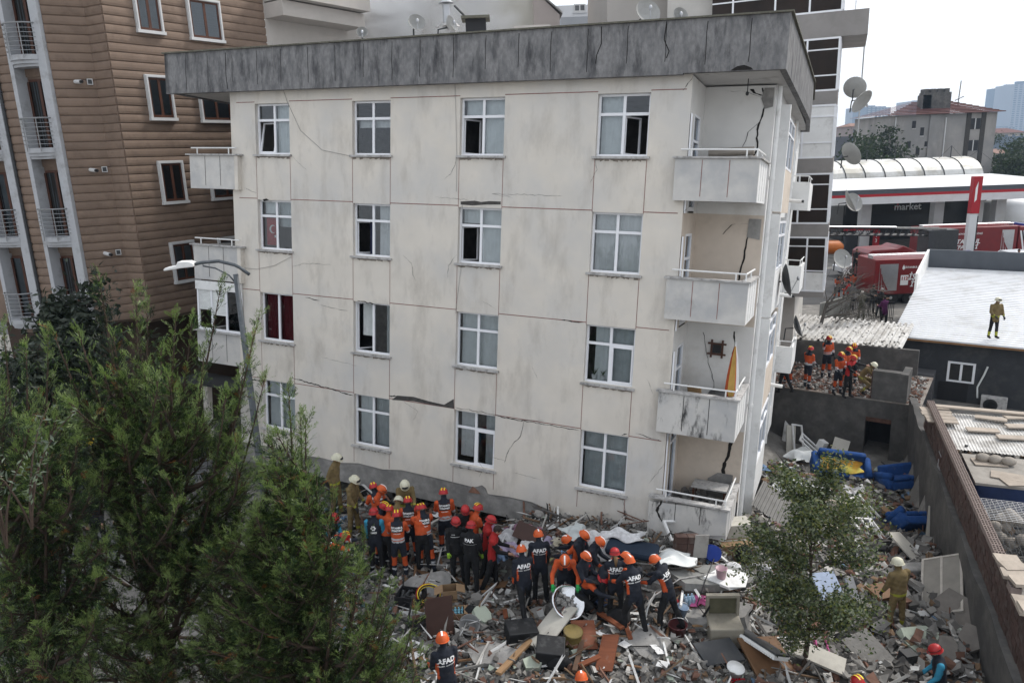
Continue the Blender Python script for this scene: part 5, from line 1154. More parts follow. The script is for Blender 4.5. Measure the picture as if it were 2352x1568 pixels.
# paper-thin things are avoided: the motorbike wreck by the street is a small closed shape
mb = thing('fallen_scooter', 'dark scooter fairing lying on the street behind the conifer', 'scooter', gz(475, 1045, .05), (0, 0, .4))
q = MB(); q.prism([(-.55, 0), (.5, 0), (.62, .18), (.2, .42), (-.3, .36), (-.6, .15)], -.16, .16); q.build('fairing', m_black, mb, bevel=.06); q = MB(); q.box(-.35, .3, -.17, .17, .3, .38); q.build('seat', m_greycl if 'm_greycl' in globals() else m_sill, mb, bevel=.05)
for x in (-.5, .5): wheel(mb, x, 0, .16, .2, .1)
m_yelpl = mat('yellow_machine_paint', (.50, .36, .02), .5, .1, 5)
for (u, v, lb4) in ((215, 1050, 'yellow generator nearer the street behind the conifer'), (40, 1108, 'yellow machine case at the far left behind branches'), (185, 1115, 'yellow generator beside the officers behind branches')):
    p = gz(u, v, .0); t = thing('generator', lb4, 'generator', p, (0, 0, random.uniform(-.4, .4))); MB().box(-.4, .4, -.28, .28, .1, .55).build('engine', m_black, t, bevel=.03); q = MB(); q.prism([(-.45, .56), (.45, .56), (.4, .7), (-.4, .7)], -.3, .3); q.build('tank', m_yelpl, t, bevel=.04)
    q = MB()
    for s_ in (-.3, .3): q.tube([(-.45, s_, 0), (-.45, s_, .62), (.45, s_, .62), (.45, s_, 0)], .02, 6)
    q.build('frame', m_yelpl, t)
# things on the balconies
def bl(x, y, z): return b2w((x, y, z))
brot = Matrix(BM.tolist()).to_euler()
p = thing('sun_parasol', 'folded orange and yellow striped parasol on the second balcony', 'parasol', bl(14.55, .15, .55), brot)
q = MB(); q.tube([(0, 0, 0), (0, 0, 2.15)], .018, 6); q.build('pole', m_white, p)
q = MB(); m_po = mat('orange_canvas', (.36, .07, .02), .8, .15, 4); m_py = mat('yellow_canvas', (.42, .26, .07), .8, .15, 4)
for j in range(12):
    a0, a1 = j * math.pi / 6, (j + 1) * math.pi / 6; prof = [(.02, 2.05), (.08, 1.75), (.13, 1.3), (.15, .95), (.09, .78), (.14, .58), (.13, .5)]
    for (r0, z0), (r1, z1) in zip(prof[:-1], prof[1:]):
        f0, f1 = (.75, 1.1) if j % 2 else (1.1, .75)
        q.quad((r0 * f0 * math.cos(a0), r0 * f0 * math.sin(a0), z0), (r0 * f1 * math.cos(a1), r0 * f1 * math.sin(a1), z0), (r1 * f1 * math.cos(a1), r1 * f1 * math.sin(a1), z1), (r1 * f0 * math.cos(a0), r1 * f0 * math.sin(a0), z1), (j % 6 in (2, 3)) + 2 * (j % 6 == 5))
q.build('canopy', [m_po, m_py, m_white], p)
ch_ = thing('wooden_chair', 'wooden chair with grey blanket on the second balcony', 'chair', bl(13.75, 1.1, .44), (brot[0], brot[1], brot[2] + 2.6)); m_wd = mat('pale_wood', (.28, .18, .09), .7, .15, 6, stretch=(1, 1, .2))
MB().box(-.22, .22, -.22, .22, .43, .47).build('seat', m_wd, ch_)
for x in (-.2, .2):
    for y in (-.2, .2): MB().box(x - .02, x + .02, y - .02, y + .02, 0, .43).build('leg', m_wd, ch_)
MB().box(-.22, -.18, .18, .22, .47, .95).build('back_post', m_wd, ch_); MB().box(.18, .22, .18, .22, .47, .95).build('back_post', m_wd, ch_); MB().box(-.18, .18, .19, .21, .75, .92).build('back_rail', m_wd, ch_)
tb = thing('glass_table', 'black framed glass-topped box table on the second balcony', 'table', bl(14.3, 1.1, .44), brot)
for x in (-.35, .35):
    for y in (-.3, .3): MB().box(x - .02, x + .02, y - .02, y + .02, 0, .72).build('leg', m_black, tb)
MB().box(-.4, .4, -.35, .35, .72, .76).build('top', m_black, tb); MB().box(-.33, .33, -.28, .28, .05, .5).build('box', mat('greenish_glass', (.12, .15, .14), .2), tb)
wf = thing('wall_ornament', 'dark wooden lattice frame hanging on the white balcony wall', 'wall ornament', bl(13.9, 1.76, 2.2), brot)
for x in (-.14, .14): MB().box(x - .025, x + .025, -.03, 0, -.24, .24).build('upright', m_brownframe, wf)
for z in (-.14, .14): MB().box(-.24, .24, -.045, -.031, z - .025, z + .025).build('crossbar', m_brownframe, wf)
MB().box(-.11, .11, -.02, -.005, -.11, .11).build('picture', m_olive if 'm_olive' in globals() else m_dark, wf)
rc = thing('rolled_carpet', 'rolled beige carpets on a white chest on the top balcony', 'carpet', bl(13.95, 1.2, 6.14), brot); MB().box(-.55, .55, -.25, .25, 0, .72).build('chest', m_white, rc); q = MB(); q.tube([(-.6, 0, .85), (.6, 0, .87)], .13, 10); q.build('lower_roll', m_sack, rc); q = MB(); q.tube([(-.58, .05, 1.06), (.5, .05, 1.12)], .1, 10); q.build('upper_roll', m_sack, rc)
dt = thing('dusty_table', 'dark table covered in rubble on the lowest balcony', 'table', bl(14.1, 1.3, -2.15), brot)
for x in (-.4, .4):
    for y in (-.25, .25): MB().box(x - .025, x + .025, y - .025, y + .025, 0, .7).build('leg', m_brownframe, dt)
MB().box(-.46, .46, -.3, .3, .7, .74).build('top', m_sill, dt)
# ================================================================== people
m_skin = mat('skin', (.36, .21, .15), .6, .08, 20)
m_hair = mat('dark_hair', (.02, .015, .012), .7, .2, 30)
m_navy = mat('navy_uniform_cloth', (.014, .017, .026), .85, .25, 9, bump=.5, bscale=14, dirt=(.06, .058, .055), dscale=5, drange=(.58, .85))
m_blackcl = mat('black_uniform_cloth', (.010, .0105, .012), .85, .3, 9, bump=.5, bscale=14, dirt=(.06, .058, .055), dscale=5, drange=(.58, .85))
m_orange = mat('orange_uniform_cloth', (.46, .072, .018), .75, .2, 9, bump=.6, bscale=14, dirt=(.24, .09, .05), dscale=5, drange=(.56, .85))
m_silver = mat('reflective_tape', (.42, .43, .45), .4, .1, 20)
m_tan = mat('tan_fire_coat', (.17, .125, .058), .9, .2, 8, bump=.6, bscale=12)
m_yel = mat('yellow_green_tape', (.33, .34, .04), .6, .12, 10)
m_blue = mat('turquoise_sleeve', (.035, .23, .36), .8, .12, 8, bump=.4, bscale=14)
m_redcl = mat('red_uniform_cloth', (.34, .02, .02), .8, .12, 8, bump=.4, bscale=14)
m_boot = mat('black_boot', (.012, .011, .011), .6, .2, 12)
m_glove_n = mat('neon_glove', (.32, .55, .05), .7, .1, 10)
m_glove_g = mat('green_glove', (.02, .30, .07), .6, .1, 10)
m_glove_k = mat('dark_glove', (.03, .03, .03), .8, .2, 10)
m_hred = mat('red_helmet', (.38, .018, .02), .42, .12, 9, spec=.4, dirt=(.3, .08, .07), dscale=8, drange=(.58, .8))
m_horg = mat('orange_helmet', (.56, .095, .018), .45, .1, 9, spec=.4, dirt=(.4, .15, .08), dscale=8, drange=(.58, .8))
m_hwht = mat('cream_helmet', (.60, .58, .45), .45, .1, 9, spec=.4, dirt=(.35, .33, .26), dscale=8, drange=(.56, .8))
m_hyel = mat('helmet_yellow_tape', (.75, .58, .03), .5, .05, 6)
m_purple = mat('purple_cloth', (.09, .02, .08), .9, .2, 6); m_greycl = mat('grey_cloth', (.12, .12, .125), .9, .2, 6); m_whitecl = mat('white_cloth', (.62, .62, .62), .9, .06, 6); m_olive = mat('olive_cloth', (.07, .07, .05), .9, .2, 6)
PM = [m_skin, m_navy, m_blackcl, m_orange, m_silver, m_tan, m_yel, m_blue, m_redcl, m_boot, m_glove_n, m_glove_g, m_glove_k, m_hair, m_purple, m_greycl, m_whitecl, m_olive]
SK, NV, BK, OR, SI, TN, YE, BL, RD, BO, GN, GG, GK, HR, PU, GR, WH, OL = range(18)
def o_itf(b, t, lx, back):
    if b == 'torso': return NV if t < .24 else SI if t < .30 else OR if t < .335 else SI if t < .40 else OR if t < .9 else NV
    if b == 'uarm': return OR if t < .85 else SI
    if b == 'farm': return OR if t < .25 else SI if t < .38 else NV
    if b == 'thigh': return NV if t < .75 else OR
    if b == 'shin': return OR if t < .34 else NV if t < .5 else SI if t < .64 else NV
    if b == 'should': return OR
    return {'hand': GK, 'foot': BO, 'neck': BK, 'head': SK}[b]
def o_afad(b, t, lx, back):
    if b == 'torso': return OR if abs(lx) > .80 and .25 < t < .72 else NV
    if b == 'farm': return OR if lx > .25 and t < .9 else NV
    return {'uarm': NV, 'thigh': BK, 'shin': BK, 'should': NV, 'hand': GK, 'foot': BO, 'neck': NV, 'head': SK}[b]
def o_afador(b, t, lx, back):
    if b == 'torso': return OR if t > .62 and abs(lx) > .3 else NV
    return {'uarm': OR, 'farm': OR, 'thigh': BK, 'shin': BK, 'should': OR, 'hand': GG, 'foot': BO, 'neck': OR, 'head': SK}[b]
def o_afadred(b, t, lx, back):
    if b == 'torso': return OR if t > .55 and (back < 0 or abs(lx) > .55) else NV
    return {'uarm': OR if t < .5 else NV, 'farm': NV, 'thigh': BK, 'shin': BK, 'should': OR, 'hand': GK, 'foot': BO, 'neck': NV, 'head': SK}[b]
def o_police(b, t, lx, back): return {'head': SK, 'hand': GN, 'foot': BO}.get(b, BK)
def o_dark(b, t, lx, back): return {'head': SK, 'hand': SK, 'foot': BO}.get(b, BK)
def o_tan(b, t, lx, back):
    if b == 'torso': return YE if .14 < t < .22 else TN
    if b == 'farm': return YE if .7 < t < .9 else TN
    if b == 'shin': return YE if .55 < t < .75 else TN
    return {'head': SK, 'hand': GK, 'foot': BO, 'neck': BK}.get(b, TN)
def o_roof(b, t, lx, back):
    if b in ('thigh',): return BK
    if b == 'shin': return BK if t < .5 else YE if t < .9 else BO
    return o_tan(b, t, lx, back)
def o_umke(b, t, lx, back):
    if b == 'shin': return SI if .6 < t < .7 else BK
    return {'uarm': BL, 'farm': BL, 'head': SK, 'hand': GK, 'foot': BO, 'neck': BL, 'should': BL, 'torso': NV}.get(b, BK)
def o_red(b, t, lx, back):
    if b == 'torso': return RD if abs(lx) > .55 and t > .1 or t > .8 else BK
    return {'uarm': BK, 'farm': BK, 'head': SK, 'hand': SK, 'foot': BO, 'should': RD, 'neck': RD}.get(b, BK)
def o_jack(b, t, lx, back):
    if b == 'torso': return OR if t > .3 else BK
    return {'uarm': OR if t < .6 else BK, 'farm': BK, 'head': SK, 'hand': GK, 'foot': BO, 'should': OR, 'neck': BK}.get(b, BK)
def o_civ(top, low, arm=None):
    def f(b, t, lx, back): return {'head': SK, 'hand': SK, 'foot': BO, 'thigh': low, 'shin': low, 'neck': SK, 'uarm': arm if arm is not None else top, 'farm': arm if arm is not None else top}.get(b, top)
    return f
OUTF = dict(itf=o_itf, afad=o_afad, afador=o_afador, afadred=o_afadred, police=o_police, dark=o_dark, tan=o_tan, roof=o_roof, umke=o_umke, red=o_red, jack=o_jack)
_txtc = {}
def flat_text(s_, size, bold=0.0):
    k = (s_, size, bold)
    if k not in _txtc:
        me = text_mesh(s_, size, 0.0, bold=bold); V = np.array([v.co[:] for v in me.vertices]); F = [tuple(p.vertices) for p in me.polygons]; bpy.data.meshes.remove(me); _txtc[k] = (V, F)
    return _txtc[k]
def vrot(axis, deg): return np.array(Matrix.Rotation(R_(deg), 3, axis))
n_person = [0]
def person(label, u, v, face, outfit, helmet='orange', lean=0, head=(8, 0), L=(5, 6, 12), R=(5, 6, 12), legL=(4, 3, 4), legR=(-4, 3, 4), h=1.76, side=0, text=None, hair=None, z=None, at=None, group=None, bulk=.95, gl=None, cat='person', wide=0, hips=None, low=0.0, sub=None):
    """one figure; angles in degrees, arms as (forward, outward, elbow), legs as (forward, outward, knee); u, v: top of the head in the photograph"""
    h *= 1.03; k = h / 1.76; HZ = .93 * k
    Rt = vrot('X', lean) @ vrot('Y', side)
    hip = np.array([0, 0, HZ])
    P = {}
    def sp(zz, x=0, y=0):
        """a point of the trunk, bending gradually above the hips"""
        a = max(0, min(1, (zz - .93) / .25)); M_ = vrot('X', lean * (.35 + .65 * a)) @ vrot('Y', side)
        base = np.array([0, 0, 0.0]); d = (zz - .93) * k
        if d > 0: 
            d1 = min(d, .14 * k); pt = vrot('X', lean * .5) @ vrot('Y', side * .5) @ np.array([0, 0, d1]); pt = pt + Rt @ np.array([0, 0, d - d1])
            return hip + pt + Rt @ np.array([x, y, 0]) * k
        return hip + np.array([x * k, y * k, d])
    prim = MB(); caps = []
    secs = [(.80, .13, .10), (.86, .165, .125), (.95, .178, .132), (1.05, .172, .126), (1.15, .17, .124), (1.28, .188, .13), (1.37, .19, .12), (1.43, .15, .10), (1.485, .075, .07)]
    n = 14; V = []
    for zz, wx, wy in secs:
        for j in range(n):
            q = 2 * math.pi * j / n; V.append(sp(zz, wx * bulk * math.cos(q), wy * bulk * math.sin(q)))
    F = [(i * n + j, i * n + (j + 1) % n, (i + 1) * n + (j + 1) % n, (i + 1) * n + j) for i in range(len(secs) - 1) for j in range(n)] + [tuple(range(n - 1, -1, -1)), tuple(range((len(secs) - 1) * n, len(secs) * n))]
    prim.add(V, F); caps.append(('torso', sp(.82), sp(1.45), .17 * k, 0))
    nb = sp(1.46); hc = sp(1.53) + Rt @ np.array([0, -.015, 0]); Hr = Rt @ vrot('Z', head[1]) @ vrot('X', head[0] - lean * .35)
    hc = hc + Hr @ np.array([0, -.02, .085 * k])
    prim.tube([nb - Rt @ np.array([0, 0, .03]), hc], .058 * k * (1.25 if outfit in ('itf', 'tan', 'roof') else 1.05), 10); caps.append(('neck', nb, hc - Hr @ np.array([0, 0, .06]), .06 * k, 0))
    prim.ell(hc, (.076 * k, .095 * k, .115 * k), Hr, n=14, m=10); prim.ell(hc + Hr @ np.array([0, -.055, -.06]) * k, (.05 * k, .045 * k, .045 * k), Hr)
    caps.append(('head', hc - Hr @ np.array([0, 0, .05]), hc + Hr @ np.array([0, 0, .04]), .10 * k, 0))
    extra = MB()
    extra.ell(hc + Hr @ np.array([0, -.098, -.012]) * k, (.014 * k, .022 * k, .026 * k), Hr, SK, 8, 6)
    for s_ in (-1, 1):
        extra.ell(hc + Hr @ np.array([s_ * .077, .005, -.005]) * k, (.012 * k, .022 * k, .032 * k), Hr, SK, 8, 6); extra.ell(hc + Hr @ np.array([s_ * .032, -.088, .016]) * k, (.012 * k, .008 * k, .006 * k), Hr, HR, 8, 4); extra.ell(hc + Hr @ np.array([s_ * .034, -.089, .034]) * k, (.018 * k, .006 * k, .004 * k), Hr, HR, 8, 4)
    extra.ell(hc + Hr @ np.array([0, -.093, -.058]) * k, (.024 * k, .008 * k, .006 * k), Hr, RD, 8, 4)
    fn = OUTF[outfit] if isinstance(outfit, str) else outfit
    hands = []
    for s_, (a, b, e, *ex) in ((1, L), (-1, R)):
        sh = sp(1.395, s_ * .185 * bulk); inw = ex[0] if ex else 10
        d1 = np.array([s_ * math.sin(R_(b)), -math.sin(R_(a)) * math.cos(R_(b)), -math.cos(R_(a)) * math.cos(R_(b))])
        el = sh + d1 * .285 * k
        bb = b - inw; d2 = np.array([s_ * math.sin(R_(bb)), -math.sin(R_(a + e)) * math.cos(R_(bb)), -math.cos(R_(a + e)) * math.cos(R_(bb))])
        wr = el + d2 * .25 * k
        prim.ell(sh, (.082 * k * bulk, .078 * k, .078 * k)); prim.tube([sh, sh + d1 * .14 * k, el], [.072 * k * bulk, .066 * k * bulk, .056 * k * bulk], 10); prim.ell(el, (.056 * k * bulk,) * 3); prim.tube([el, el + d2 * .1 * k, wr], [.055 * k * bulk, .053 * k * bulk, .043 * k * bulk], 10)
        caps += [('should', sh - d1 * .02, sh + d1 * .03, .075 * k, s_), ('uarm', sh, el, .062 * k, s_), ('farm', el, wr, .05 * k, s_)]
        hands.append((wr, d2, s_))
    ends = []
    for s_, (a, b, kn) in ((1, legL), (-1, legR)):
        hp = hip + np.array([s_ * .092 * k, 0, -.04 * k])
        d1 = np.array([s_ * math.sin(R_(b)), -math.sin(R_(a)), -math.cos(R_(a))]); d1 /= np.linalg.norm(d1)
        kp = hp + d1 * .43 * k; d2 = np.array([s_ * math.sin(R_(b)) * .6, -math.sin(R_(a - kn)), -math.cos(R_(a - kn))]); d2 /= np.linalg.norm(d2)
        an = kp + d2 * .40 * k
        prim.tube([hp, hp + d1 * .2 * k, kp], [.096 * k, .086 * k, .068 * k], 12); prim.ell(kp, (.067 * k,) * 3); prim.tube([kp, kp + d2 * .13 * k, an], [.066 * k, .068 * k, .054 * k], 12)
        pt = R_(max(-10, min(60, (kn - a) * .6))); fd = np.array([s_ * .18, -math.cos(pt), -math.sin(pt)]); fd /= np.linalg.norm(fd)
        prim.ell(an, (.06 * k,) * 3); prim.tube([an - fd * .05 * k + [0, 0, -.035 * k], an + fd * .09 * k + [0, 0, -.045 * k], an + fd * .17 * k + [0, 0, -.055 * k]], [.052 * k, .054 * k, .04 * k], 10)
        caps += [('thigh', hp, kp, .085 * k, s_), ('shin', kp, an + d2 * .0, .066 * k, s_), ('foot', an + np.array([0, 0, -.03 * k]), an + fd * .15 * k + [0, 0, -.05 * k], .055 * k, s_)]
        ends.append(min(an[2] - .095 * k, an[2] + fd[2] * .17 * k - .09 * k))
    zmin = min(ends) + low
    # fuse the volumes into one skin
    me0 = prim.mesh('body_src', PM); o0 = bpy.data.objects.new('body_src', me0); TMP.collection.objects.link(o0)
    md = o0.modifiers.new('r', 'REMESH'); md.mode = 'VOXEL'; md.voxel_size = .0235 if z is None else .037; md.use_smooth_shade = True
    sm = o0.modifiers.new('s', 'SMOOTH'); sm.factor = .5; sm.iterations = 2
    TMP.view_layers[0].update(); dg = TMP.view_layers[0].depsgraph; me1 = bpy.data.meshes.new_from_object(o0.evaluated_get(dg)); bpy.data.objects.remove(o0); bpy.data.meshes.remove(me0)
    V = np.empty(len(me1.vertices) * 3); me1.vertices.foreach_get('co', V); V = V.reshape(-1, 3)
    F = [tuple(p.vertices) for p in me1.polygons]; Fc = np.empty(len(F) * 3); me1.polygons.foreach_get('center', Fc); Fc = Fc.reshape(-1, 3); bpy.data.meshes.remove(me1)
    # cloth folds
    V = V + (np.sin(V[:, 2:3] * 38 + V[:, 0:1] * 21 + n_person[0]) * np.sin(V[:, 0:1] * 33 - V[:, 2:3] * 13)) * np.array([.005, .006, 0]) * (V[:, 2:3] < hc[2] - .15)
    best = np.full(len(Fc), 1e9); bi = np.zeros(len(Fc), int); bt = np.zeros(len(Fc))
    for i, (nm, a, b, r, s_) in enumerate(caps):
        ab_ = b - a; t = np.clip(((Fc - a) @ ab_) / (ab_ @ ab_ + 1e-9), 0, 1); d = np.linalg.norm(Fc - a - t[:, None] * ab_, axis=1) - r
        m_ = d < best; best[m_] = d[m_]; bi[m_] = i; bt[m_] = t[m_]
    lxa = ((Fc - hip) @ Rt[:, 0]) / (.18 * k * bulk); bka = (Fc - hip) @ Rt[:, 1]
    mi = []; memo = {}
    for i in range(len(Fc)):
        nm, a, b, r, s_ = caps[bi[i]]
        lx = lxa[i] if nm == 'torso' else s_ * ((Fc[i] - a) @ np.array([1, 0, 0])) / .05
        key = (bi[i], int(bt[i] * 60), int(lx * 20), bka[i] > 0)
        if key not in memo: memo[key] = fn(nm, bt[i], lx, bka[i])
        mi.append(memo[key])
    body = MB(); body.v = [V]; body.f = F; body.mi = mi; body.n = len(V)
    hm = gl if gl is not None else fn('hand', .5, 0, 0)
    for wr, d, s_ in hands:
        # palm and five fingers, thumb from the side of the palm
        ax = np.cross(d, [0, -1, .2]); ax = ax / (np.linalg.norm(ax) + 1e-9); nrm = np.cross(d, ax)
        body.tube([wr - d * .03, wr + d * .02, wr + d * .085], [.032, .036, .034], 8, hm)
        for i, (off, ln) in enumerate(((-.028, .07), (-.010, .082), (.010, .076), (.027, .06))):
            b0 = wr + d * .08 + ax * off; b1 = b0 + d * ln * .5 + nrm * .012; b2 = b1 + d * ln * .4 + nrm * .035; body.tube([b0, b1, b2], [.0105, .0095, .007], 5, hm)
        b0 = wr + d * .03 - ax * .034; b1 = b0 + d * .035 - ax * .025; b2 = b1 + d * .035 + nrm * .012; body.tube([b0, b1, b2], [.013, .011, .008], 5, hm)
    if extra.v: 
        body.add(np.concatenate(extra.v), extra.f); body.mi[-len(extra.f):] = extra.mi
    body.v = [np.concatenate(body.v) - np.array([0, 0, zmin])]
    hc = hc - np.array([0, 0, zmin])
    top = hc[2] + (.135 if helmet else .11) * k
    if at is not None: loc = np.array(at, float)
    else:
        ang = R_(face); Rz_ = vrot('Z', face); off = Rz_ @ hc
        if z is None: p = gp(u, v, top); loc = np.array([p[0] - off[0], p[1] - off[1], 0]); loc[2] = p[2]
        else: p = gz(u, v, z + top); loc = np.array([p[0] - off[0], p[1] - off[1], z])
    t = thing('person', label, cat, loc, (0, 0, R_(face)), group)
    b_ = body.build('body', PM, t, smooth=True)
    n_person[0] += 1
    if helmet:
        hk = k * 1.0; hm_ = MB(); c = hc + Hr @ np.array([0, .008, .028]) * k
        mats = {'orange': [m_horg, m_black], 'red': [m_hred, m_hyel], 'redplain': [m_hred, m_black], 'white': [m_hwht, m_black], 'green': [mat('lime_helmet', (.25, .5, .05), .4), m_black]}[helmet]
        rr = (.108, .128, .112) if helmet != 'white' else (.122, .142, .122)
        prof = [(.985, -.12), (1.0, .0), (.97, .25), (.87, .52), (.68, .75), (.42, .91), (.15, .99), (.01, 1.0)]
        VV = []; nn = 18
        for r, zc_ in prof:
            for j in range(nn):
                q = 2 * math.pi * j / nn; VV.append(c + Hr @ (np.array([r * math.cos(q) * rr[0], r * math.sin(q) * rr[1], zc_ * rr[2] + (-.035 if r > .95 and math.sin(q) > .3 else 0)]) * k))
        FF = [(i * nn + j, i * nn + (j + 1) % nn, (i + 1) * nn + (j + 1) % nn, (i + 1) * nn + j) for i in range(len(prof) - 1) for j in range(nn)]
        hm_.add(VV, FF)
        # brim and band
        br = []
        for q in np.linspace(0, 2 * math.pi, 19): br.append(c + Hr @ (np.array([rr[0] * 1.03 * math.cos(q), rr[1] * 1.03 * math.sin(q) - (.02 if math.sin(q) < -.5 else 0), -.012 - (.03 if math.sin(q) > .3 else 0)]) * k))
        hm_.tube(br, .009 * k, 5, 0, cap=False)
        ho = hm_.build('helmet', mats, t, smooth=True)
        if helmet == 'red':
            for sx in (-.035, .035):
                st = MB(); pts = [c + Hr @ (np.array([sx, -math.cos(q) * rr[1] * 1.0, math.sin(q) * rr[2] * 1.0]) * k * 1.03) for q in np.linspace(.35, 2.7, 9)]; ax = Hr @ np.array([.014, 0, 0]) * k
                for p0, p1 in zip(pts[:-1], pts[1:]): st.quad(p0 - ax, p0 + ax, p1 + ax, p1 - ax)
                st.build('helmet_stripe', m_hyel, ho)
        elif helmet == 'white':
            st = MB(); st.ell(c + Hr @ np.array([0, -.10, .045]) * k, (.085 * k, .05 * k, .035 * k), Hr, 0, 12, 6); st.build('visor', m_black, ho, True)
        elif helmet == 'orange':
            st = MB(); pts = [c + Hr @ (np.array([0, -math.cos(q) * rr[1], math.sin(q) * rr[2]]) * k * 1.03) for q in np.linspace(.7, 2.4, 7)]; ax = Hr @ np.array([.016, 0, 0]) * k
            for p0, p1 in zip(pts[:-1], pts[1:]): st.quad(p0 - ax, p0 + ax, p1 + ax, p1 - ax)
            st.build('helmet_tape', m_lettw, ho)
            st = MB(); pts = [c + Hr @ (np.array([rr[0] * math.cos(q), rr[1] * math.sin(q), .018]) * k * 1.04) for q in np.linspace(R_(200), R_(340), 9)]; st.tube(pts, .008, 4); st.build('goggle_strap', m_black, ho)
        else:
            st = MB(); pts = [c + Hr @ (np.array([rr[0] * math.cos(q), rr[1] * math.sin(q), .02]) * k * 1.03) for q in np.linspace(0, 2 * math.pi, 15)]; st.tube(pts, .006, 4, cap=False); st.build('helmet_band', m_black, ho)
    if hair or not helmet:
        hm_ = MB(); hm_.ell(hc + Hr @ np.array([0, .018, .028]) * k, (.086 * k, .098 * k, .104 * k), Hr, 0, 14, 8)
        if hair == 'long': hm_.tube([hc + Hr @ np.array([0, .09, -.02]) * k, hc + Hr @ np.array([0, .13, -.14]) * k, hc + Hr @ np.array([0, .12, -.26]) * k], [.05 * k, .04 * k, .02 * k], 8)
        hm_.build('hair', mat('light_brown_hair', (.16, .10, .05), .7) if hair == 'long' else mat('grey_hair', (.3, .29, .28), .8) if hair == 'grey' else mat('headscarf', (.5, .47, .43), .9) if hair == 'scarf' else m_hair, t, smooth=True)
    if text:
        Vb = body.v[0]; bvh = BVHTree.FromPolygons([tuple(x) for x in Vb.tolist()], [f for f in F])
        hip2 = hip - np.array([0, 0, zmin])
        def conform(V2, zc, off, sgn=1):
            out = []
            for x, y in V2[:, :2]:
                base = sp(1.15) - np.array([0, 0, zmin]) + Rt @ np.array([-x * sgn, 0, (zc - 1.15) * k + y]); o_ = base + Rt @ np.array([0, .5 * sgn, 0]); d_ = Rt @ np.array([0, -1.0 * sgn, 0])
                hit = bvh.ray_cast(Vector(o_), Vector(d_), 1.0)
                q_ = np.array(hit[0]) if hit[0] is not None else base + Rt @ np.array([0, .12 * sgn, 0])
                out.append(q_ + Rt @ np.array([0, off * sgn, 0]))
            return out
        def put(s_, size, zc, m, name='lettering', bold=.003, off=.008, sgn=1, xo=0):
            Vt, Ft = flat_text(s_, size, bold); Vt = Vt + np.array([xo, 0, 0]); q = MB(); q.add(conform(Vt, zc, off, sgn), Ft); q.build(name, m, t)
        if text == 'itf':
            g = np.array([(x, y, 0) for y in np.linspace(-.085, .085, 6) for x in np.linspace(-.15, .15, 9)]); q = MB(); q.add(conform(g, 1.31, .005), [(j * 9 + i, j * 9 + i + 1, (j + 1) * 9 + i + 1, (j + 1) * 9 + i) for j in range(5) for i in range(8)]); q.build('back_panel', m_blackcl, t, smooth=True)
            put('İSTANBUL', .062, 1.345, m_lettw); put('İTFAİYESİ', .058, 1.275, m_lettw); put('BİRİNCİ KURTARMA' if False else 'KURTARMA', .034, 1.195, m_lettw, bold=.001)
        elif text == 'afad': put('AFAD', .125, 1.30, m_lettw, bold=.006); put('ARAMA · KURTARMA', .034, 1.215, m_lettw, bold=.001)
        elif text == 'pak': put('PAK', .12, 1.33, m_lettw, bold=.004); put('———————', .05, 1.24, m_lettw, bold=0)
        elif text == 'umke': 
            put('UMKE', .06, 1.16, m_lettw)
            g = [np.array([math.cos(q), math.sin(q), 0]) for q in np.linspace(0, 2 * math.pi, 13)[:-1]]
            for j in range(6):
                a = j * math.pi / 3; c_ = np.array([.045 * math.cos(a), .045 * math.sin(a), 0]); q = MB(); q.add(conform(np.array([c_ + .024 * x for x in g]), 1.28, .008), [tuple(range(12))]); q.build('emblem_petal', m_lettw, t)
        elif text == 'police': put('POLİS', .03, 1.33, m_lettw, sgn=-1, xo=-.07, bold=.001); q = MB(); q.add(conform(np.array([(x, -.06, 0) for x in np.linspace(-.14, .14, 8)] + [(x, -.05, 0) for x in np.linspace(-.14, .14, 8)]), 1.33, .008, -1), [(i, i + 1, i + 9, i + 8) for i in range(7)]); q.build('piping', m_lettw, t)
        elif text == 'flag':
            g = np.array([(.07 + x, y, 0) for y in (0, .05) for x in np.linspace(0, .07, 4)]); q = MB(); q.add(conform(g, 1.3, .007, -1), [(i, i + 1, i + 5, i + 4) for i in range(3)]); q.build('flag_patch', m_redcl, t)
    return t
FACES = None
gI, gA, gT, gC = 'rescuers in orange at the wall', 'navy uniformed rescuers by the low wall', 'rescuers on the terrace', 'onlookers by the fence'
# ---- left group by the beam
person('firefighter in tan coat and white helmet standing highest, hands behind back', 773, 1042, 75, 'tan', 'white', 6, (25, 10), (-25, 8, 35, 30), (-25, 8, 35, 30), h=1.82, z=.75)
person('firefighter in tan coat and cream helmet seen from the side behind the orange group', 813, 1092, 70, 'tan', 'white', 6, (30, 0), (12, 5, 25), (10, 5, 20), h=1.80, group=gI)
person('orange rescuer leaning right with reflective bands, leftmost of the orange backs', 857, 1108, 215, 'itf', 'red', 22, (15, -20), (30, 6, 40), (25, 6, 40), text='itf', group=gI)
person('rescuer in dark orange jacket and orange helmet looking right beside the leaning back', 876, 1113, 80, 'jack', 'orange', 14, (30, 0), (25, 5, 50), (20, 5, 40), group=gI)
person('firefighter with white helmet facing the camera under the beam', 929, 1103, 10, 'tan', 'white', 14, (35, 0), (30, 8, 40), (30, 8, 40), group=gI)
person('firefighter with white helmet bent low between the orange rescuers', 914, 1140, 170, 'tan', 'white', 45, (20, 10), (50, 5, 40), (50, 5, 40), group=gI)
person('orange back with red striped helmet in the second row', 936, 1140, 185, 'itf', 'red', 10, (20, 8), (35, 10, 50), (30, 10, 50), text='itf', group=gI)
person('rescuer in orange turned right with hand raised to mouth', 882, 1153, 70, 'itf', 'red', 12, (25, 0), (40, 10, 100, 20), (20, 6, 40), group=gI)
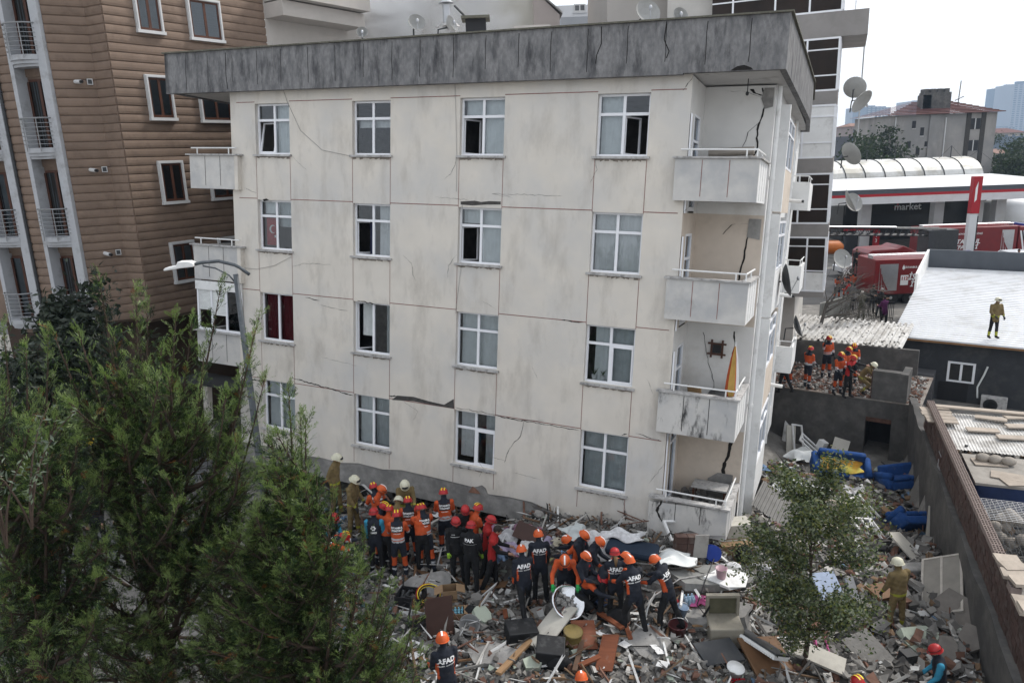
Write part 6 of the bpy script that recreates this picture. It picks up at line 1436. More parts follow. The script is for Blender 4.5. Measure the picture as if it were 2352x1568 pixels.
person('rescuer with red helmet half hidden behind the orange backs', 962, 1158, 190, 'jack', 'red', 20, (25, 10), (30, 5, 40), (30, 5, 40), group=gI)
person('rescuer in dark vest and turquoise sleeves with red helmet, seen from behind', 857, 1166, 178, 'umke', 'redplain', 4, (10, 6), (8, 9, 15), (8, 9, 15), (2, 4, 2), (-2, 4, 2), text='umke', group=gI)
person('orange back nearest the camera with black and white lettering panel', 910, 1171, 182, 'itf', 'red', 6, (15, 5), (25, 12, 50), (25, 12, 50), (2, 5, 2), (-2, 5, 2), text='itf', group=gI)
person('orange back beside the gap, right arm reaching forward', 968, 1156, 195, 'itf', 'red', 12, (25, 10), (45, 8, 40), (45, 8, 40), (6, 5, 4), (-8, 5, 6), text='itf', group=gI)
person('orange back standing apart on the right of the orange group', 1018, 1121, 190, 'itf', 'red', 8, (20, -10), (20, 10, 40), (15, 10, 35), h=1.82, text='itf', group=gI)
person('rescuer with turquoise sleeve and red helmet looking down behind the conifer', 766, 1178, 60, 'umke', 'redplain', 14, (30, 0), (15, 4, 20), (15, 4, 20), group=gI)
person('orange rescuer bent far over beside the conifer branches', 790, 1220, 100, 'itf', 'red', 62, (10, 30), (60, 10, 30), (60, 10, 30), (20, 8, 30), (-10, 8, 10), text='itf', group=gI)
person('rescuer with striped red helmet behind the group under the beam', 893, 1160, 160, 'jack', 'red', 20, (20, 10), (30, 5, 30), (30, 5, 30), group=gI)
person('police officer in black with red helmet and neon gloves facing the camera', 1046, 1187, 5, 'police', 'redplain', 0, (10, 12), (6, 8, 12), (6, 8, 12), h=1.8, text='police')
person('black uniformed officer with red helmet and neon gloves seen from behind', 1081, 1196, 165, 'police', 'redplain', 4, (15, -10), (8, 8, 18), (8, 8, 18), (4, 4, 3), (-6, 4, 3), h=1.8, text='pak')
person('dark uniformed rescuer with red helmet facing forward behind the officers', 1068, 1160, 10, 'dark', 'redplain', 10, (25, 0), (20, 6, 50), (20, 6, 50))
person('rescuer in orange vest and red striped helmet looking toward the clothes pile', 1097, 1156, 120, 'jack', 'red', 10, (20, 10), (20, 6, 30), (20, 6, 30))
person('rescuer in red and black jacket wearing a red helmet', 1127, 1183, 95, 'red', 'redplain', 8, (20, 0), (15, 6, 30), (15, 6, 30), (8, 3, 6), (-10, 3, 8))
ph = person('bareheaded man in red and black jacket holding a camera at his waist', 1142, 1208, 85, 'red', None, 8, (30, 5), (25, 4, 50, 5), (25, 4, 55, 5), (6, 3, 4), (-14, 3, 10))
# ---- the AFAD group
person('rescuer in navy with orange helmet striding right at the front', 1197, 1251, 195, 'afad', 'orange', 12, (15, -10), (-15, 10, 30), (20, 10, 30), (-28, 4, 18), (22, 4, 14), text='afad', group=gA)
person('navy uniformed rescuer with taped orange helmet facing away by the clothes pile', 1236, 1216, 185, 'afad', 'orange', 4, (15, 5), (10, 10, 20), (10, 10, 20), text='afad', group=gA)
person('rescuer bent over with red shoulder next to the clothes pile', 1302, 1228, 250, 'afadred', 'orange', 58, (0, -20), (50, 6, 30), (50, 6, 30), text='afad', group=gA)
person('rescuer with orange helmet looking down in front of the white sheet', 1342, 1217, 60, 'afad', 'orange', 10, (40, 0), (20, 5, 40), (20, 5, 40), text='flag', group=gA)
person('rescuer with orange helmet bowed toward the blue mattress', 1377, 1232, 70, 'afad', 'orange', 16, (45, 0), (25, 5, 40), (25, 5, 40), group=gA)
hold = person('rescuer in orange jacket and green gloves carrying a shiny metal tray', 1297, 1274, -5, 'afador', 'orange', 30, (38, 0), (30, 22, 35, 25), (30, 22, 35, 25), (8, 6, 12), (-6, 6, 4), text='flag', group=gA)
person('woman in navy uniform with orange helmet standing side-on', 1346, 1266, 50, 'afad', 'orange', 4, (25, 0), (25, 6, 60, 25), (25, 6, 60, 25), h=1.66, text='flag', group=gA)
person('rescuer crouching in red behind the standing woman', 1383, 1318, 60, 'afadred', 'redplain', 60, (20, 0), (60, 6, 30), (60, 6, 30), (85, 8, 120), (60, 8, 120), group=gA)
person('rescuer with braided hair under a red helmet facing away', 1412, 1258, 180, 'afad', 'redplain', 6, (15, 0), (20, 8, 40), (20, 8, 40), h=1.68, text='afad', hair='long', group=gA)
person('rescuer bending forward with red back right of the braided woman', 1437, 1268, 100, 'afadred', 'orange', 62, (0, -20), (60, 6, 20), (60, 6, 20), text='afad', group=gA)
person('navy rescuer nearest the camera, knees bent, right of the tray carrier', 1446, 1275, 200, 'afad', 'orange', 16, (10, 0), (30, 14, 35), (25, 14, 30), (18, 8, 26), (-8, 8, 8), text='afad', group=gA)
person('navy rescuer with orange helmet bending at the right end of the group', 1505, 1274, 235, 'afad', 'orange', 24, (25, 0), (35, 8, 40), (35, 8, 30), (14, 7, 14), (-14, 7, 12), text='afad', group=gA)
person('rescuer with orange helmet standing low at the bottom beside the conifer', 1015, 1452, 205, 'afad', 'orange', 6, (10, -15), (15, 6, 60), (10, 6, 20), text='afad')
person('rescuer of whom only an orange helmet shows at the bottom edge', 1335, 1543, 180, 'afad', 'orange', 20, (20, 0), z=-.6)
# ---- right side
person('firefighter in tan suit and cream helmet standing alone with his back turned', 2063, 1281, 195, 'tan', 'white', 4, (18, 8), (10, 9, 20), (10, 9, 20), (3, 5, 4), (-3, 5, 4), h=1.84, bulk=1.08)
person('rescuer with red helmet and turquoise sleeves at the bottom right', 2150, 1480, 250, 'umke', 'redplain', 6, (25, 0), (12, 5, 30), (12, 5, 30), z=-1.1)
person('rescuer of whom a striped red helmet shows at the bottom right', 1972, 1552, 200, 'itf', 'red', 10, (20, 0), z=-1.2)
# ---- the terrace
zt3 = .335
person('dark uniformed rescuer with orange helmet bent beside the leaning building', 1787, 808, 215, 'dark', 'orange', 30, (10, 0), (40, 6, 30), (40, 6, 30), (10, 4, 6), (-20, 4, 10), z=.2, group=gT)
person('fair-haired rescuer in orange with red helmet and ponytail on the terrace', 1812, 797, 170, 'itf', 'redplain', 4, (15, 10), (10, 8, 20), (10, 8, 20), h=1.68, hair='long', z=.2, group=gT)
person('orange rescuer standing alone in profile on the terrace', 1863, 795, 120, 'itf', 'red', 4, (15, 0), (12, 5, 40), (12, 5, 40), z=zt3, group=gT)
person('tall orange rescuer holding a phone to his ear on the terrace', 1905, 771, 10, 'itf', 'red', 0, (5, 10), (8, 10, 15), (60, 30, 120, 40), h=1.84, z=zt3, group=gT)
person('orange rescuer facing the camera in the middle of the terrace group', 1933, 808, 20, 'itf', 'red', 2, (10, 0), (15, 8, 40), (15, 8, 40), z=zt3, group=gT)
person('orange rescuer with striped helmet behind the pointing man', 1951, 796, 30, 'itf', 'red', 4, (15, 0), (15, 8, 40), (15, 8, 40), z=zt3, group=gT)
person('orange rescuer furthest back right on the terrace', 1963, 788, -20, 'itf', 'red', 4, (15, 0), (15, 8, 40), (15, 8, 40), z=zt3, group=gT)
person('rescuer in black with red collar pointing right on the terrace edge', 1961, 815, 30, 'red', 'red', 8, (20, 20), (55, 55, 10, 0), (35, 5, 40), z=zt3, group=gT)
person('firefighter with white helmet crouching by the concrete block', 2008, 832, 60, 'tan', 'white', 40, (20, 0), (40, 6, 30), (40, 6, 30), (80, 8, 110), (60, 8, 110), z=zt3, group=gT)
person('firefighter in tan coat and dark trousers standing on the white ribbed roof', 2294, 683, 5, 'roof', 'white', 2, (10, 0), (10, 14, 30, 25), (10, 14, 45, 30), h=1.8, bulk=1.1, z=1.62)
# ---- onlookers
for i, (u, v, f, o, hl, hr, lb3) in enumerate([(2008, 655, 10, o_civ(BK, BK), None, None, 'onlooker in dark suit with pale shirt folding his arms'), (2027, 662, 30, o_civ(BK, BK), None, 'grey', 'grey-haired onlooker in black'), (2032, 680, 190, o_civ(PU, BK), None, None, 'onlooker in purple jacket leaning on the fence'), (1981, 668, 170, o_civ(OL, OL), None, 'scarf', 'onlooker in pale headscarf and long olive coat'), (1950, 645, 200, o_civ(RD, BK), None, None, 'onlooker in red top by the fence post'), (1957, 648, 170, o_civ(GR, BK), None, None, 'onlooker in grey green top beside the red one'), (1945, 610, 20, o_civ(WH, BK), None, None, 'onlooker in white shirt near the fire truck'), (1948, 628, 0, 'itf', None, None, 'bareheaded rescuer in orange near the fire truck'), (1960, 626, 160, 'jack', None, None, 'rescuer in orange jacket beside the fire truck'), (1927, 632, 0, 'itf', None, None, 'rescuer in orange half hidden by the branches'), (2340, 575, 0, o_civ(NV, NV), None, None, 'onlooker in dark blue by the silver car'), (1968, 574, 0, o_civ(BK, BK), None, None, 'onlooker in black beside the white car')]):
    zz_ = 0.0
    if v < 590: p = gy(u, v, 53 if u > 2300 else 51); person(lb3, u, v, f, o, None, 0, (10, 0), (20, 6, 60, 20), (20, 6, 60, 20), at=(p[0], p[1], p[2] - 1.73), hair=hr, group=gC)
    else: person(lb3, u, v, f, o, None, 4, (12, 0), (25, 6, 70, 20), (25, 6, 70, 20), z=zz_, hair=hr, group=gC)
# ---- three figures in the shade left of the conifer
person('police officer in dark uniform half hidden by the conifer at left', 78, 1140, 30, 'dark', None, 10, (25, 0), (20, 10, 50), (20, 10, 50), z=0.0)
person('officer in dark jacket and cap behind the conifer branches', 205, 1140, 10, 'dark', None, 10, (25, 0), z=0.0, hair='grey')
# what they hold
hp_ = hold.location; 
tr = thing('metal_tray', 'shiny metal tray of rubble held by the green gloves', 'tray', (hp_[0] - .02, hp_[1] - .62, hp_[2] + .66), (R_(42), R_(14), .25))
q = MB(); q.lathe([(.02, .0), (.28, .0), (.37, .10), (.40, .10), (.40, .115), (.36, .115), (.27, .015), (.02, .015)], 26); q.build('tray', mat('polished_steel', (.6, .61, .63), .18, .05, 5, metal=1.0), tr, True)
q = MB()
for i in range(26): a = random.random() * 6.28; r = random.random() * .25; q.obb((r * math.cos(a), r * math.sin(a), .04 + random.random() * .03), np.array([1, .8, .5]) * random.uniform(.05, .11), rotm(random.random() * 3, random.random() * 3, random.random() * 3))
q.build('rubble_load', m_concrete, tr)['kind'] = 'stuff'
c_ = ph.location; q = MB(); q.box(-.07, .07, -.04, .04, -.05, .05); q.lathe([(.04, 0), (.045, .12), (.04, .13)], 10, (0, 0, 0), rotm(0, R_(90), 0)); tag(q.build('camera_body', m_black, None, loc=(c_[0] + .42, c_[1] - .02, c_[2] + 1.02), rot=(0, R_(50), 0)), 'black photo camera in the bareheaded man\'s hands', 'camera')
# ================================================================== trees and plants
def tri_mesh(name, V, F, mats, mi=None, smooth=False, quads=False):
    """fast mesh from numpy arrays of triangles or quads"""
    me = bpy.data.meshes.new(name); k = F.shape[1]
    me.vertices.add(len(V)); me.vertices.foreach_set('co', V.astype(np.float32).ravel())
    me.loops.add(F.size); me.loops.foreach_set('vertex_index', F.astype(np.int32).ravel())
    me.polygons.add(len(F)); me.polygons.foreach_set('loop_start', np.arange(0, F.size, k, dtype=np.int32))
    for m in mats: me.materials.append(m)
    if mi is not None: me.polygons.foreach_set('material_index', mi.astype(np.int32))
    if smooth: me.polygons.foreach_set('use_smooth', np.ones(len(F), bool))
    me.update(calc_edges=True); me.validate()
    if not smooth: me.shade_flat()
    return me
def leaf_mat(name, col, rough=.55, var=.3, tr=.35):
    if name in MATS: return MATS[name]
    m = mat(name, col, rough, var, 1.7, spec=.35); nt = m.node_tree; b = nt.nodes['Principled BSDF']
    t = nt.nodes.new('ShaderNodeBsdfTranslucent'); t.inputs[0].default_value = (col[0] * 1.3, col[1] * 1.5, col[2] * .8, 1); mx = nt.nodes.new('ShaderNodeMixShader'); mx.inputs[0].default_value = tr
    nt.links.new(b.outputs[0], mx.inputs[1]); nt.links.new(t.outputs[0], mx.inputs[2]); nt.links.new(mx.outputs[0], nt.nodes['Material Output'].inputs[0]); return m
m_con = [leaf_mat('conifer_shaded', (.007, .016, .006), .45, tr=.15), leaf_mat('conifer_mid', (.021, .046, .012), .4, tr=.2), leaf_mat('conifer_lit_tip', (.15, .205, .07), .38, tr=.25), mat('conifer_dead', (.16, .065, .02), .9, .3, 3)]  # inner shade and tip highlights are put into these leaf colours
m_bark = mat('conifer_bark', (.06, .042, .032), .95, .3, 6, bump=.5)
def frames(d, roll):
    d = d / np.linalg.norm(d, axis=1, keepdims=True); up = np.tile(np.array([[0, 0, 1.0]]), (len(d), 1)); up[np.abs(d[:, 2]) > .97] = [1, 0, 0]
    a = np.cross(d, up); a /= np.linalg.norm(a, axis=1, keepdims=True); b = np.cross(a, d)
    c, s_ = np.cos(roll)[:, None], np.sin(roll)[:, None]; return d, a * c + b * s_, -a * s_ + b * c
def spray_template(r, nb=10):
    """a frond: short cords leaving a bent axis in two ranks, each cord a thin kite-shaped blade"""
    T = []
    def blade(p, d, ln, w, nrm):
        sd = np.cross(d, nrm); sd /= np.linalg.norm(sd) + 1e-9; m = p + d * ln * .5 + nrm * ln * .08; e = p + d * ln
        T.append([p, m + sd * w, m - sd * w]); T.append([m - sd * w, m + sd * w, e])
    for i in range(nb):
        t = (i + .5) / nb; p = np.array([t, .05 * math.sin(t * 3), -.08 * t * t]); s_ = 1 if i % 2 else -1
        ang = r.uniform(.4, .75) * (1 - .35 * t); ln = (.46 * (1 - .7 * t) + .10) * r.uniform(.75, 1.2); d = np.array([math.cos(ang), s_ * math.sin(ang), r.uniform(-.1, .3)]); d /= np.linalg.norm(d)
        nrm = np.array([r.uniform(-.6, .6), r.uniform(-.6, .6), 1.0]); nrm /= np.linalg.norm(nrm); blade(p, d, ln, .026, nrm)
        q = p + d * ln * r.uniform(.25, .6); a2 = ang + r.uniform(-.8, .8); d2 = np.array([math.cos(a2), s_ * math.sin(a2), r.uniform(-.3, .5)]); d2 /= np.linalg.norm(d2); blade(q, d2, ln * r.uniform(.4, .65), .022, nrm)
    blade(np.array([.7, 0, -.05]), np.array([1, 0, .05]), .4, .026, np.array([0, 0, 1.0]))
    return np.array(T)                                  # (n, 3, 3)
SPR = [spray_template(np.random.default_rng(100 + i)) for i in range(5)]
def place_sprays(P, D, S, r, tone):
    out = []; mis = []
    roll = r.uniform(-.9, .9, len(P)) ; ax, ay, az = frames(D, roll)
    which = r.integers(0, len(SPR), len(P))
    for w in range(len(SPR)):
        m = which == w; T = SPR[w]; n = m.sum()
        if n == 0: continue
        X = (T.reshape(1, -1, 3)[..., 0:1] * ax[m][:, None] + T.reshape(1, -1, 3)[..., 1:2] * ay[m][:, None] + T.reshape(1, -1, 3)[..., 2:3] * az[m][:, None]) * S[m][:, None, None] + P[m][:, None]
        out.append(X.reshape(-1, 3)); k = len(T)
        base = np.where(tone[m] < .40, 0, np.where(tone[m] < .72, 1, 2)); mm = np.repeat(base, k)  # tone picks the shaded
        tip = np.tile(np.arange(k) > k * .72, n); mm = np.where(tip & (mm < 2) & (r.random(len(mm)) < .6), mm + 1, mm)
        mm = np.where(np.repeat(r.random(n) < .012, k), 3, mm); mis.append(mm)
    V = np.concatenate(out); F = np.arange(len(V)).reshape(-1, 3); return V, F, np.concatenate(mis)
def conifer(label, base, tips, seed, fill=None, nfill=0, Yf=(8, 10), spread=1.0):
    r = np.random.default_rng(seed); t = thing('conifer_tree', label, 'tree', base, group='conifers in the left foreground')
    base = np.asarray(base, float); wood = MB(); P, D, S, TN_ = [], [], [], []
    top = max(tp_[2] for tp_ in tips)
    wood.tube([base - base, np.array([.05, .02, 1.5]), np.array([-.05, .05, (top - base[2]) * .55]), np.array([.05, 0, (top - base[2]) * .85])], [.16, .13, .08, .03], 9)
    trunk = t
    limbs = [(np.array(x), 1.0) for x in tips]
    if fill is not None:
        poly = np.array(fill); u0, v0 = poly.min(0); u1, v1 = poly.max(0)
        def inside(u, v):
            c = False; n = len(poly)
            for i in range(n):
                (xa, ya), (xb, yb) = poly[i], poly[(i + 1) % n]
                if (ya > v) != (yb > v) and u < (xb - xa) * (v - ya) / (yb - ya) + xa: c = not c
            return c
        k = 0
        while k < nfill:
            u, v = r.uniform(u0, u1), r.uniform(v0, v1)
            if not inside(u, v): continue
            Y = r.uniform(*Yf); limbs.append((gy(u, v, Y), .62)); k += 1
    for tip, sc in limbs:
        rel = tip - base; hd = math.hypot(rel[0], rel[1]); z0 = max(.3, rel[2] - (1.6 + hd * 1.0) * (1.15 if sc == 1 else .8))
        st = np.array([0.05 * rel[0], .05 * rel[1], z0]); 
        if sc < 1: 
            ln0 = r.uniform(.9, 1.6); d0 = np.array([rel[0], rel[1], 0]) / (hd + .1) * .75 + np.array([r.uniform(-.35, .35), r.uniform(-.5, .2), r.uniform(.55, 1.0)]); d0 /= np.linalg.norm(d0); st = rel - d0 * ln0
        mid = (st + rel) / 2 + np.array([rel[0] * .10, rel[1] * .1, -.22 * sc]); L = np.linalg.norm(rel - st)
        pts = [st * (1 - q) ** 2 + 2 * mid * q * (1 - q) + rel * q * q for q in np.linspace(0, 1, 9)]
        wood.tube(pts, np.linspace(.035 * sc + .006, .004, 9), 5)
        nb = int((30 if sc == 1 else 20) * max(.7, min(1.8, L / 1.6))); ptone = r.uniform(-.22, .22)
        for i in range(nb):
            q = .18 + .82 * (i + r.random()) / nb; c = st * (1 - q) ** 2 + 2 * mid * q * (1 - q) + rel * q * q; tg = 2 * (1 - q) * (mid - st) + 2 * q * (rel - mid); tg /= np.linalg.norm(tg)
            rad = r.normal(size=3); rad -= tg * (rad @ tg); rad /= np.linalg.norm(rad); d = tg * r.uniform(.8, 1.2) + rad * .7 + np.array([0, 0, .12]); d /= np.linalg.norm(d)
            bl_ = ((.62 * (1 - q) ** 1.25 + .07) if sc == 1 else (.56 * (1 - q) ** .8 + .08)) * r.uniform(.55, 1.2) * spread
            wood.tube([c, c + d * bl_ * .6], [.008, .003], 3, cap=False)
            ns = max(2, int(bl_ / .075))
            for j in range(ns):
                f = (j + .6) / ns; pp = c + d * bl_ * f * .9 + r.normal(size=3) * .02; dd = d + r.normal(size=3) * .30 + np.array([0, 0, .1]); P.append(pp); D.append(dd); S.append(r.uniform(.11, .19) * (1.1 - .25 * f)); TN_.append(.25 + ptone + .30 * q + .25 * f + r.uniform(-.25, .25) + .10 * (rad[2] > .2))  # lighter outwards and on upper twigs: light painted into the sprays
        for j in range(4): P.append(rel - tgt_len(rel, st) * .05 * j); D.append((rel - mid) / np.linalg.norm(rel - mid) + r.normal(size=3) * .15); S.append(r.uniform(.12, .18)); TN_.append(.85)
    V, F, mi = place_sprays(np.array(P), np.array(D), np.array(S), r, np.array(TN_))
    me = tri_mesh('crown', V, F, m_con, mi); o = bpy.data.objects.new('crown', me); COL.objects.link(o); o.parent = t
    wood.build('trunk', m_bark, t, smooth=True); return len(F)
def tgt_len(a, b): return (a - b) / (np.linalg.norm(a - b) + 1e-9)
def T_(u, v, Y): return gy(u, v, Y)
b1 = gy(330, 1250, 9.4); b1[2] = float(gh(b1[0], b1[1]))
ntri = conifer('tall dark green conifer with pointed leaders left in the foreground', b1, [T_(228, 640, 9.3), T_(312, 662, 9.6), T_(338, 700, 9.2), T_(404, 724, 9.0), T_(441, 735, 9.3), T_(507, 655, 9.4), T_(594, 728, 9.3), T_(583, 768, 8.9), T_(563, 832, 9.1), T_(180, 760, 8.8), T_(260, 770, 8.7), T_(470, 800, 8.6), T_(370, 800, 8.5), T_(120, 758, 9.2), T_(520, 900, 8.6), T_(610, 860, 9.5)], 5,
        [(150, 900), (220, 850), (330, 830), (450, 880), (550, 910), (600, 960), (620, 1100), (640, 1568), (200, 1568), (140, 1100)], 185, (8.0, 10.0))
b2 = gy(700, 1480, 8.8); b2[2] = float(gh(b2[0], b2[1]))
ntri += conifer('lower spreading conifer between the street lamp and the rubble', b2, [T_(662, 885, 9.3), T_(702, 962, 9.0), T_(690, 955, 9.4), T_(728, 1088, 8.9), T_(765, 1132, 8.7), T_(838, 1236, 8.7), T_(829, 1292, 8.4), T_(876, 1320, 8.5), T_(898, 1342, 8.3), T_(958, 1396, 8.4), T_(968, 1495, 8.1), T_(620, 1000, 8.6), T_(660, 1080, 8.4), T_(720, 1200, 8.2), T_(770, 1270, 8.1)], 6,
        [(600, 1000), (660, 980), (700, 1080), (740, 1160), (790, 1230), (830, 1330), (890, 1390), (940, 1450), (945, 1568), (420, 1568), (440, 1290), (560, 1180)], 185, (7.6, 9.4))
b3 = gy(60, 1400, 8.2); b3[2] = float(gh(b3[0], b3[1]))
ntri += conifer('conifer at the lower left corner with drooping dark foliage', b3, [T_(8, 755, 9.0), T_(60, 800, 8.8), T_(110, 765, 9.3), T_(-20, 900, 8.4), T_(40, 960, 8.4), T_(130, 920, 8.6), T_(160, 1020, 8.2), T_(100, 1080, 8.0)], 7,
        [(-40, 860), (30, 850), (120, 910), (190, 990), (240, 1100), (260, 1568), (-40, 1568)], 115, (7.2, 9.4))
# ---- leafy trees
def leaf_cloud(P, N, S, r, asp=.5):
    d = N / np.linalg.norm(N, axis=1, keepdims=True); _, a, b = frames(d, r.uniform(0, 6.3, len(P)))
    S = S[:, None]; p0 = P - a * S * .5; p1 = P + b * S * asp * .5 + d * S * .08; p2 = P + a * S * .5; p3 = P - b * S * asp * .5 + d * S * .08
    V = np.stack([p0, p1, p2, p3], 1).reshape(-1, 3); F = np.arange(len(V)).reshape(-1, 4); return V, F
def branchy(r, base, top, n1_, spread, wood, w0):
    """trunk with limbs and twigs; returns twig tips with directions"""
    tips = []
    pts = [base + (top - base) * q + np.array([math.sin(q * 5) * .08, math.cos(q * 4) * .06, 0]) * np.linalg.norm(top - base) * .2 for q in np.linspace(0, 1, 7)]
    wood.tube(pts, np.linspace(w0, w0 * .15, 7), 7)
    for i in range(n1_):
        q = .12 + .86 * (i + r.random() * .5) / n1_; k = min(5, int(q * 6)); c = pts[k] + (pts[k + 1] - pts[k]) * (q * 6 - k)
        a = r.uniform(0, 6.3); el = r.uniform(.35, 1.0); L = spread * (1 - .55 * q) * r.uniform(.6, 1.15); d = np.array([math.cos(a) * math.cos(el), math.sin(a) * math.cos(el), math.sin(el)])
        e = c + d * L; m = (c + e) / 2 + np.array([0, 0, -.08 * L]); wood.tube([c, m, e], [w0 * .35 * (1 - q * .6), w0 * .2, w0 * .06], 5)
        for j in range(9):
            f = .25 + .75 * (j + r.random()) / 9; c2 = c + (e - c) * f; d2 = d + r.normal(size=3) * .6 + np.array([0, 0, .25]); d2 /= np.linalg.norm(d2); e2 = c2 + d2 * L * r.uniform(.2, .45); wood.tube([c2, e2], [w0 * .06, w0 * .025], 3, cap=False)
            for s_ in np.linspace(.15, 1, 9): tips.append((c2 + (e2 - c2) * s_, d2))
    return tips
def leafy(name, label, base, top, spread, seed, mats, nl, ls, n1_=18, w0=.07, jit=.09, cat='tree', group=None):
    r = np.random.default_rng(seed); t = thing(name, label, cat, base, group=group); wood = MB(); tips = branchy(r, np.zeros(3), np.asarray(top) - np.asarray(base), n1_, spread, wood, w0)
    idx = r.integers(0, len(tips), nl); P = np.array([tips[i][0] for i in idx]) + r.normal(size=(nl, 3)) * jit; N = r.normal(size=(nl, 3)) + np.array([0, 0, .9])
    V, F = leaf_cloud(P, N, r.uniform(.7, 1.25, nl) * ls, r); me = tri_mesh('crown', V, F, mats, r.integers(0, len(mats), nl)); o = bpy.data.objects.new('crown', me); COL.objects.link(o); o.parent = t
    wood.build('trunk', m_bark, t); return t
m_lf = [leaf_mat('olive_leaf', (.06, .085, .035)), leaf_mat('olive_leaf_dark', (.028, .042, .02)), leaf_mat('olive_leaf_pale', (.17, .19, .13)), leaf_mat('olive_leaf_yellow', (.13, .14, .045))]
bq = gz(1845, 1580, -.75); bq[2] = float(gh(bq[0], bq[1]))
tq = gy(1868, 1120, bq[1] + .4)
leafy('young_tree', 'young olive-green leafy tree growing out of the rubble', bq, tq, 2.0, 21, m_lf, 17500, .085, 30, .06, .12)
m_fig = [leaf_mat('fig_leaf', (.013, .020, .011), tr=.1), leaf_mat('fig_leaf_pale', (.022, .032, .02), tr=.1)]
p = gy(110, 900, 20); leafy('fig_tree', 'dark broad-leaved tree in shade below the brown building', (p[0], 20, 0), (p[0] + .3, 20, gy(110, 760, 20)[2]), 3.6, 22, m_fig, 9000, .24, 26, .12, .25)
m_sil = [leaf_mat('silver_leaf', (.16, .19, .15)), leaf_mat('silver_leaf_dark', (.08, .10, .08))]
def silver(label, base, n, h, seed):
    r = np.random.default_rng(seed); t = thing('silver_shrub', label, 'shrub', base, group='silvery shrubs'); wood = MB(); P, N = [], []
    for i in range(n):
        a = r.uniform(0, 6.3); L = h * r.uniform(.6, 1.1); e = np.array([math.cos(a) * L * .45, math.sin(a) * L * .45, L]); m = np.array([e[0] * .2, e[1] * .2, L * .65]); e[2] -= L * .12
        pts = [2 * m * q * (1 - q) + e * q * q for q in np.linspace(0, 1, 10)]; wood.tube(pts, np.linspace(.012, .003, 10), 4)
        for k in range(24): q = .35 + .65 * k / 24; P.append(2 * m * q * (1 - q) + e * q * q + r.normal(size=3) * .03); N.append(r.normal(size=3) + [0, 0, .4])
    V, F = leaf_cloud(np.array(P), np.array(N), r.uniform(.05, .10, len(P)), r, .28); me = tri_mesh('foliage', V, F, m_sil, r.integers(0, 2, len(P))); o = bpy.data.objects.new('foliage', me); COL.objects.link(o); o.parent = t; wood.build('stem', m_bark, t)
p = gy(45, 1080, 6.4); silver('silvery arching shrub at the left edge nearest the camera', p - np.array([0, 0, .6]), 5, 1.15, 31)
p = gy(10, 1120, 6.2); silver('silvery shrub cut by the left edge of the view', p - np.array([.1, 0, .6]), 5, 1.2, 34)
for k, (u, v, lb5) in enumerate(((770, 1180, 'silvery shrub below the highest firefighter'), (800, 1330, 'silvery shrub beside the bent orange rescuer'), (735, 1250, 'silvery shrub half covered by conifer branches'))):
    p = gp(u, v); silver(lb5, p, 16, 1.0, 41 + k)
# far trees
m_far = [leaf_mat('far_leaf', (.03, .045, .025)), leaf_mat('far_leaf_dark', (.018, .028, .017))]
for k, (u, v, Y, w_, h, lb6) in enumerate([(2015, 362, 118, 7, 9, 'dark tree left of the grey hip-roofed house'), (1975, 372, 112, 5, 5, 'low dark tree beside the satellite dishes'), (2305, 392, 125, 7, 6, 'dark tree right of the barrel roof'), (2340, 398, 118, 6, 6, 'dark tree at the right edge above the canopy'), (2320, 478, 96, 5, 5, 'dark tree under the canopy at right'), (2348, 355, 180, 8, 7, 'tree before the grey blue house at the right edge'), (2295, 505, 92, 3.5, 3.5, 'small tree behind the station sign')]):
    c = gy(u, v, Y); r = np.random.default_rng(60 + k); n = 2600; t = thing('distant_tree', lb6, 'tree', (c[0], Y, 0), group='trees beyond the fuel station'); cl = r.normal(size=(14, 3)) * np.array([w_ * .28, w_ * .28, h * .22]); P = cl[r.integers(0, 14, n)] + r.normal(size=(n, 3)) * np.array([.9, .9, .7]) + np.array([0, 0, c[2]])
    V, F = leaf_cloud(P, r.normal(size=(n, 3)) + [0, 0, .5], r.uniform(.3, .6, n), r, .7); me = tri_mesh('crown', V, F, m_far, r.integers(0, 2, n)); o = bpy.data.objects.new('crown', me); COL.objects.link(o); o.parent = t; q = MB(); q.tube([(0, 0, -14), (0, 0, c[2])], [.3, .15], 7); q.build('trunk', m_bark, t)
# bare tree by the fence
r = np.random.default_rng(77); bp_ = gz(1868, 790, 0); bp_ = gy(1872, 780, 36.0); bt = thing('bare_tree', 'bare grey branching tree in front of the onlookers', 'tree', (bp_[0], bp_[1], 0)); q = MB(); ht = gy(1905, 690, 36)[2]
q.tube([(0, 0, -.3), (.2, 0, ht * .5), (.5, 0, ht)], [.14, .1, .06], 7)
def grow(p, d, L, w, lvl):
    e = p + d * L; q.tube([p, (p + e) / 2 + r.normal(size=3) * .06 * L, e], [w, w * .8, w * .55], 4 if lvl else 5, cap=False)
    if lvl < 3:
        for i in range(4 if lvl < 2 else 3):
            d2 = d + r.normal(size=3) * .55; d2[1] *= .6; d2 /= np.linalg.norm(d2); grow(p + (e - p) * r.uniform(.4, 1), d2, L * r.uniform(.5, .8), w * .5, lvl + 1)
for i in range(6): d = np.array([r.uniform(.1, 1.0), r.uniform(-.4, .4), r.uniform(.1, .9)]); d /= np.linalg.norm(d); grow(np.array([.2 + .06 * i, 0, ht * (.5 + .09 * i)]), d, r.uniform(1.2, 2.0), .05, 0)
q.build('trunk', mat('grey_bark', (.11, .10, .09), .95, .2, 5), bt)
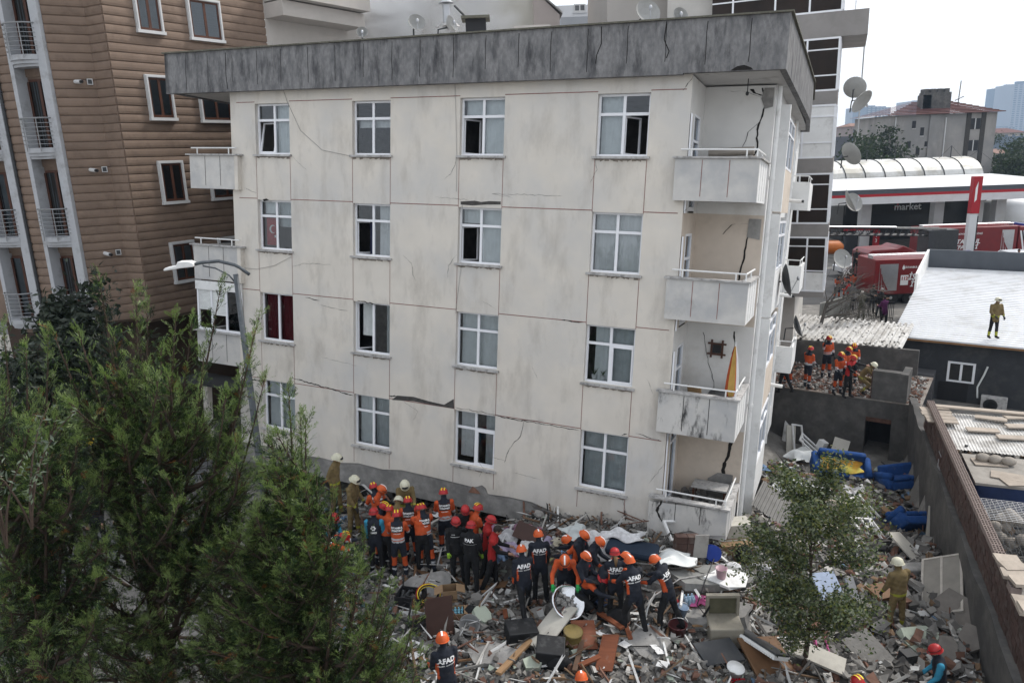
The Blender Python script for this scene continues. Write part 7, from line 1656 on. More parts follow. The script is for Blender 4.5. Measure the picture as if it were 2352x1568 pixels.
# ================================================================== rubble
def inside_building(x, y):
    bl_ = (x - BT[0]) * BM[0, 0] + (y - BT[1]) * BM[1, 0]; bd = (x - BT[0]) * BM[0, 1] + (y - BT[1]) * BM[1, 1]; return (bl_ > -1) & (bl_ < 14.9) & (bd > .6)
r = np.random.default_rng(5)
def scatter(n, xr, yr):
    x = r.uniform(*xr, n * 3); y = r.uniform(*yr, n * 3); side = (x - W0[0]) * nW[0] + (y - W0[1]) * nW[1]; far = (x - W0[0]) * n1[0] + (y - W0[1]) * n1[1]
    ok = (side < -.12) & (far < -.1) & ~inside_building(x, y) & (r.random(n * 3) < .15 + .85 * in_rubble(x, y)); return x[ok][:n], y[ok][:n]
m_rub = [mat('rubble_grey', (.20, .192, .18), .95, .2, 5), mat('rubble_dark', (.095, .09, .085), .95, .25, 5), mat('rubble_brick', (.155, .085, .062), .95, .25, 6), mat('rubble_plaster', (.42, .405, .38), .95, .12, 5), mat('rubble_brown', (.16, .105, .065), .9, .25, 5), mat('rubble_green_plaster', (.30, .335, .28), .95, .1, 5), mat('rubble_paper', (.52, .52, .51), .9, .1, 5), mat('rubble_blue', (.10, .16, .24), .8, .2, 5), mat('rubble_black', (.02, .02, .02), .7, .3, 5)]
def pieces(x, y, size, flat, zoff, mi, r, long=None):
    n = len(x); C_ = np.array([(a, b, c) for c in (-1, 1) for a, b in ((-1, -1), (1, -1), (1, 1), (-1, 1))]) * .5
    J = C_[None] * (1 + r.uniform(-.45, .35, (n, 8, 1))) + r.uniform(-.13, .13, (n, 8, 3)); sz = np.stack([size * r.uniform(.6, 1.5, n), size * r.uniform(.5, 1.1, n), size * flat], 1); 
    if long is not None: sz[:, 0] *= long; sz[:, 1] *= .6
    J = J * sz[:, None]
    a, b, c = r.uniform(0, 6.3, n), r.normal(0, .45, n), r.normal(0, .45, n)
    ca, sa, cb, sb, cc, sc = np.cos(a), np.sin(a), np.cos(b), np.sin(b), np.cos(c), np.sin(c)
    X, Y_, Z = J[..., 0], J[..., 1], J[..., 2]
    Y2, Z2 = Y_ * cb[:, None] - Z * sb[:, None], Y_ * sb[:, None] + Z * cb[:, None]; X3, Z3 = X * cc[:, None] + Z2 * sc[:, None], -X * sc[:, None] + Z2 * cc[:, None]; X4, Y4 = X3 * ca[:, None] - Y2 * sa[:, None], X3 * sa[:, None] + Y2 * ca[:, None]
    z = gh(x, y) + zoff; V = np.stack([X4 + x[:, None], Y4 + y[:, None], Z3 + z[:, None]], -1).reshape(-1, 3)
    Q = np.array([(0, 3, 2, 1), (4, 5, 6, 7), (0, 1, 5, 4), (1, 2, 6, 5), (2, 3, 7, 6), (3, 0, 4, 7)]); F = (Q[None] + (np.arange(n) * 8)[:, None, None]).reshape(-1, 4); return V, F, np.repeat(mi, 6)
def rubble(n, lo, hi, xr, yr, zspread):
    x, y = scatter(n, xr, yr); n = len(x); size = lo * (hi / lo) ** r.random(n); flat = r.uniform(.2, .8, n)
    cl = np.sin(x * 1.3 + 1) * np.sin(y * 1.7) + np.sin(x * .7 - y * .9); pr = r.random(n) + cl * .06
    mi = np.select([pr < .40, pr < .62, pr < .74, pr < .84, pr < .89, pr < .91, pr < .955, pr < .97], [0, 1, 2, 3, 4, 5, 6, 7], 8); flat = np.where((mi == 6) | (mi == 3), flat * .35, flat)
    return pieces(x, y, size, flat, r.uniform(0, 1, n) * zspread + size * .1, mi, r)
def strips(n):
    x, y = scatter(n, (-7, 14.5), (9, 27)); n = len(x); size = r.uniform(.04, .09, n); return pieces(x, y, size, r.uniform(.25, .6, n), r.uniform(.05, .3, n), r.choice([4, 4, 2, 3, 6, 6, 0, 8, 1], n), r, r.uniform(4, 11, n))
parts = [strips(1700), rubble(6500, .08, .28, (6, 14.5), (12, 26), .35), rubble(22500, .025, .08, (-7, 14.5), (9, 27), .06), rubble(9000, .07, .16, (-7, 14.5), (9, 27), .14)]
off = 0; Vs, Fs, Ms = [], [], []
for V, F, mi in parts: Vs.append(V); Fs.append(F + off); Ms.append(mi); off += len(V)
me = tri_mesh('rubble', np.concatenate(Vs), np.concatenate(Fs), m_rub, np.concatenate(Ms)); o = bpy.data.objects.new('rubble', me); COL.objects.link(o); tag(o, 'loose grey, white and brick-red rubble covering the ground', 'rubble', kind='stuff')
# neighbour's yard clutter
s_ = r.uniform(.5, 20, 3000); d_ = r.uniform(.5, 7, 3000); x = W0[0] + dW[0] * s_ + nW[0] * d_; y = W0[1] + dW[1] * s_ + nW[1] * d_
V, F, mi = pieces(x, y, r.uniform(.05, .3, 3000), r.uniform(.15, .7, 3000), r.uniform(.05, .35, 3000), r.choice([1, 1, 1, 0, 4, 8], 3000), r); o = bpy.data.objects.new('yard_litter', tri_mesh('yard_litter', V, F, m_rub, mi)); COL.objects.link(o); tag(o, 'dark litter and broken slabs covering the neighbouring yard', 'litter', kind='stuff')
# terrace and lean-to grit
s_ = r.uniform(-6, .3, 2600); d_ = r.uniform(.05, 3.9, 2600); x = W0[0] + e1[0] * s_ + n1[0] * d_; y = W0[1] + e1[1] * s_ + n1[1] * d_
V, F, mi = pieces(x, y, r.uniform(.03, .16, 2600), r.uniform(.3, .7, 2600), .36 - gh(x, y), r.choice([0, 1, 2, 2, 3], 2600), r); o = bpy.data.objects.new('terrace_rubble', tri_mesh('terrace_rubble', V, F, m_rub, mi)); COL.objects.link(o); tag(o, 'reddish grit and broken bricks strewn over the terrace', 'rubble', kind='stuff')
s_ = r.uniform(-6.5, -.2, 170); d_ = 3.9 * r.uniform(.05, 1, 170) ** 1.7; x = bwp[0] + e1[0] * s_ + n1[0] * d_; y = bwp[1] + e1[1] * s_ + n1[1] * d_
V, F, mi = pieces(x, y, r.uniform(.02, .09, 170), r.uniform(.3, .7, 170), 1.56 + d_ * .05 - gh(x, y), r.choice([0, 1, 1, 0], 170), r); o = bpy.data.objects.new('roof_rubble', tri_mesh('roof_rubble', V, F, m_rub, mi)); COL.objects.link(o); tag(o, 'grey rubble lumps scattered on the ribbed lean-to roof', 'rubble', kind='stuff')
# balcony debris
s_ = r.uniform(13.2, 14.6, 260); d_ = r.uniform(.2, 1.7, 260); 
q = MB()
for a, b in zip(s_, d_): q.obb((a, b, -2.1 + r.random() * .35 * (b / 1.7 if a < 13.9 else .6) + .0), r.uniform(.05, .28, 3) * [1, .8, .4], rotm(*r.uniform(-1, 1, 3)))
o = q.build('balcony_debris', m_concrete, bld); o['kind'] = 'stuff'
# ---- single chunks
def chunk_mesh(name, seed, dims, m, jag=.16, extra=True):
    rr = np.random.default_rng(seed); bm = bmesh.new(); n = rr.integers(5, 8); ang = np.sort(rr.uniform(0, 6.28, n)); ang = np.linspace(0, 6.28, n, endpoint=False) + rr.uniform(-.3, .3, n)
    top, bot = [], []
    for a in ang: k = rr.uniform(.75, 1.1); top.append(bm.verts.new((dims[0] / 2 * math.cos(a) * k, dims[1] / 2 * math.sin(a) * k, dims[2] / 2 + rr.uniform(-jag, jag) * dims[2]))); k *= rr.uniform(.85, 1.12); bot.append(bm.verts.new((dims[0] / 2 * math.cos(a + .1) * k, dims[1] / 2 * math.sin(a + .1) * k, -dims[2] / 2 + rr.uniform(-jag, jag) * dims[2])))
    bm.faces.new(top); bm.faces.new(bot[::-1])
    for i in range(n): bm.faces.new((bot[i], bot[(i + 1) % n], top[(i + 1) % n], top[i]))
    bmesh.ops.triangulate(bm, faces=[f for f in bm.faces if len(f.verts) > 4]); me = bpy.data.meshes.new(name); bm.to_mesh(me); bm.free(); me.materials.append(m); return me
m_ck = mat('chunk_concrete', (.25, .24, .225), .95, .2, 6, rnd=.25, bump=.6, bscale=18); m_pl = mat('chunk_plaster', (.44, .425, .40), .95, .1, 6, rnd=.2, dirt=(.25, .235, .22), dscale=3); m_bk = mat('chunk_brick', (.20, .10, .07), .95, .25, 8, rnd=.3, dirt=(.28, .25, .23), dscale=4)
m_wd2 = mat('splintered_wood', (.17, .095, .05), .85, .25, 5, rnd=.35, stretch=(1, 8, 8)); m_wp = mat('white_profile', (.62, .62, .61), .6, .1, 5, rnd=.15, dirt=(.35, .34, .32), dscale=4)
kinds = [('concrete_chunk', [chunk_mesh('concrete_chunk', i, d, m_ck) for i, d in enumerate([(.5, .4, .2), (.35, .3, .2), (.6, .35, .14), (.3, .25, .16), (.42, .42, .12)])], 95, 'broken grey concrete chunk lying in the rubble', 'chunk', 'concrete chunks in the rubble', .0),
         ('plaster_slab', [chunk_mesh('plaster_slab', 20 + i, d, m_pl) for i, d in enumerate([(.45, .35, .03), (.3, .25, .025), (.6, .4, .03), (.35, .2, .03)])], 75, 'pale broken plaster flake lying in the rubble', 'plaster', 'plaster flakes in the rubble', .06),
         ('brick_piece', [chunk_mesh('brick_piece', 40 + i, d, m_bk) for i, d in enumerate([(.26, .2, .14), (.2, .16, .12), (.3, .15, .1)])], 60, 'broken red hollow brick lying in the rubble', 'brick', 'broken bricks in the rubble', .03),
         ('wood_strip', [MB().box(-.5, .5, -.045, .045, -.015, .015).mesh('wood_strip', m_wd2), MB().box(-.8, .8, -.03, .03, -.02, .02).mesh('wood_strip', m_wd2), MB().box(-.4, .4, -.12, .12, -.01, .01).mesh('wood_strip', m_wd2)], 55, 'splintered brown wood strip lying in the rubble', 'wood strip', 'wood strips in the rubble', .1),
         ('white_profile', [MB().box(-.6, .6, -.03, .03, -.025, .025).mesh('white_profile', m_wp), MB().box(-.9, .9, -.025, .025, -.03, .03).mesh('white_profile', m_wp), MB().box(-.4, .4, -.05, .05, -.01, .01).mesh('white_profile', m_wp)], 38, 'broken white plastic frame piece lying in the rubble', 'frame piece', 'frame pieces in the rubble', .12)]
def scatter_view(n):
    out = []
    while len(out) < n:
        u = r.uniform(950, 2330); v = r.uniform(1180, 1566)
        if u > 1700 and r.random() < .5: v = r.uniform(960, 1400)
        p = gp(u, v); side = (p[0] - W0[0]) * nW[0] + (p[1] - W0[1]) * nW[1]; far = (p[0] - W0[0]) * n1[0] + (p[1] - W0[1]) * n1[1]
        if side < -.3 and far < -.3 and not inside_building(p[0], p[1]): out.append(p)
    return out
for nm, meshes, cnt, lab, ct, grp, lift in kinds:
    for p in scatter_view(cnt):
        o = inst(meshes[r.integers(0, len(meshes))], nm, None, (p[0], p[1], p[2] + .06 + lift * r.random()), (r.normal(0, .22), r.normal(0, .22), r.uniform(0, 6.3)), float(r.uniform(.5, 1.1))); tag(o, lab, ct, grp)
# ================================================================== things lying in the rubble
def gi(u, v, dz=0.0): p = gp(u, v); return (p[0], p[1], p[2] + dz)
m_card = mat('cardboard', (.25, .165, .095), .9, .12, 5, rnd=.1)
m_steel_b = mat('black_steel_box', (.016, .017, .019), .55, .3, 4, dirt=(.10, .10, .10), dscale=2)
m_redwood = mat('red_brown_board', (.17, .055, .025), .6, .2, 3, stretch=(1, 6, 6), dirt=(.25, .2, .17), dscale=3, drange=(.6, .8))
m_paleb = mat('pale_board', (.46, .44, .39), .8, .1, 4, dirt=(.3, .28, .25), dscale=2)
m_sofa = mat('blue_velvet', (.014, .062, .22), .85, .2, 5, bump=.3, bscale=20, dirt=(.10, .14, .22), dscale=3, drange=(.55, .8))
m_pink = mat('pink_plastic', (.55, .12, .30), .5, .1, 5)
m_bluep = mat('blue_plastic', (.02, .05, .28), .4, .1, 5)
m_tile = mat('dull_tile', (.22, .22, .21), .85, .2, 5, bump=.4, dirt=(.13, .125, .12), dscale=2)
def cloth(name, label, u, v, size, m, amp=.12, rz=0.0, dz=.1, parent=None, cat='cloth', nf=9, droop=0.0, group=None):
    rr = np.random.default_rng(int(abs(u * 70 + v * 9)) + 3); ph = rr.uniform(0, 6.3, (5, 2)); fq = rr.uniform(3, nf, (5, 2))
    def fn(a, b):
        z = sum(math.sin(fq[i, 0] * a + ph[i, 0]) * math.sin(fq[i, 1] * b + ph[i, 1]) for i in range(5)) / 3; k = 1 - .8 * max(abs(a - .5), abs(b - .5)) * 2
        return ((a - .5) * size[0] + .06 * math.sin(b * 11 + ph[0, 0]), (b - .5) * size[1] + .06 * math.sin(a * 9 + ph[1, 0]), amp * (z * .7 + .9 * max(0, k)) - droop * max(0, .5 - b))
    q = MB(); q.sheet(26, 20, fn); o = q.build(name, m, parent, True, loc=gi(u, v, dz) if parent is None else (u, v, dz), rot=(0, 0, rz))
    if parent is None: tag(o, label, cat, group)
    md = o.modifiers.new('t', 'SOLIDIFY'); md.thickness = .012; return o
# the broken edge of the collapsed storey
a, b = gp(1150, 1302), gp(1545, 1372); q = MB(); d = (b - a)[:2]; L = np.linalg.norm(d); d /= L; nn = np.array([-d[1], d[0]]); n = 9
lw = thing('low_concrete_wall', 'low board-marked concrete wall in front of the clothes pile', 'wall')
for i in range(n):
    s0, s1 = a[:2] + d * L * i / n, a[:2] + d * L * (i + 1) / n; z0 = float(gh(*s0)); h = .62 + .05 * math.sin(i * 2.1); wq(q, s0, s1 - d * .012, -1.0, (z0 * .0 + .62 + .03 * math.sin(i), .60 + .03 * math.sin(i + 1)), .3, nn)
q.build('wall_run', m_concrete, lw)
def slab(name, label, u, v, dims, rot, m=m_concrete, dz=.12, seed=1, cat='slab', group=None):
    me = chunk_mesh(name, seed, dims, m, .05); o = inst(me, name, None, gi(u, v, dz), rot); return tag(o, label, cat, group)
slab('concrete_slab', 'flat pale concrete slab in front of the orange rescuers', 985, 1355, (1.5, 1.1, .16), (.12, -.08, .5), dz=.12, seed=71)
slab('concrete_slab', 'broken concrete slab under the tiles right of the navy group', 1640, 1345, (2.2, 1.0, .16), (.06, .05, .15), m_tile, .22, 72)
slab('concrete_slab', 'thick concrete slab edge carrying the beige cabinet', 1640, 1420, (2.4, 1.0, .3), (-.1, .05, .1), dz=.1, seed=73)
slab('concrete_slab', 'flat concrete slab in the middle of the foreground rubble', 1130, 1510, (1.3, .8, .12), (.1, .05, .2), dz=.1, seed=74)
slab('concrete_slab', 'flat concrete slab under the wooden boards at the bottom', 1490, 1490, (1.2, 1.0, .12), (.15, .05, -.2), dz=.1, seed=75)
slab('concrete_slab', 'concrete slab with pale green paint facing up by the retaining wall', 2122, 1492, (1.15, 1.0, .16), (.25, -.1, .3), mat('pale_green_paint', (.36, .40, .33), .9, .1, 3, dirt=(.25, .26, .22), dscale=3), .2, 76)
slab('green_plaster_block', 'small pale green plastered block in the foreground', 1222, 1535, (.55, .42, .12), (.2, 0, .2), mat('pale_green_paint', (.36, .40, .33)), .12, 77, 'block')
slab('green_plaster_block', 'pale green plastered brick block left of the black box', 1105, 1435, (.5, .5, .25), (.3, .3, .4), mat('pale_green_paint', (.36, .40, .33)), .2, 78, 'block')
for i, (u, v, dm, rt) in enumerate([(2205, 1440, (1.0, 1.9, .12), (.1, -.55, .35)), (2235, 1500, (.7, .9, .12), (.2, -.4, .3)), (2190, 1350, (.5, 1.6, .1), (.0, -.9, .35)), (2170, 1530, (.9, .5, .25), (.2, -.3, .9))]):
    slab('leaning_slab', ['long grey slab leaning against the retaining wall', 'short grey slab leaning lower on the retaining wall', 'narrow slab propped up high on the retaining wall', 'dark slab at the foot of the retaining wall near the corner'][i], u, v, dm, rt, mat('grey_panel', (.17, .155, .14), .9, .2, 3), .35, 80 + i)
c = thing('broken_column', 'broken concrete column lying near the lone firefighter', 'column', gi(2115, 1330, .25), (.05, .1, .15)); MB().box(-.75, .75, -.2, .2, -.17, .17).build('shaft', m_concrete, c, bevel=.04)
for k in range(3): q = MB(); q.tube([(.7, -.12 + k * .12, -.1), (.95, -.1 + k * .13, -.05), (1.1, -.1 + k * .15, .1)], .012, 5); q.build('rebar', m_metal_dk, c)
# clothes and bedding
cp = thing('clothes_pile', 'heap of pink, olive and white clothes spilling over the low wall', 'clothes', gi(1215, 1285, .2), (0, 0, -.3))
cols = [('pink_cloth', (.42, .22, .30)), ('olive_cloth_2', (.22, .21, .10)), ('white_cloth_2', (.55, .55, .56)), ('mauve_cloth', (.25, .14, .20)), ('lilac_cloth', (.35, .30, .42)), ('sky_cloth', (.20, .30, .46)), ('brown_cloth', (.12, .08, .06)), ('cream_cloth', (.46, .42, .33))]
for i in range(22):
    nm, cc = cols[i % 8]; o = cloth('garment', None, random.uniform(-1.5, 1.3), random.uniform(-.45, .7), (random.uniform(.4, .75), random.uniform(.3, .55)), mat(nm, cc, .9, .3, 9), .17, random.random() * 6, random.uniform(0, .25), cp)
bwn = MB().box(-.4, .4, -.02, .02, -.22, .22).build('fallen_sheet', mat('dark_brown_board', (.055, .028, .022), .6, .2, 3), None, loc=gi(1218, 1262, .45), rot=(R_(-50), R_(15), -.4)); tag(bwn, 'brown wooden panel behind the clothes pile under the beam', 'panel')
cloth('white_sheet', 'white bed sheet draped over rubble under the broken wall', 1362, 1275, (1.15, .7), mat('white_cloth_2', (.55, .55, .56)), .3, -.3, .35, cat='sheet', droop=.5)
cloth('white_sheet', 'crumpled white sheet lying on the dark blue mattress', 1430, 1275, (.95, .45), mat('white_cloth_2', (.55, .55, .56)), .16, -.3, .50, cat='sheet')
cloth('white_sheet', 'grey white cloth bundle beside the broken brick wall', 1545, 1312, (1.0, .6), m_curtain, .2, .1, .3, cat='sheet')
ma = thing('mattress', 'dark blue mattress wedged under the broken plaster edge', 'mattress', gi(1452, 1298, .34), (.05, .05, -.32)); q = MB(); q.box(-.62, .62, -.3, .3, 0, .2); q.build('pad', mat('dark_blue_ticking', (.014, .025, .045), .8, .2, 4), ma, bevel=.08)
wp = thing('plastic_wrap', 'clear plastic sheeting hanging beside the white bed sheet', 'plastic sheet', gi(1325, 1258, .3)); cloth('film', None, 0, 0, (.6, .8), m_curtain_g, .2, .4, .1, wp)
for i, (u, v, w_, cc, lb7) in enumerate([(1795, 1235, 1.6, (.22, .13, .12), 'long brown rolled carpet right of the lowest balcony'), (1775, 1265, 1.5, (.40, .36, .31), 'pale rolled carpet under the young tree'), (1905, 1180, 1.4, (.38, .33, .28), 'beige rolled blanket by the sofas')]):
    q = MB(); q.tube([(-w_ / 2, 0, 0), (0, .04, .05), (w_ / 2, 0, 0)], [.17, .19, .16], 12); tag(q.build('rolled_carpet', mat('carpet_%d' % i, cc, .95, .25, 7), None, True, loc=gi(u, v, .25), rot=(.1, .1, -.35 + .2 * i)), lb7, 'carpet')
for i, (u, v, s_, m_, lb8) in enumerate([(1835, 1140, (1.6, 1.3), m_curtain, 'large pale curtain spread over the heap behind the young tree'), (1800, 1170, (1.1, .8), mat('white_cloth_2', (.55, .55, .56)), 'white cloth heap under the lowest balcony side'), (1890, 1230, (1.0, .8), mat('cream_cloth', (.46, .42, .33)), 'cream blanket behind the young tree'), (1960, 1150, (1.0, .7), mat('white_cloth_2', (.55, .55, .56)), 'white cloth strewn left of the blue armchair'), (1745, 1330, (.7, .5), mat('white_cloth_2', (.55, .55, .56)), 'white cloth scrap beside the black bag'), (1760, 1095, (1.0, .6), mat('sky_cloth', (.20, .30, .46)), 'pale blue cloth on the concrete step by the building'), (1840, 1060, (.9, 1.2), m_curtain, 'torn net curtain hanging by the broken frames')]):
    cloth('cloth_heap', lb8, u, v, s_, m_, .3, random.random() * 3, .25)
# sofas
def sofa(name, label, u, v, rot, L=1.7, dz=.3, cover=False):
    t = thing(name, label, 'sofa', gi(u, v, dz), rot, 'blue sofas thrown out of the flats')
    MB().box(-L / 2, L / 2, -.42, .42, .0, .3).build('base', m_sofa, t, bevel=.06)
    k = 2 if L > 1.2 else 1
    for i in range(k): x0 = -L / 2 + .12 + i * (L - .24) / k; MB().box(x0, x0 + (L - .24) / k - .02, -.44, .3, .302, .45).build('seat_cushion', m_sofa, t, bevel=.06)
    MB().box(-L / 2 + .1, L / 2 - .1, .28, .5, .302, .85).build('backrest', m_sofa, t, bevel=.08)
    for s_ in (-1, 1): q = MB(); q.tube([(s_ * (L / 2 - .02), -.42, .5), (s_ * (L / 2 - .02), .46, .5)], .13, 12); q.box(s_ * (L / 2 - .02) - .1, s_ * (L / 2 - .02) + .1, -.41, .45, .0, .5); q.build('armrest', m_sofa, t, True)
    if cover: cloth('throw', None, 0, .05, (L * .75, .7), mat('orange_yellow_throw', (.55, .28, .04), .8, .3, 3, col2=(.55, .50, .10)), .1, 0, .5, t)
    return t
sofa('blue_sofa', 'overturned blue sofa with orange and yellow throw', 1925, 1102, (R_(25), R_(5), -.25), 1.9, .25, True); sofa('blue_sofa', 'blue sofa lying in the corner before the dark doorway', 2078, 1128, (R_(-20), 0, .15), 1.6, .15); sofa('blue_armchair', 'blue armchair tipped on its back near the retaining wall', 2105, 1238, (R_(-55), R_(8), .2), 1.25, .35)
# boxes and tools
def carton(label, u, v, dims, rz, open_=False, txt=None, dz=.02, m=m_card, tilt=(0, 0)):
    t = thing('cardboard_box', label, 'box', gi(u, v, dz), (tilt[0], tilt[1], rz)); x, y, z = dims; w_ = .012
    if open_:
        q = MB(); q.box(-x, x, -y, -y + w_, 0, z); q.box(-x, x, y - w_, y, 0, z); q.box(-x, -x + w_, -y + w_, y - w_, 0, z); q.box(x - w_, x, -y + w_, y - w_, 0, z); q.box(-x + w_, x - w_, -y + w_, y - w_, 0, w_); q.build('walls', m, t)
        for s_ in (-1, 1): MB().box(0, .2, -y, y, -.005, .005).build('flap', m, t, loc=(s_ * x, 0, z), rot=(0, R_(20), 0 if s_ > 0 else math.pi))
    else: MB().box(-x, x, -y, y, 0, z).build('walls', m, t, bevel=.01); MB().box(-x, x, -.03, .03, z, z + .004).build('tape', m_paleb, t)
    if txt:
        for s_, (sz, zo) in zip(txt, ((.15, .5), (.06, .25))): lettering(s_, sz, m_black, t, (0, -y - .004, z * zo), (R_(90), 0, 0), extrude=.002)
    return t
carton('cardboard box printed 60 adet bardak beside the cable coil', 1035, 1392, (.17, .16, .3), .1, True, ('60', 'ADET BARDAK'), .2)
bx = carton('open cardboard box full of blue bottles', 1047, 1425, (.21, .17, .26), .05, True)
for i in range(5):
    for j in range(3): q = MB(); q.lathe([(.035, 0), (.036, .17), (.015, .2), (.014, .23), (.001, .23)], 9, (-.16 + i * .08, -.1 + j * .1, .03)); q.build('bottle', mat('pale_blue_bottle', (.20, .42, .52), .2), bx)
carton('plain cardboard box left of the bottle box', 1003, 1428, (.16, .17, .28), -.08, False)
carton('white and brown appliance carton below the lowest balcony', 1690, 1250, (.35, .25, .45), .1, False, None, .25, m_paleb); carton('brown carton under the appliance carton', 1685, 1268, (.42, .28, .3), .05, False, None, .05)
carton('brown carton beside the blue armchair', 2045, 1200, (.25, .22, .28), .4, True, None, .25, tilt=(.3, .2)); carton('flattened brown carton left of the armchair', 2058, 1225, (.3, .22, .1), .2, False, None, .2)
bc = thing('black_crate', 'black plastic crate of tools beside the conifer', 'crate', gi(945, 1388, .05), (0, 0, -.25)); q = MB()
for p in ((-.32, .32, -.24, -.22), (-.32, .32, .22, .24), (-.32, -.3, -.22, .22), (.3, .32, -.22, .22)): q.box(*p, 0, .28)
q.box(-.3, .3, -.22, .22, 0, .02); q.build('crate_wall', m_black, bc)
for i in range(7): q = MB(); q.tube([(random.uniform(-.25, .25), random.uniform(-.2, .2), .06), (random.uniform(-.25, .25), random.uniform(-.2, .2), .22)], .04, 7); q.build('tool', m_metal_dk, bc)
cc = thing('cable_coil', 'coil of red and yellow hydraulic hoses beside the cartons', 'hose', gi(985, 1385, .25), (.9, .2, .3))
for k, (m_, rr) in enumerate(((m_redsign, .26), (m_hyel, .22), (m_redsign, .3), (m_black, .24), (m_hyel, .28))): q = MB(); q.tube([(rr * math.cos(t), rr * math.sin(t) * .8, .02 * k + .02 * math.sin(t * 3)) for t in np.linspace(0, 2 * math.pi, 22)], .012, 5, cap=False); q.build('hose', m_, cc)
for i, (u0, v0, lb9) in enumerate(((965, 1430, 'black rescue cylinder left of the cartons'), (975, 1440, 'second black rescue cylinder beside the first'))):
    t = thing('rescue_cylinder', lb9, 'cylinder', gi(u0, v0, .1), (.1, R_(8), .9 + .2 * i)); q = MB(); q.tube([(-.4, 0, 0), (.25, 0, 0), (.27, 0, 0), (.45, 0, 0)], [.06, .06, .04, .04], 10); q.build('barrel', m_black, t); q = MB(); q.tube([(.24, 0, 0), (.3, 0, 0)], .066, 10); q.build('ring', m_hyel, t)
for i, (u, v, dm, rz, lba) in enumerate([(1195, 1472, (.33, .25, .38), .25, 'black metal box with dusty top in the foreground'), (1262, 1518, (.30, .28, .42), -.1, 'black metal box under the pale board')]):
    t = thing('metal_box', lba, 'box', gi(u, v, .02), (.08, .1, rz)); MB().box(-dm[0], dm[0], -dm[1], dm[1], 0, dm[2]).build('case', m_steel_b, t, bevel=.02); q = MB(); q.box(-.05, -.02, -dm[1] - .012, -dm[1], .1, .16); q.box(.02, .05, -dm[1] - .012, -dm[1], .1, .16); q.build('handle', m_metal, t)
tag(MB().box(-.3, .3, -.62, .62, -.02, .02).build('pale_sheet', m_paleb, None, loc=gi(1268, 1475, .42), rot=(R_(16), R_(-12), -.75), bevel=.005), 'pale board lying across the black box and the drum', 'board')
dr = thing('dented_drum', 'dented yellow-brown metal drum under the pale board', 'drum', gi(1312, 1485, 0), (.15, .1, 0)); q = MB(); q.lathe([(.2, 0), (.21, .02), (.2, .18), (.215, .2), (.2, .22), (.2, .42), (.215, .44), (.19, .45), (.02, .44)], 18); q.build('shell', mat('rusty_yellow', (.20, .15, .05), .6, .4, 4, dirt=(.07, .05, .04), dscale=4), dr, True)
def plank(label, u0, v0, u1, v1, w_, th, m_, dz=.12, roll=0.0, name='plank'):
    a, b = gp(u0, v0), gp(u1, v1); c_ = (a + b) / 2; d_ = b - a; L_ = np.linalg.norm(d_); o = MB().box(-L_ / 2, L_ / 2, -w_ / 2, w_ / 2, -th / 2, th / 2).build(name, m_, None, bevel=.004); o.location = (c_[0], c_[1], c_[2] + dz); o.rotation_euler = (roll, -math.asin(d_[2] / L_), math.atan2(d_[1], d_[0])); return tag(o, label, 'plank')
m_plk = mat('raw_timber', (.26, .16, .085), .8, .2, 4, stretch=(1, 7, 7))
plank('long raw timber plank at the bottom centre', 1145, 1566, 1232, 1475, .13, .06, m_plk, .2); plank('red-brown broken plank standing in the grey rubble left of the striding man', 1160, 1412, 1163, 1432, .1, .04, m_redwood, .15, .3)
plank('dark long plank beside the red-brown board', 1320, 1560, 1345, 1460, .1, .05, mat('dark_timber', (.10, .06, .04), .8, .2), .2); plank('reddish plank crossing above the boards', 1375, 1432, 1430, 1470, .12, .05, m_redwood, .3); plank('reddish short plank right of the boards', 1432, 1440, 1448, 1485, .1, .05, m_redwood, .2); plank('thin reddish plank at the lower boards', 1330, 1548, 1395, 1518, .12, .05, m_redwood, .2)
plank('thin pale lath near the buckets', 1590, 1455, 1670, 1450, .06, .03, m_plk, .2)
for i, (u, v, dm, rt, lbb) in enumerate([(1342, 1480, (.26, .32, .02), (.5, .1, .1), 'square red-brown board in the foreground'), (1395, 1522, (.18, .42, .02), (.35, -.2, -.4), 'broken red-brown door board in the foreground'), (1012, 1455, (.3, .03, .45), (-.25, 0, .2), 'dark brown panel standing behind the man at the bottom'), (1760, 1530, (.5, .45, .02), (.4, .2, .3), 'brown board at the foot of the young tree'), (1650, 1520, (.45, .3, .02), (.2, .1, .3), 'dark grey board under a metal rail at the bottom')]):
    tag(MB().box(-dm[0], dm[0], -dm[1], dm[1], -dm[2], dm[2]).build('fallen_plank', m_redwood if i in (0, 1) else mat('dark_brown_board', (.055, .028, .022), .6, .2, 3) if i in (2,) else mat('brown_board', (.15, .08, .04), .7, .2, 3) if i == 3 else m_dgrey, None, loc=gi(u, v, .25 if i != 2 else .4), rot=rt), lbb, 'board')
cb = thing('beige_cabinet', 'beige metal cabinet with its lid raised', 'cabinet', gi(1662, 1470, .0), (.05, 0, -.05)); m_bei = mat('beige_enamel', (.30, .275, .225), .6, .12, 3, dirt=(.16, .14, .12), dscale=2)
MB().box(-.36, .36, -.28, .28, 0, .5).build('case', m_bei, cb, bevel=.03); q = MB(); q.box(-.36, .36, .26, .3, .5, 1.0); q.box(-.36, .36, .2, .26, .94, 1.0); q.box(-.36, -.3, .2, .26, .5, .94); q.box(.3, .36, .2, .26, .5, .94); q.build('lid', m_bei, cb); MB().box(-.29, .29, .245, .259, .52, .93).build('lid_lining', mat('olive_lining', (.10, .095, .06), .8, .3, 3), cb)
ra = thing('radiator', 'white panel radiator leaning in the rubble by the young tree', 'radiator', gi(1722, 1500, .35), (R_(62), R_(0), R_(-58)))
for i in range(26): x = -.75 + i * .06; MB().box(x, x + .045, -.03, .0, -.27, .27).build('fin', m_white, ra)
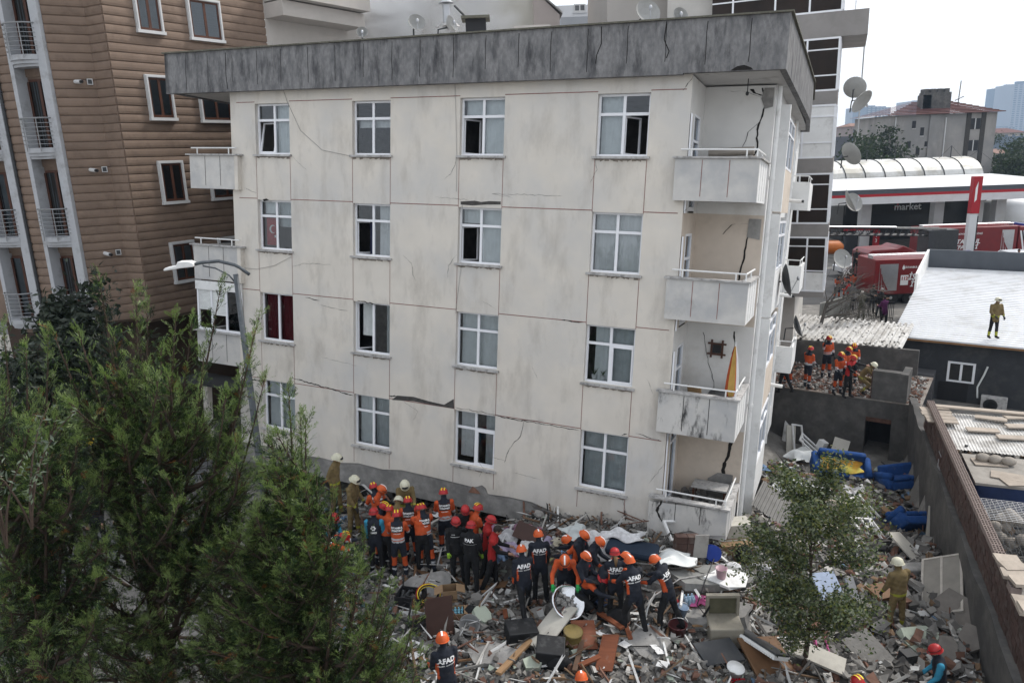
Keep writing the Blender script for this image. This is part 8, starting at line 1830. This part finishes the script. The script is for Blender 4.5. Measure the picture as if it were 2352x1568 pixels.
MB().box(-.77, .8, .002, .06, -.28, .28).build('panel', m_white, ra); MB().box(-.77, .8, .062, .1, -.24, .24).build('rear_panel', m_metal_dk, ra)
tb_ = thing('detergent_tub', 'white tub with red OMO lettering at the bottom', 'tub', gi(1683, 1562, .02), (.15, .1, .1)); q = MB(); q.lathe([(.13, 0), (.16, .3), (.175, .3), (.175, .33), (.02, .33)], 20); q.build('pail', m_white, tb_, True); lettering('OMO', .13, m_redsign, tb_, (0, -.17, .16), (R_(84), 0, 0), extrude=.004, bold=.006)
re_ = thing('cable_reel', 'blue cable reel on the broken slab', 'cable reel', gi(1635, 1305, .42), (R_(70), 0, .2)); q = MB(); q.lathe([(.2, -.09), (.2, -.07), (.1, -.07), (.1, .07), (.2, .07), (.2, .09)], 22); q.build('drum', m_bluep, re_); q = MB(); q.tube([(-.22, 0, -.1), (-.26, .0, 0), (-.22, 0, .1)], .012, 5); q.build('stand', m_metal_dk, re_)
def bucket(label, u, v, m_, r_=.15, h=.28, rot=(0, 0, 0), dz=.02, name='bucket'):
    t = thing(name, label, 'bucket', gi(u, v, dz), rot); q = MB(); q.lathe([(r_ * .75, 0), (r_, h), (r_ * 1.07, h), (r_ * 1.05, h * .95), (r_ * .96, h * .97), (r_ * .72, .02), (.01, .02)], 18); q.build('shell', m_, t, True); q = MB(); q.tube([(r_ * math.cos(a), .05, h + r_ * .6 * math.sin(a)) for a in np.linspace(0, math.pi, 9)], .006, 4); q.build('handle', m_metal, t); return t
bucket('blue bucket between the standing woman and the group', 1372, 1395, mat('dusty_blue_plastic', (.07, .12, .26), .5), .17, .3, (.3, .3, 0)); bucket('maroon bucket below the right end of the navy group', 1556, 1462, mat('maroon_plastic', (.08, .02, .022), .5), .2, .3); bucket('pale blue bucket standing in the maroon one', 1562, 1438, mat('pale_blue_plastic', (.25, .33, .45), .5), .13, .25, (0, .2, 0), .25); bucket('translucent pink bucket on the white table top', 1655, 1362, mat('pale_pink_plastic', (.50, .33, .38), .4), .13, .26, (0, 0, 0), .4); bucket('small metal pail on the rubble', 1432, 1408, m_metal, .12, .22, (.4, 0, 0)); bucket('grey basin upside down in the foreground', 1077, 1450, mat('grey_plastic', (.17, .17, .17), .6), .22, .2, (.6, .2, 0), .1, 'basin')
tag(slab('broken_table', 'white broken table top under the pink bucket', 1672, 1372, (1.1, .8, .05), (.15, .05, .1), m_white, .5, 90), None, 'table top')
bg_ = MB(); bg_.ell((0, 0, .2), (.22, .17, .26), n=14, m=9); bg_.tube([(-.06, 0, .42), (0, .0, .52), (.06, 0, .42)], .015, 5); tag(bg_.build('black_bag', m_blackcl, None, True, loc=gi(1707, 1312, .28)), 'black bag beside the blue cable reel', 'bag')
for i, (u, v, m_, s_, lbc) in enumerate([(1680, 1318, mat('white_cloth_2', (.55, .55, .56)), .22, 'white plastic bag in front of the black bag'), (1280, 1535, m_blackcl, .26, 'black bin bag beside the black metal box'), (1420, 1432, m_blackcl, .3, 'crumpled black plastic sheet by the pail'), (1735, 1285, m_curtain, .25, 'white bag stuffed beside the balcony corner'), (1085, 1425, m_blackcl, .28, 'black bin bag behind the bottle box')]):
    q = MB(); rr = np.random.default_rng(i); q.ell((0, 0, 0), (s_, s_ * .8, s_ * .75), n=14, m=9); q.v[0] = q.v[0] * (1 + .22 * np.sin(q.v[0] @ rr.normal(0, 14, (3, 3))).mean(1, keepdims=True)); tag(q.build('plastic_bag', m_, None, True, loc=gi(u, v, .15)), lbc, 'bag')
sw = thing('reciprocating_saw', 'red and grey rescue saw on the ground right of the navy group', 'saw', gi(1552, 1400, .18), (.2, .3, -.9)); MB().box(-.18, .1, -.05, .05, 0, .11).build('motor', m_redsign, sw, bevel=.02); q = MB(); q.tube([(-.18, 0, .05), (-.32, 0, .1), (-.3, 0, .2), (-.1, 0, .17), (-.08, 0, .1)], .022, 6); q.build('handle', m_redsign, sw); MB().box(.1, .38, -.035, .035, .01, .08).build('gearbox', m_metal_dk, sw)
wb = thing('water_bottles', 'shrink-wrapped pack of water bottles beside the saw', 'water pack', gi(1582, 1400, .1), (0, 0, .2))
for i in range(3):
    for j in range(2): q = MB(); q.lathe([(.04, 0), (.042, .2), (.018, .25), (.016, .28), (.001, .28)], 9, (-.09 + i * .09, -.045 + j * .09, 0)); q.build('bottle', mat('clear_blue_bottle', (.35, .48, .6), .15), wb)
pk = thing('pink_bag', 'pink folded plastic sheet beside the water pack', 'plastic sheet', gi(1608, 1392, .1)); cloth('film', None, 0, 0, (.5, .4), m_pink, .14, .2, .05, pk)
ty = thing('car_tyre', 'black car tyre lying tilted right of the young tree', 'tyre', gi(1945, 1510, .25), (.55, .35, 0)); q = MB(); q.lathe([(.21, -.1), (.3, -.11), (.335, -.07), (.34, .07), (.3, .11), (.21, .1), (.2, .05), (.25, .0), (.2, -.05), (.21, -.1)], 28); q.build('carcass', m_tyre, ty, True)
for k in range(28): a = 2 * math.pi * k / 28; MB().obb((.338 * math.cos(a), .338 * math.sin(a), 0), (.02, .03, .16), rotm(0, 0, a)).build('tread_block', m_tyre, ty)
pc = thing('pink_chair', 'small pink plastic chair upside down near the tyre', 'chair', gi(1875, 1522, .3), (R_(140), .3, .4)); MB().box(-.18, .18, -.18, .18, 0, .02).build('seat', m_pink, pc)
for x in (-.16, .16):
    for y in (-.16, .16): MB().box(x - .018, x + .018, y - .018, y + .018, -.28, 0).build('leg', m_pink, pc)
for x in (-.15, -.05, .05, .15): MB().box(x - .02, x + .02, .155, .18, .02, .28).build('back_slat', m_pink, pc)
# frames, doors, panels
def frame(label, u, v, W, H, rot, dz=.3, mull=True, m_=m_white, panel=None, name='fallen_window'):
    t = thing(name, label, 'frame', gi(u, v, dz), rot); f = .06
    for p in ((-W, -W + f, -H, H), (W - f, W, -H, H), (-W + f, W - f, -H, -H + f), (-W + f, W - f, H - f, H)): MB().box(p[0], p[1], p[2], p[3], -.03, .03).build('frame_bar', m_, t)
    if mull: MB().box(-.03, .03, -H + f, H - f, -.028, .028).build('mullion', m_, t)
    if panel: MB().box(-W + f, W - f, -H + f, H - f, -.01, .01).build('panel', panel, t)
    return t
frame('large old door frame with dusty panel leaning near the lone firefighter', 2158, 1385, .5, .95, (R_(20), R_(-28), R_(-38)), .55, True, mat('dusty_white_timber', (.42, .39, .35), .8, .15, 4), mat('dusty_panel', (.24, .225, .20), .9, .15, 2), 'fallen_door')
for i, (u, v, W, H, rt, lbd) in enumerate([(1990, 1200, .35, .6, (.5, .2, .6), 'white window frame tilted left of the armchair'), (2020, 1260, .3, .5, (.9, .1, 1.2), 'white window frame above the lone firefighter'), (1985, 1235, .4, .3, (.3, .2, .2), 'small white frame left of the cartons'), (1832, 1035, .3, .7, (1.1, .3, .4), 'broken white frame standing by the leaning building'), (1862, 1048, .25, .6, (.8, -.3, 1.0), 'white frame fallen against the grey wall'), (1570, 1255, .5, .3, (.5, .2, .3), 'twisted white shutter frame under the lowest balcony')]):
    frame(lbd, u, v, W, H, rt, .45, i % 2 == 0)
for i, (u, v, dm, rt, m_, lbe) in enumerate([(2135, 1255, (.14, .9, .03), (R_(60), .1, -.35), m_paleb, 'long pale panel leaning left on the retaining wall'), (2152, 1240, (.1, 1.0, .03), (R_(62), .1, -.3), m_paleb, 'second pale panel leaning beside the first'), (1803, 1010, (.09, 1.1, .03), (R_(70), .15, -.25), m_wp, 'tall white profile leaning beside the terrace edge'), (1815, 1035, (.2, .7, .02), (R_(65), .2, .1), m_paleb, 'white panel under the tall profile'), (1925, 1058, (.3, .6, .03), (R_(40), .2, -.5), m_paleb, 'pale board fallen beside the sofa'), (1885, 1045, (.15, .15, .25), (.3, .2, .5), m_white, 'white box on the heap by the grey wall'), (2085, 1290, (.35, .6, .02), (.5, .3, .6), m_paleb, 'white sheet panel between armchair and column'), (2020, 1390, (.3, .25, .04), (.2, .1, .4), mat('brown_board', (.15, .08, .04)), 'brown tile board left of the lone firefighter'), (1960, 1400, (.12, .45, .02), (.9, .1, .3), m_metal, 'grey grille lying left of the lone firefighter'), (1905, 1390, (.4, .5, .02), (.7, .2, .4), mat('pale_blue_panel', (.30, .36, .48)), 'pale blue panel behind the young tree'), (1880, 1545, (.5, .22, .03), (.2, .2, -.5), m_paleb, 'pale slab beside the pink chair'), (1990, 1530, (.35, .45, .06), (.3, -.2, .3), m_ck, 'grey slab beside the tyre'), (2080, 1545, (.16, .12, .14), (.1, .1, .3), m_steel_b, 'black appliance left of the bottom right rescuer')]):
    tag(MB().box(-dm[0], dm[0], -dm[1], dm[1], -dm[2], dm[2]).build('scrap_sheet', m_, None, loc=gi(u, v, .4), rot=rt), lbe, 'panel')
q = corrugated('grey_ribbed_sheet', np.array(gi(1722, 1225, .9)), np.array([.75, -.5, -.45]), np.array([.5, .8, .1]), 1.3, 1.5, .03, .1, mat('dark_ribbed_metal', (.09, .088, .085), .6, .2, 3, metal=.3)); tag(q, 'dark ribbed metal sheet sliding down beside the lowest balcony', 'metal sheet')
hb = thing('brick_wall_piece', 'broken hollow brick wall piece below the lowest balcony', 'brick wall', gi(1572, 1300, .3), (0, .1, .1))
for k in range(3):
    for j in range(2): inst(bme, 'brick', hb, (-.15 + j * .3, 0, k * .18), (0, 0, 0))
MB().box(.16, .5, -.12, -.1, 0, .6).build('plaster_face', m_pl, hb)
ys_ = MB(); pts = [gi(1985, 1390, .3), gi(1992, 1440, .25), gi(2010, 1455, .2), gi(2000, 1480, .2), gi(2030, 1500, .2), gi(2025, 1560, .1)]; ys_.tube(pts, .022, 6); tag(ys_.build('yellow_hose', mat('dull_yellow_hose', (.30, .22, .05), .6), None, True), 'yellow hose running past the lone firefighter', 'hose')
for i, (pts, lbf) in enumerate([([(1640, 1310), (1620, 1360), (1600, 1420), (1640, 1470)], 'black cable hanging from the blue reel'), ([(1705, 1320), (1690, 1350), (1720, 1370)], 'black cable trailing from the black bag'), ([(1470, 1440), (1500, 1400), (1560, 1360), (1640, 1345)], 'grey hose along the broken slab')]):
    q = MB(); q.tube([gi(u, v, .35) for u, v in pts], .014, 5); tag(q.build('cable', m_black if i < 2 else m_sill, None), lbf, 'cable')
pa = MB().box(-.11, .11, -.15, .15, 0, .004).mesh('paper_sheet', mat('printed_paper', (.62, .62, .62), .8, .15, 20))
for p in scatter_view(30): tag(inst(pa, 'paper_sheet', None, (p[0], p[1], p[2] + .16), (r.normal(0, .2), r.normal(0, .2), r.uniform(0, 6))), 'loose white paper sheet lying on the rubble', 'paper', 'papers in the rubble')
# ================================================================== haze and smoke
hz_ = MB().box(-1250, 1450, -65, 1750, -20, 135).build('haze', []); hz_['kind'] = 'stuff'
m = bpy.data.materials.new('haze_air'); m.use_nodes = True; N = m.node_tree.nodes; N.clear(); o_ = N.new('ShaderNodeOutputMaterial'); pv = N.new('ShaderNodeVolumePrincipled')
pv.inputs['Color'].default_value = (.58, .76, 1.0, 1); pv.inputs['Density'].default_value = .0002; pv.inputs['Anisotropy'].default_value = .2; m.node_tree.links.new(pv.outputs[0], o_.inputs['Volume']); hz_.data.materials.append(m)
c = gy(1010, 20, 36.0)
sm_ = MB().ell((0, 0, 0), (1, 1, 1), n=20, m=12).build('smoke', []); sm_.location = (c[0] - 1.2, 36.5, c[2] + .6); sm_.scale = (5.5, 2.6, 3.4); tag(sm_, 'pale grey smoke drifting left from the roof chimney', 'smoke', kind='stuff')
m = bpy.data.materials.new('smoke_volume'); m.use_nodes = True; N = m.node_tree.nodes; L = m.node_tree.links; N.clear(); o_ = N.new('ShaderNodeOutputMaterial'); pv = N.new('ShaderNodeVolumePrincipled'); pv.inputs['Color'].default_value = (1, 1, 1, 1); pv.inputs['Anisotropy'].default_value = .1
tc = N.new('ShaderNodeTexCoord'); mp = N.new('ShaderNodeMapping'); mp.inputs['Scale'].default_value = (1.6, 1, 1.2); nz = N.new('ShaderNodeTexNoise'); nz.inputs['Scale'].default_value = 1.7; nz.inputs['Detail'].default_value = 4; nz.inputs['Distortion'].default_value = .8
gr = N.new('ShaderNodeTexGradient'); gr.gradient_type = 'SPHERICAL'; L.new(tc.outputs['Object'], mp.inputs[0]); L.new(mp.outputs[0], nz.inputs[0]); L.new(tc.outputs['Object'], gr.inputs[0])
rp_ = N.new('ShaderNodeMapRange'); rp_.inputs[1].default_value = .42; rp_.inputs[2].default_value = .72; L.new(nz.outputs[0], rp_.inputs[0]); mu = N.new('ShaderNodeMath'); mu.operation = 'MULTIPLY'; L.new(rp_.outputs[0], mu.inputs[0]); L.new(gr.outputs[1], mu.inputs[1]); m2 = N.new('ShaderNodeMath'); m2.operation = 'MULTIPLY'; m2.inputs[1].default_value = 7.5; L.new(mu.outputs[0], m2.inputs[0]); L.new(m2.outputs[0], pv.inputs['Density']); L.new(pv.outputs[0], o_.inputs['Volume']); sm_.data.materials.append(m)
bpy.data.scenes.remove(TMP)
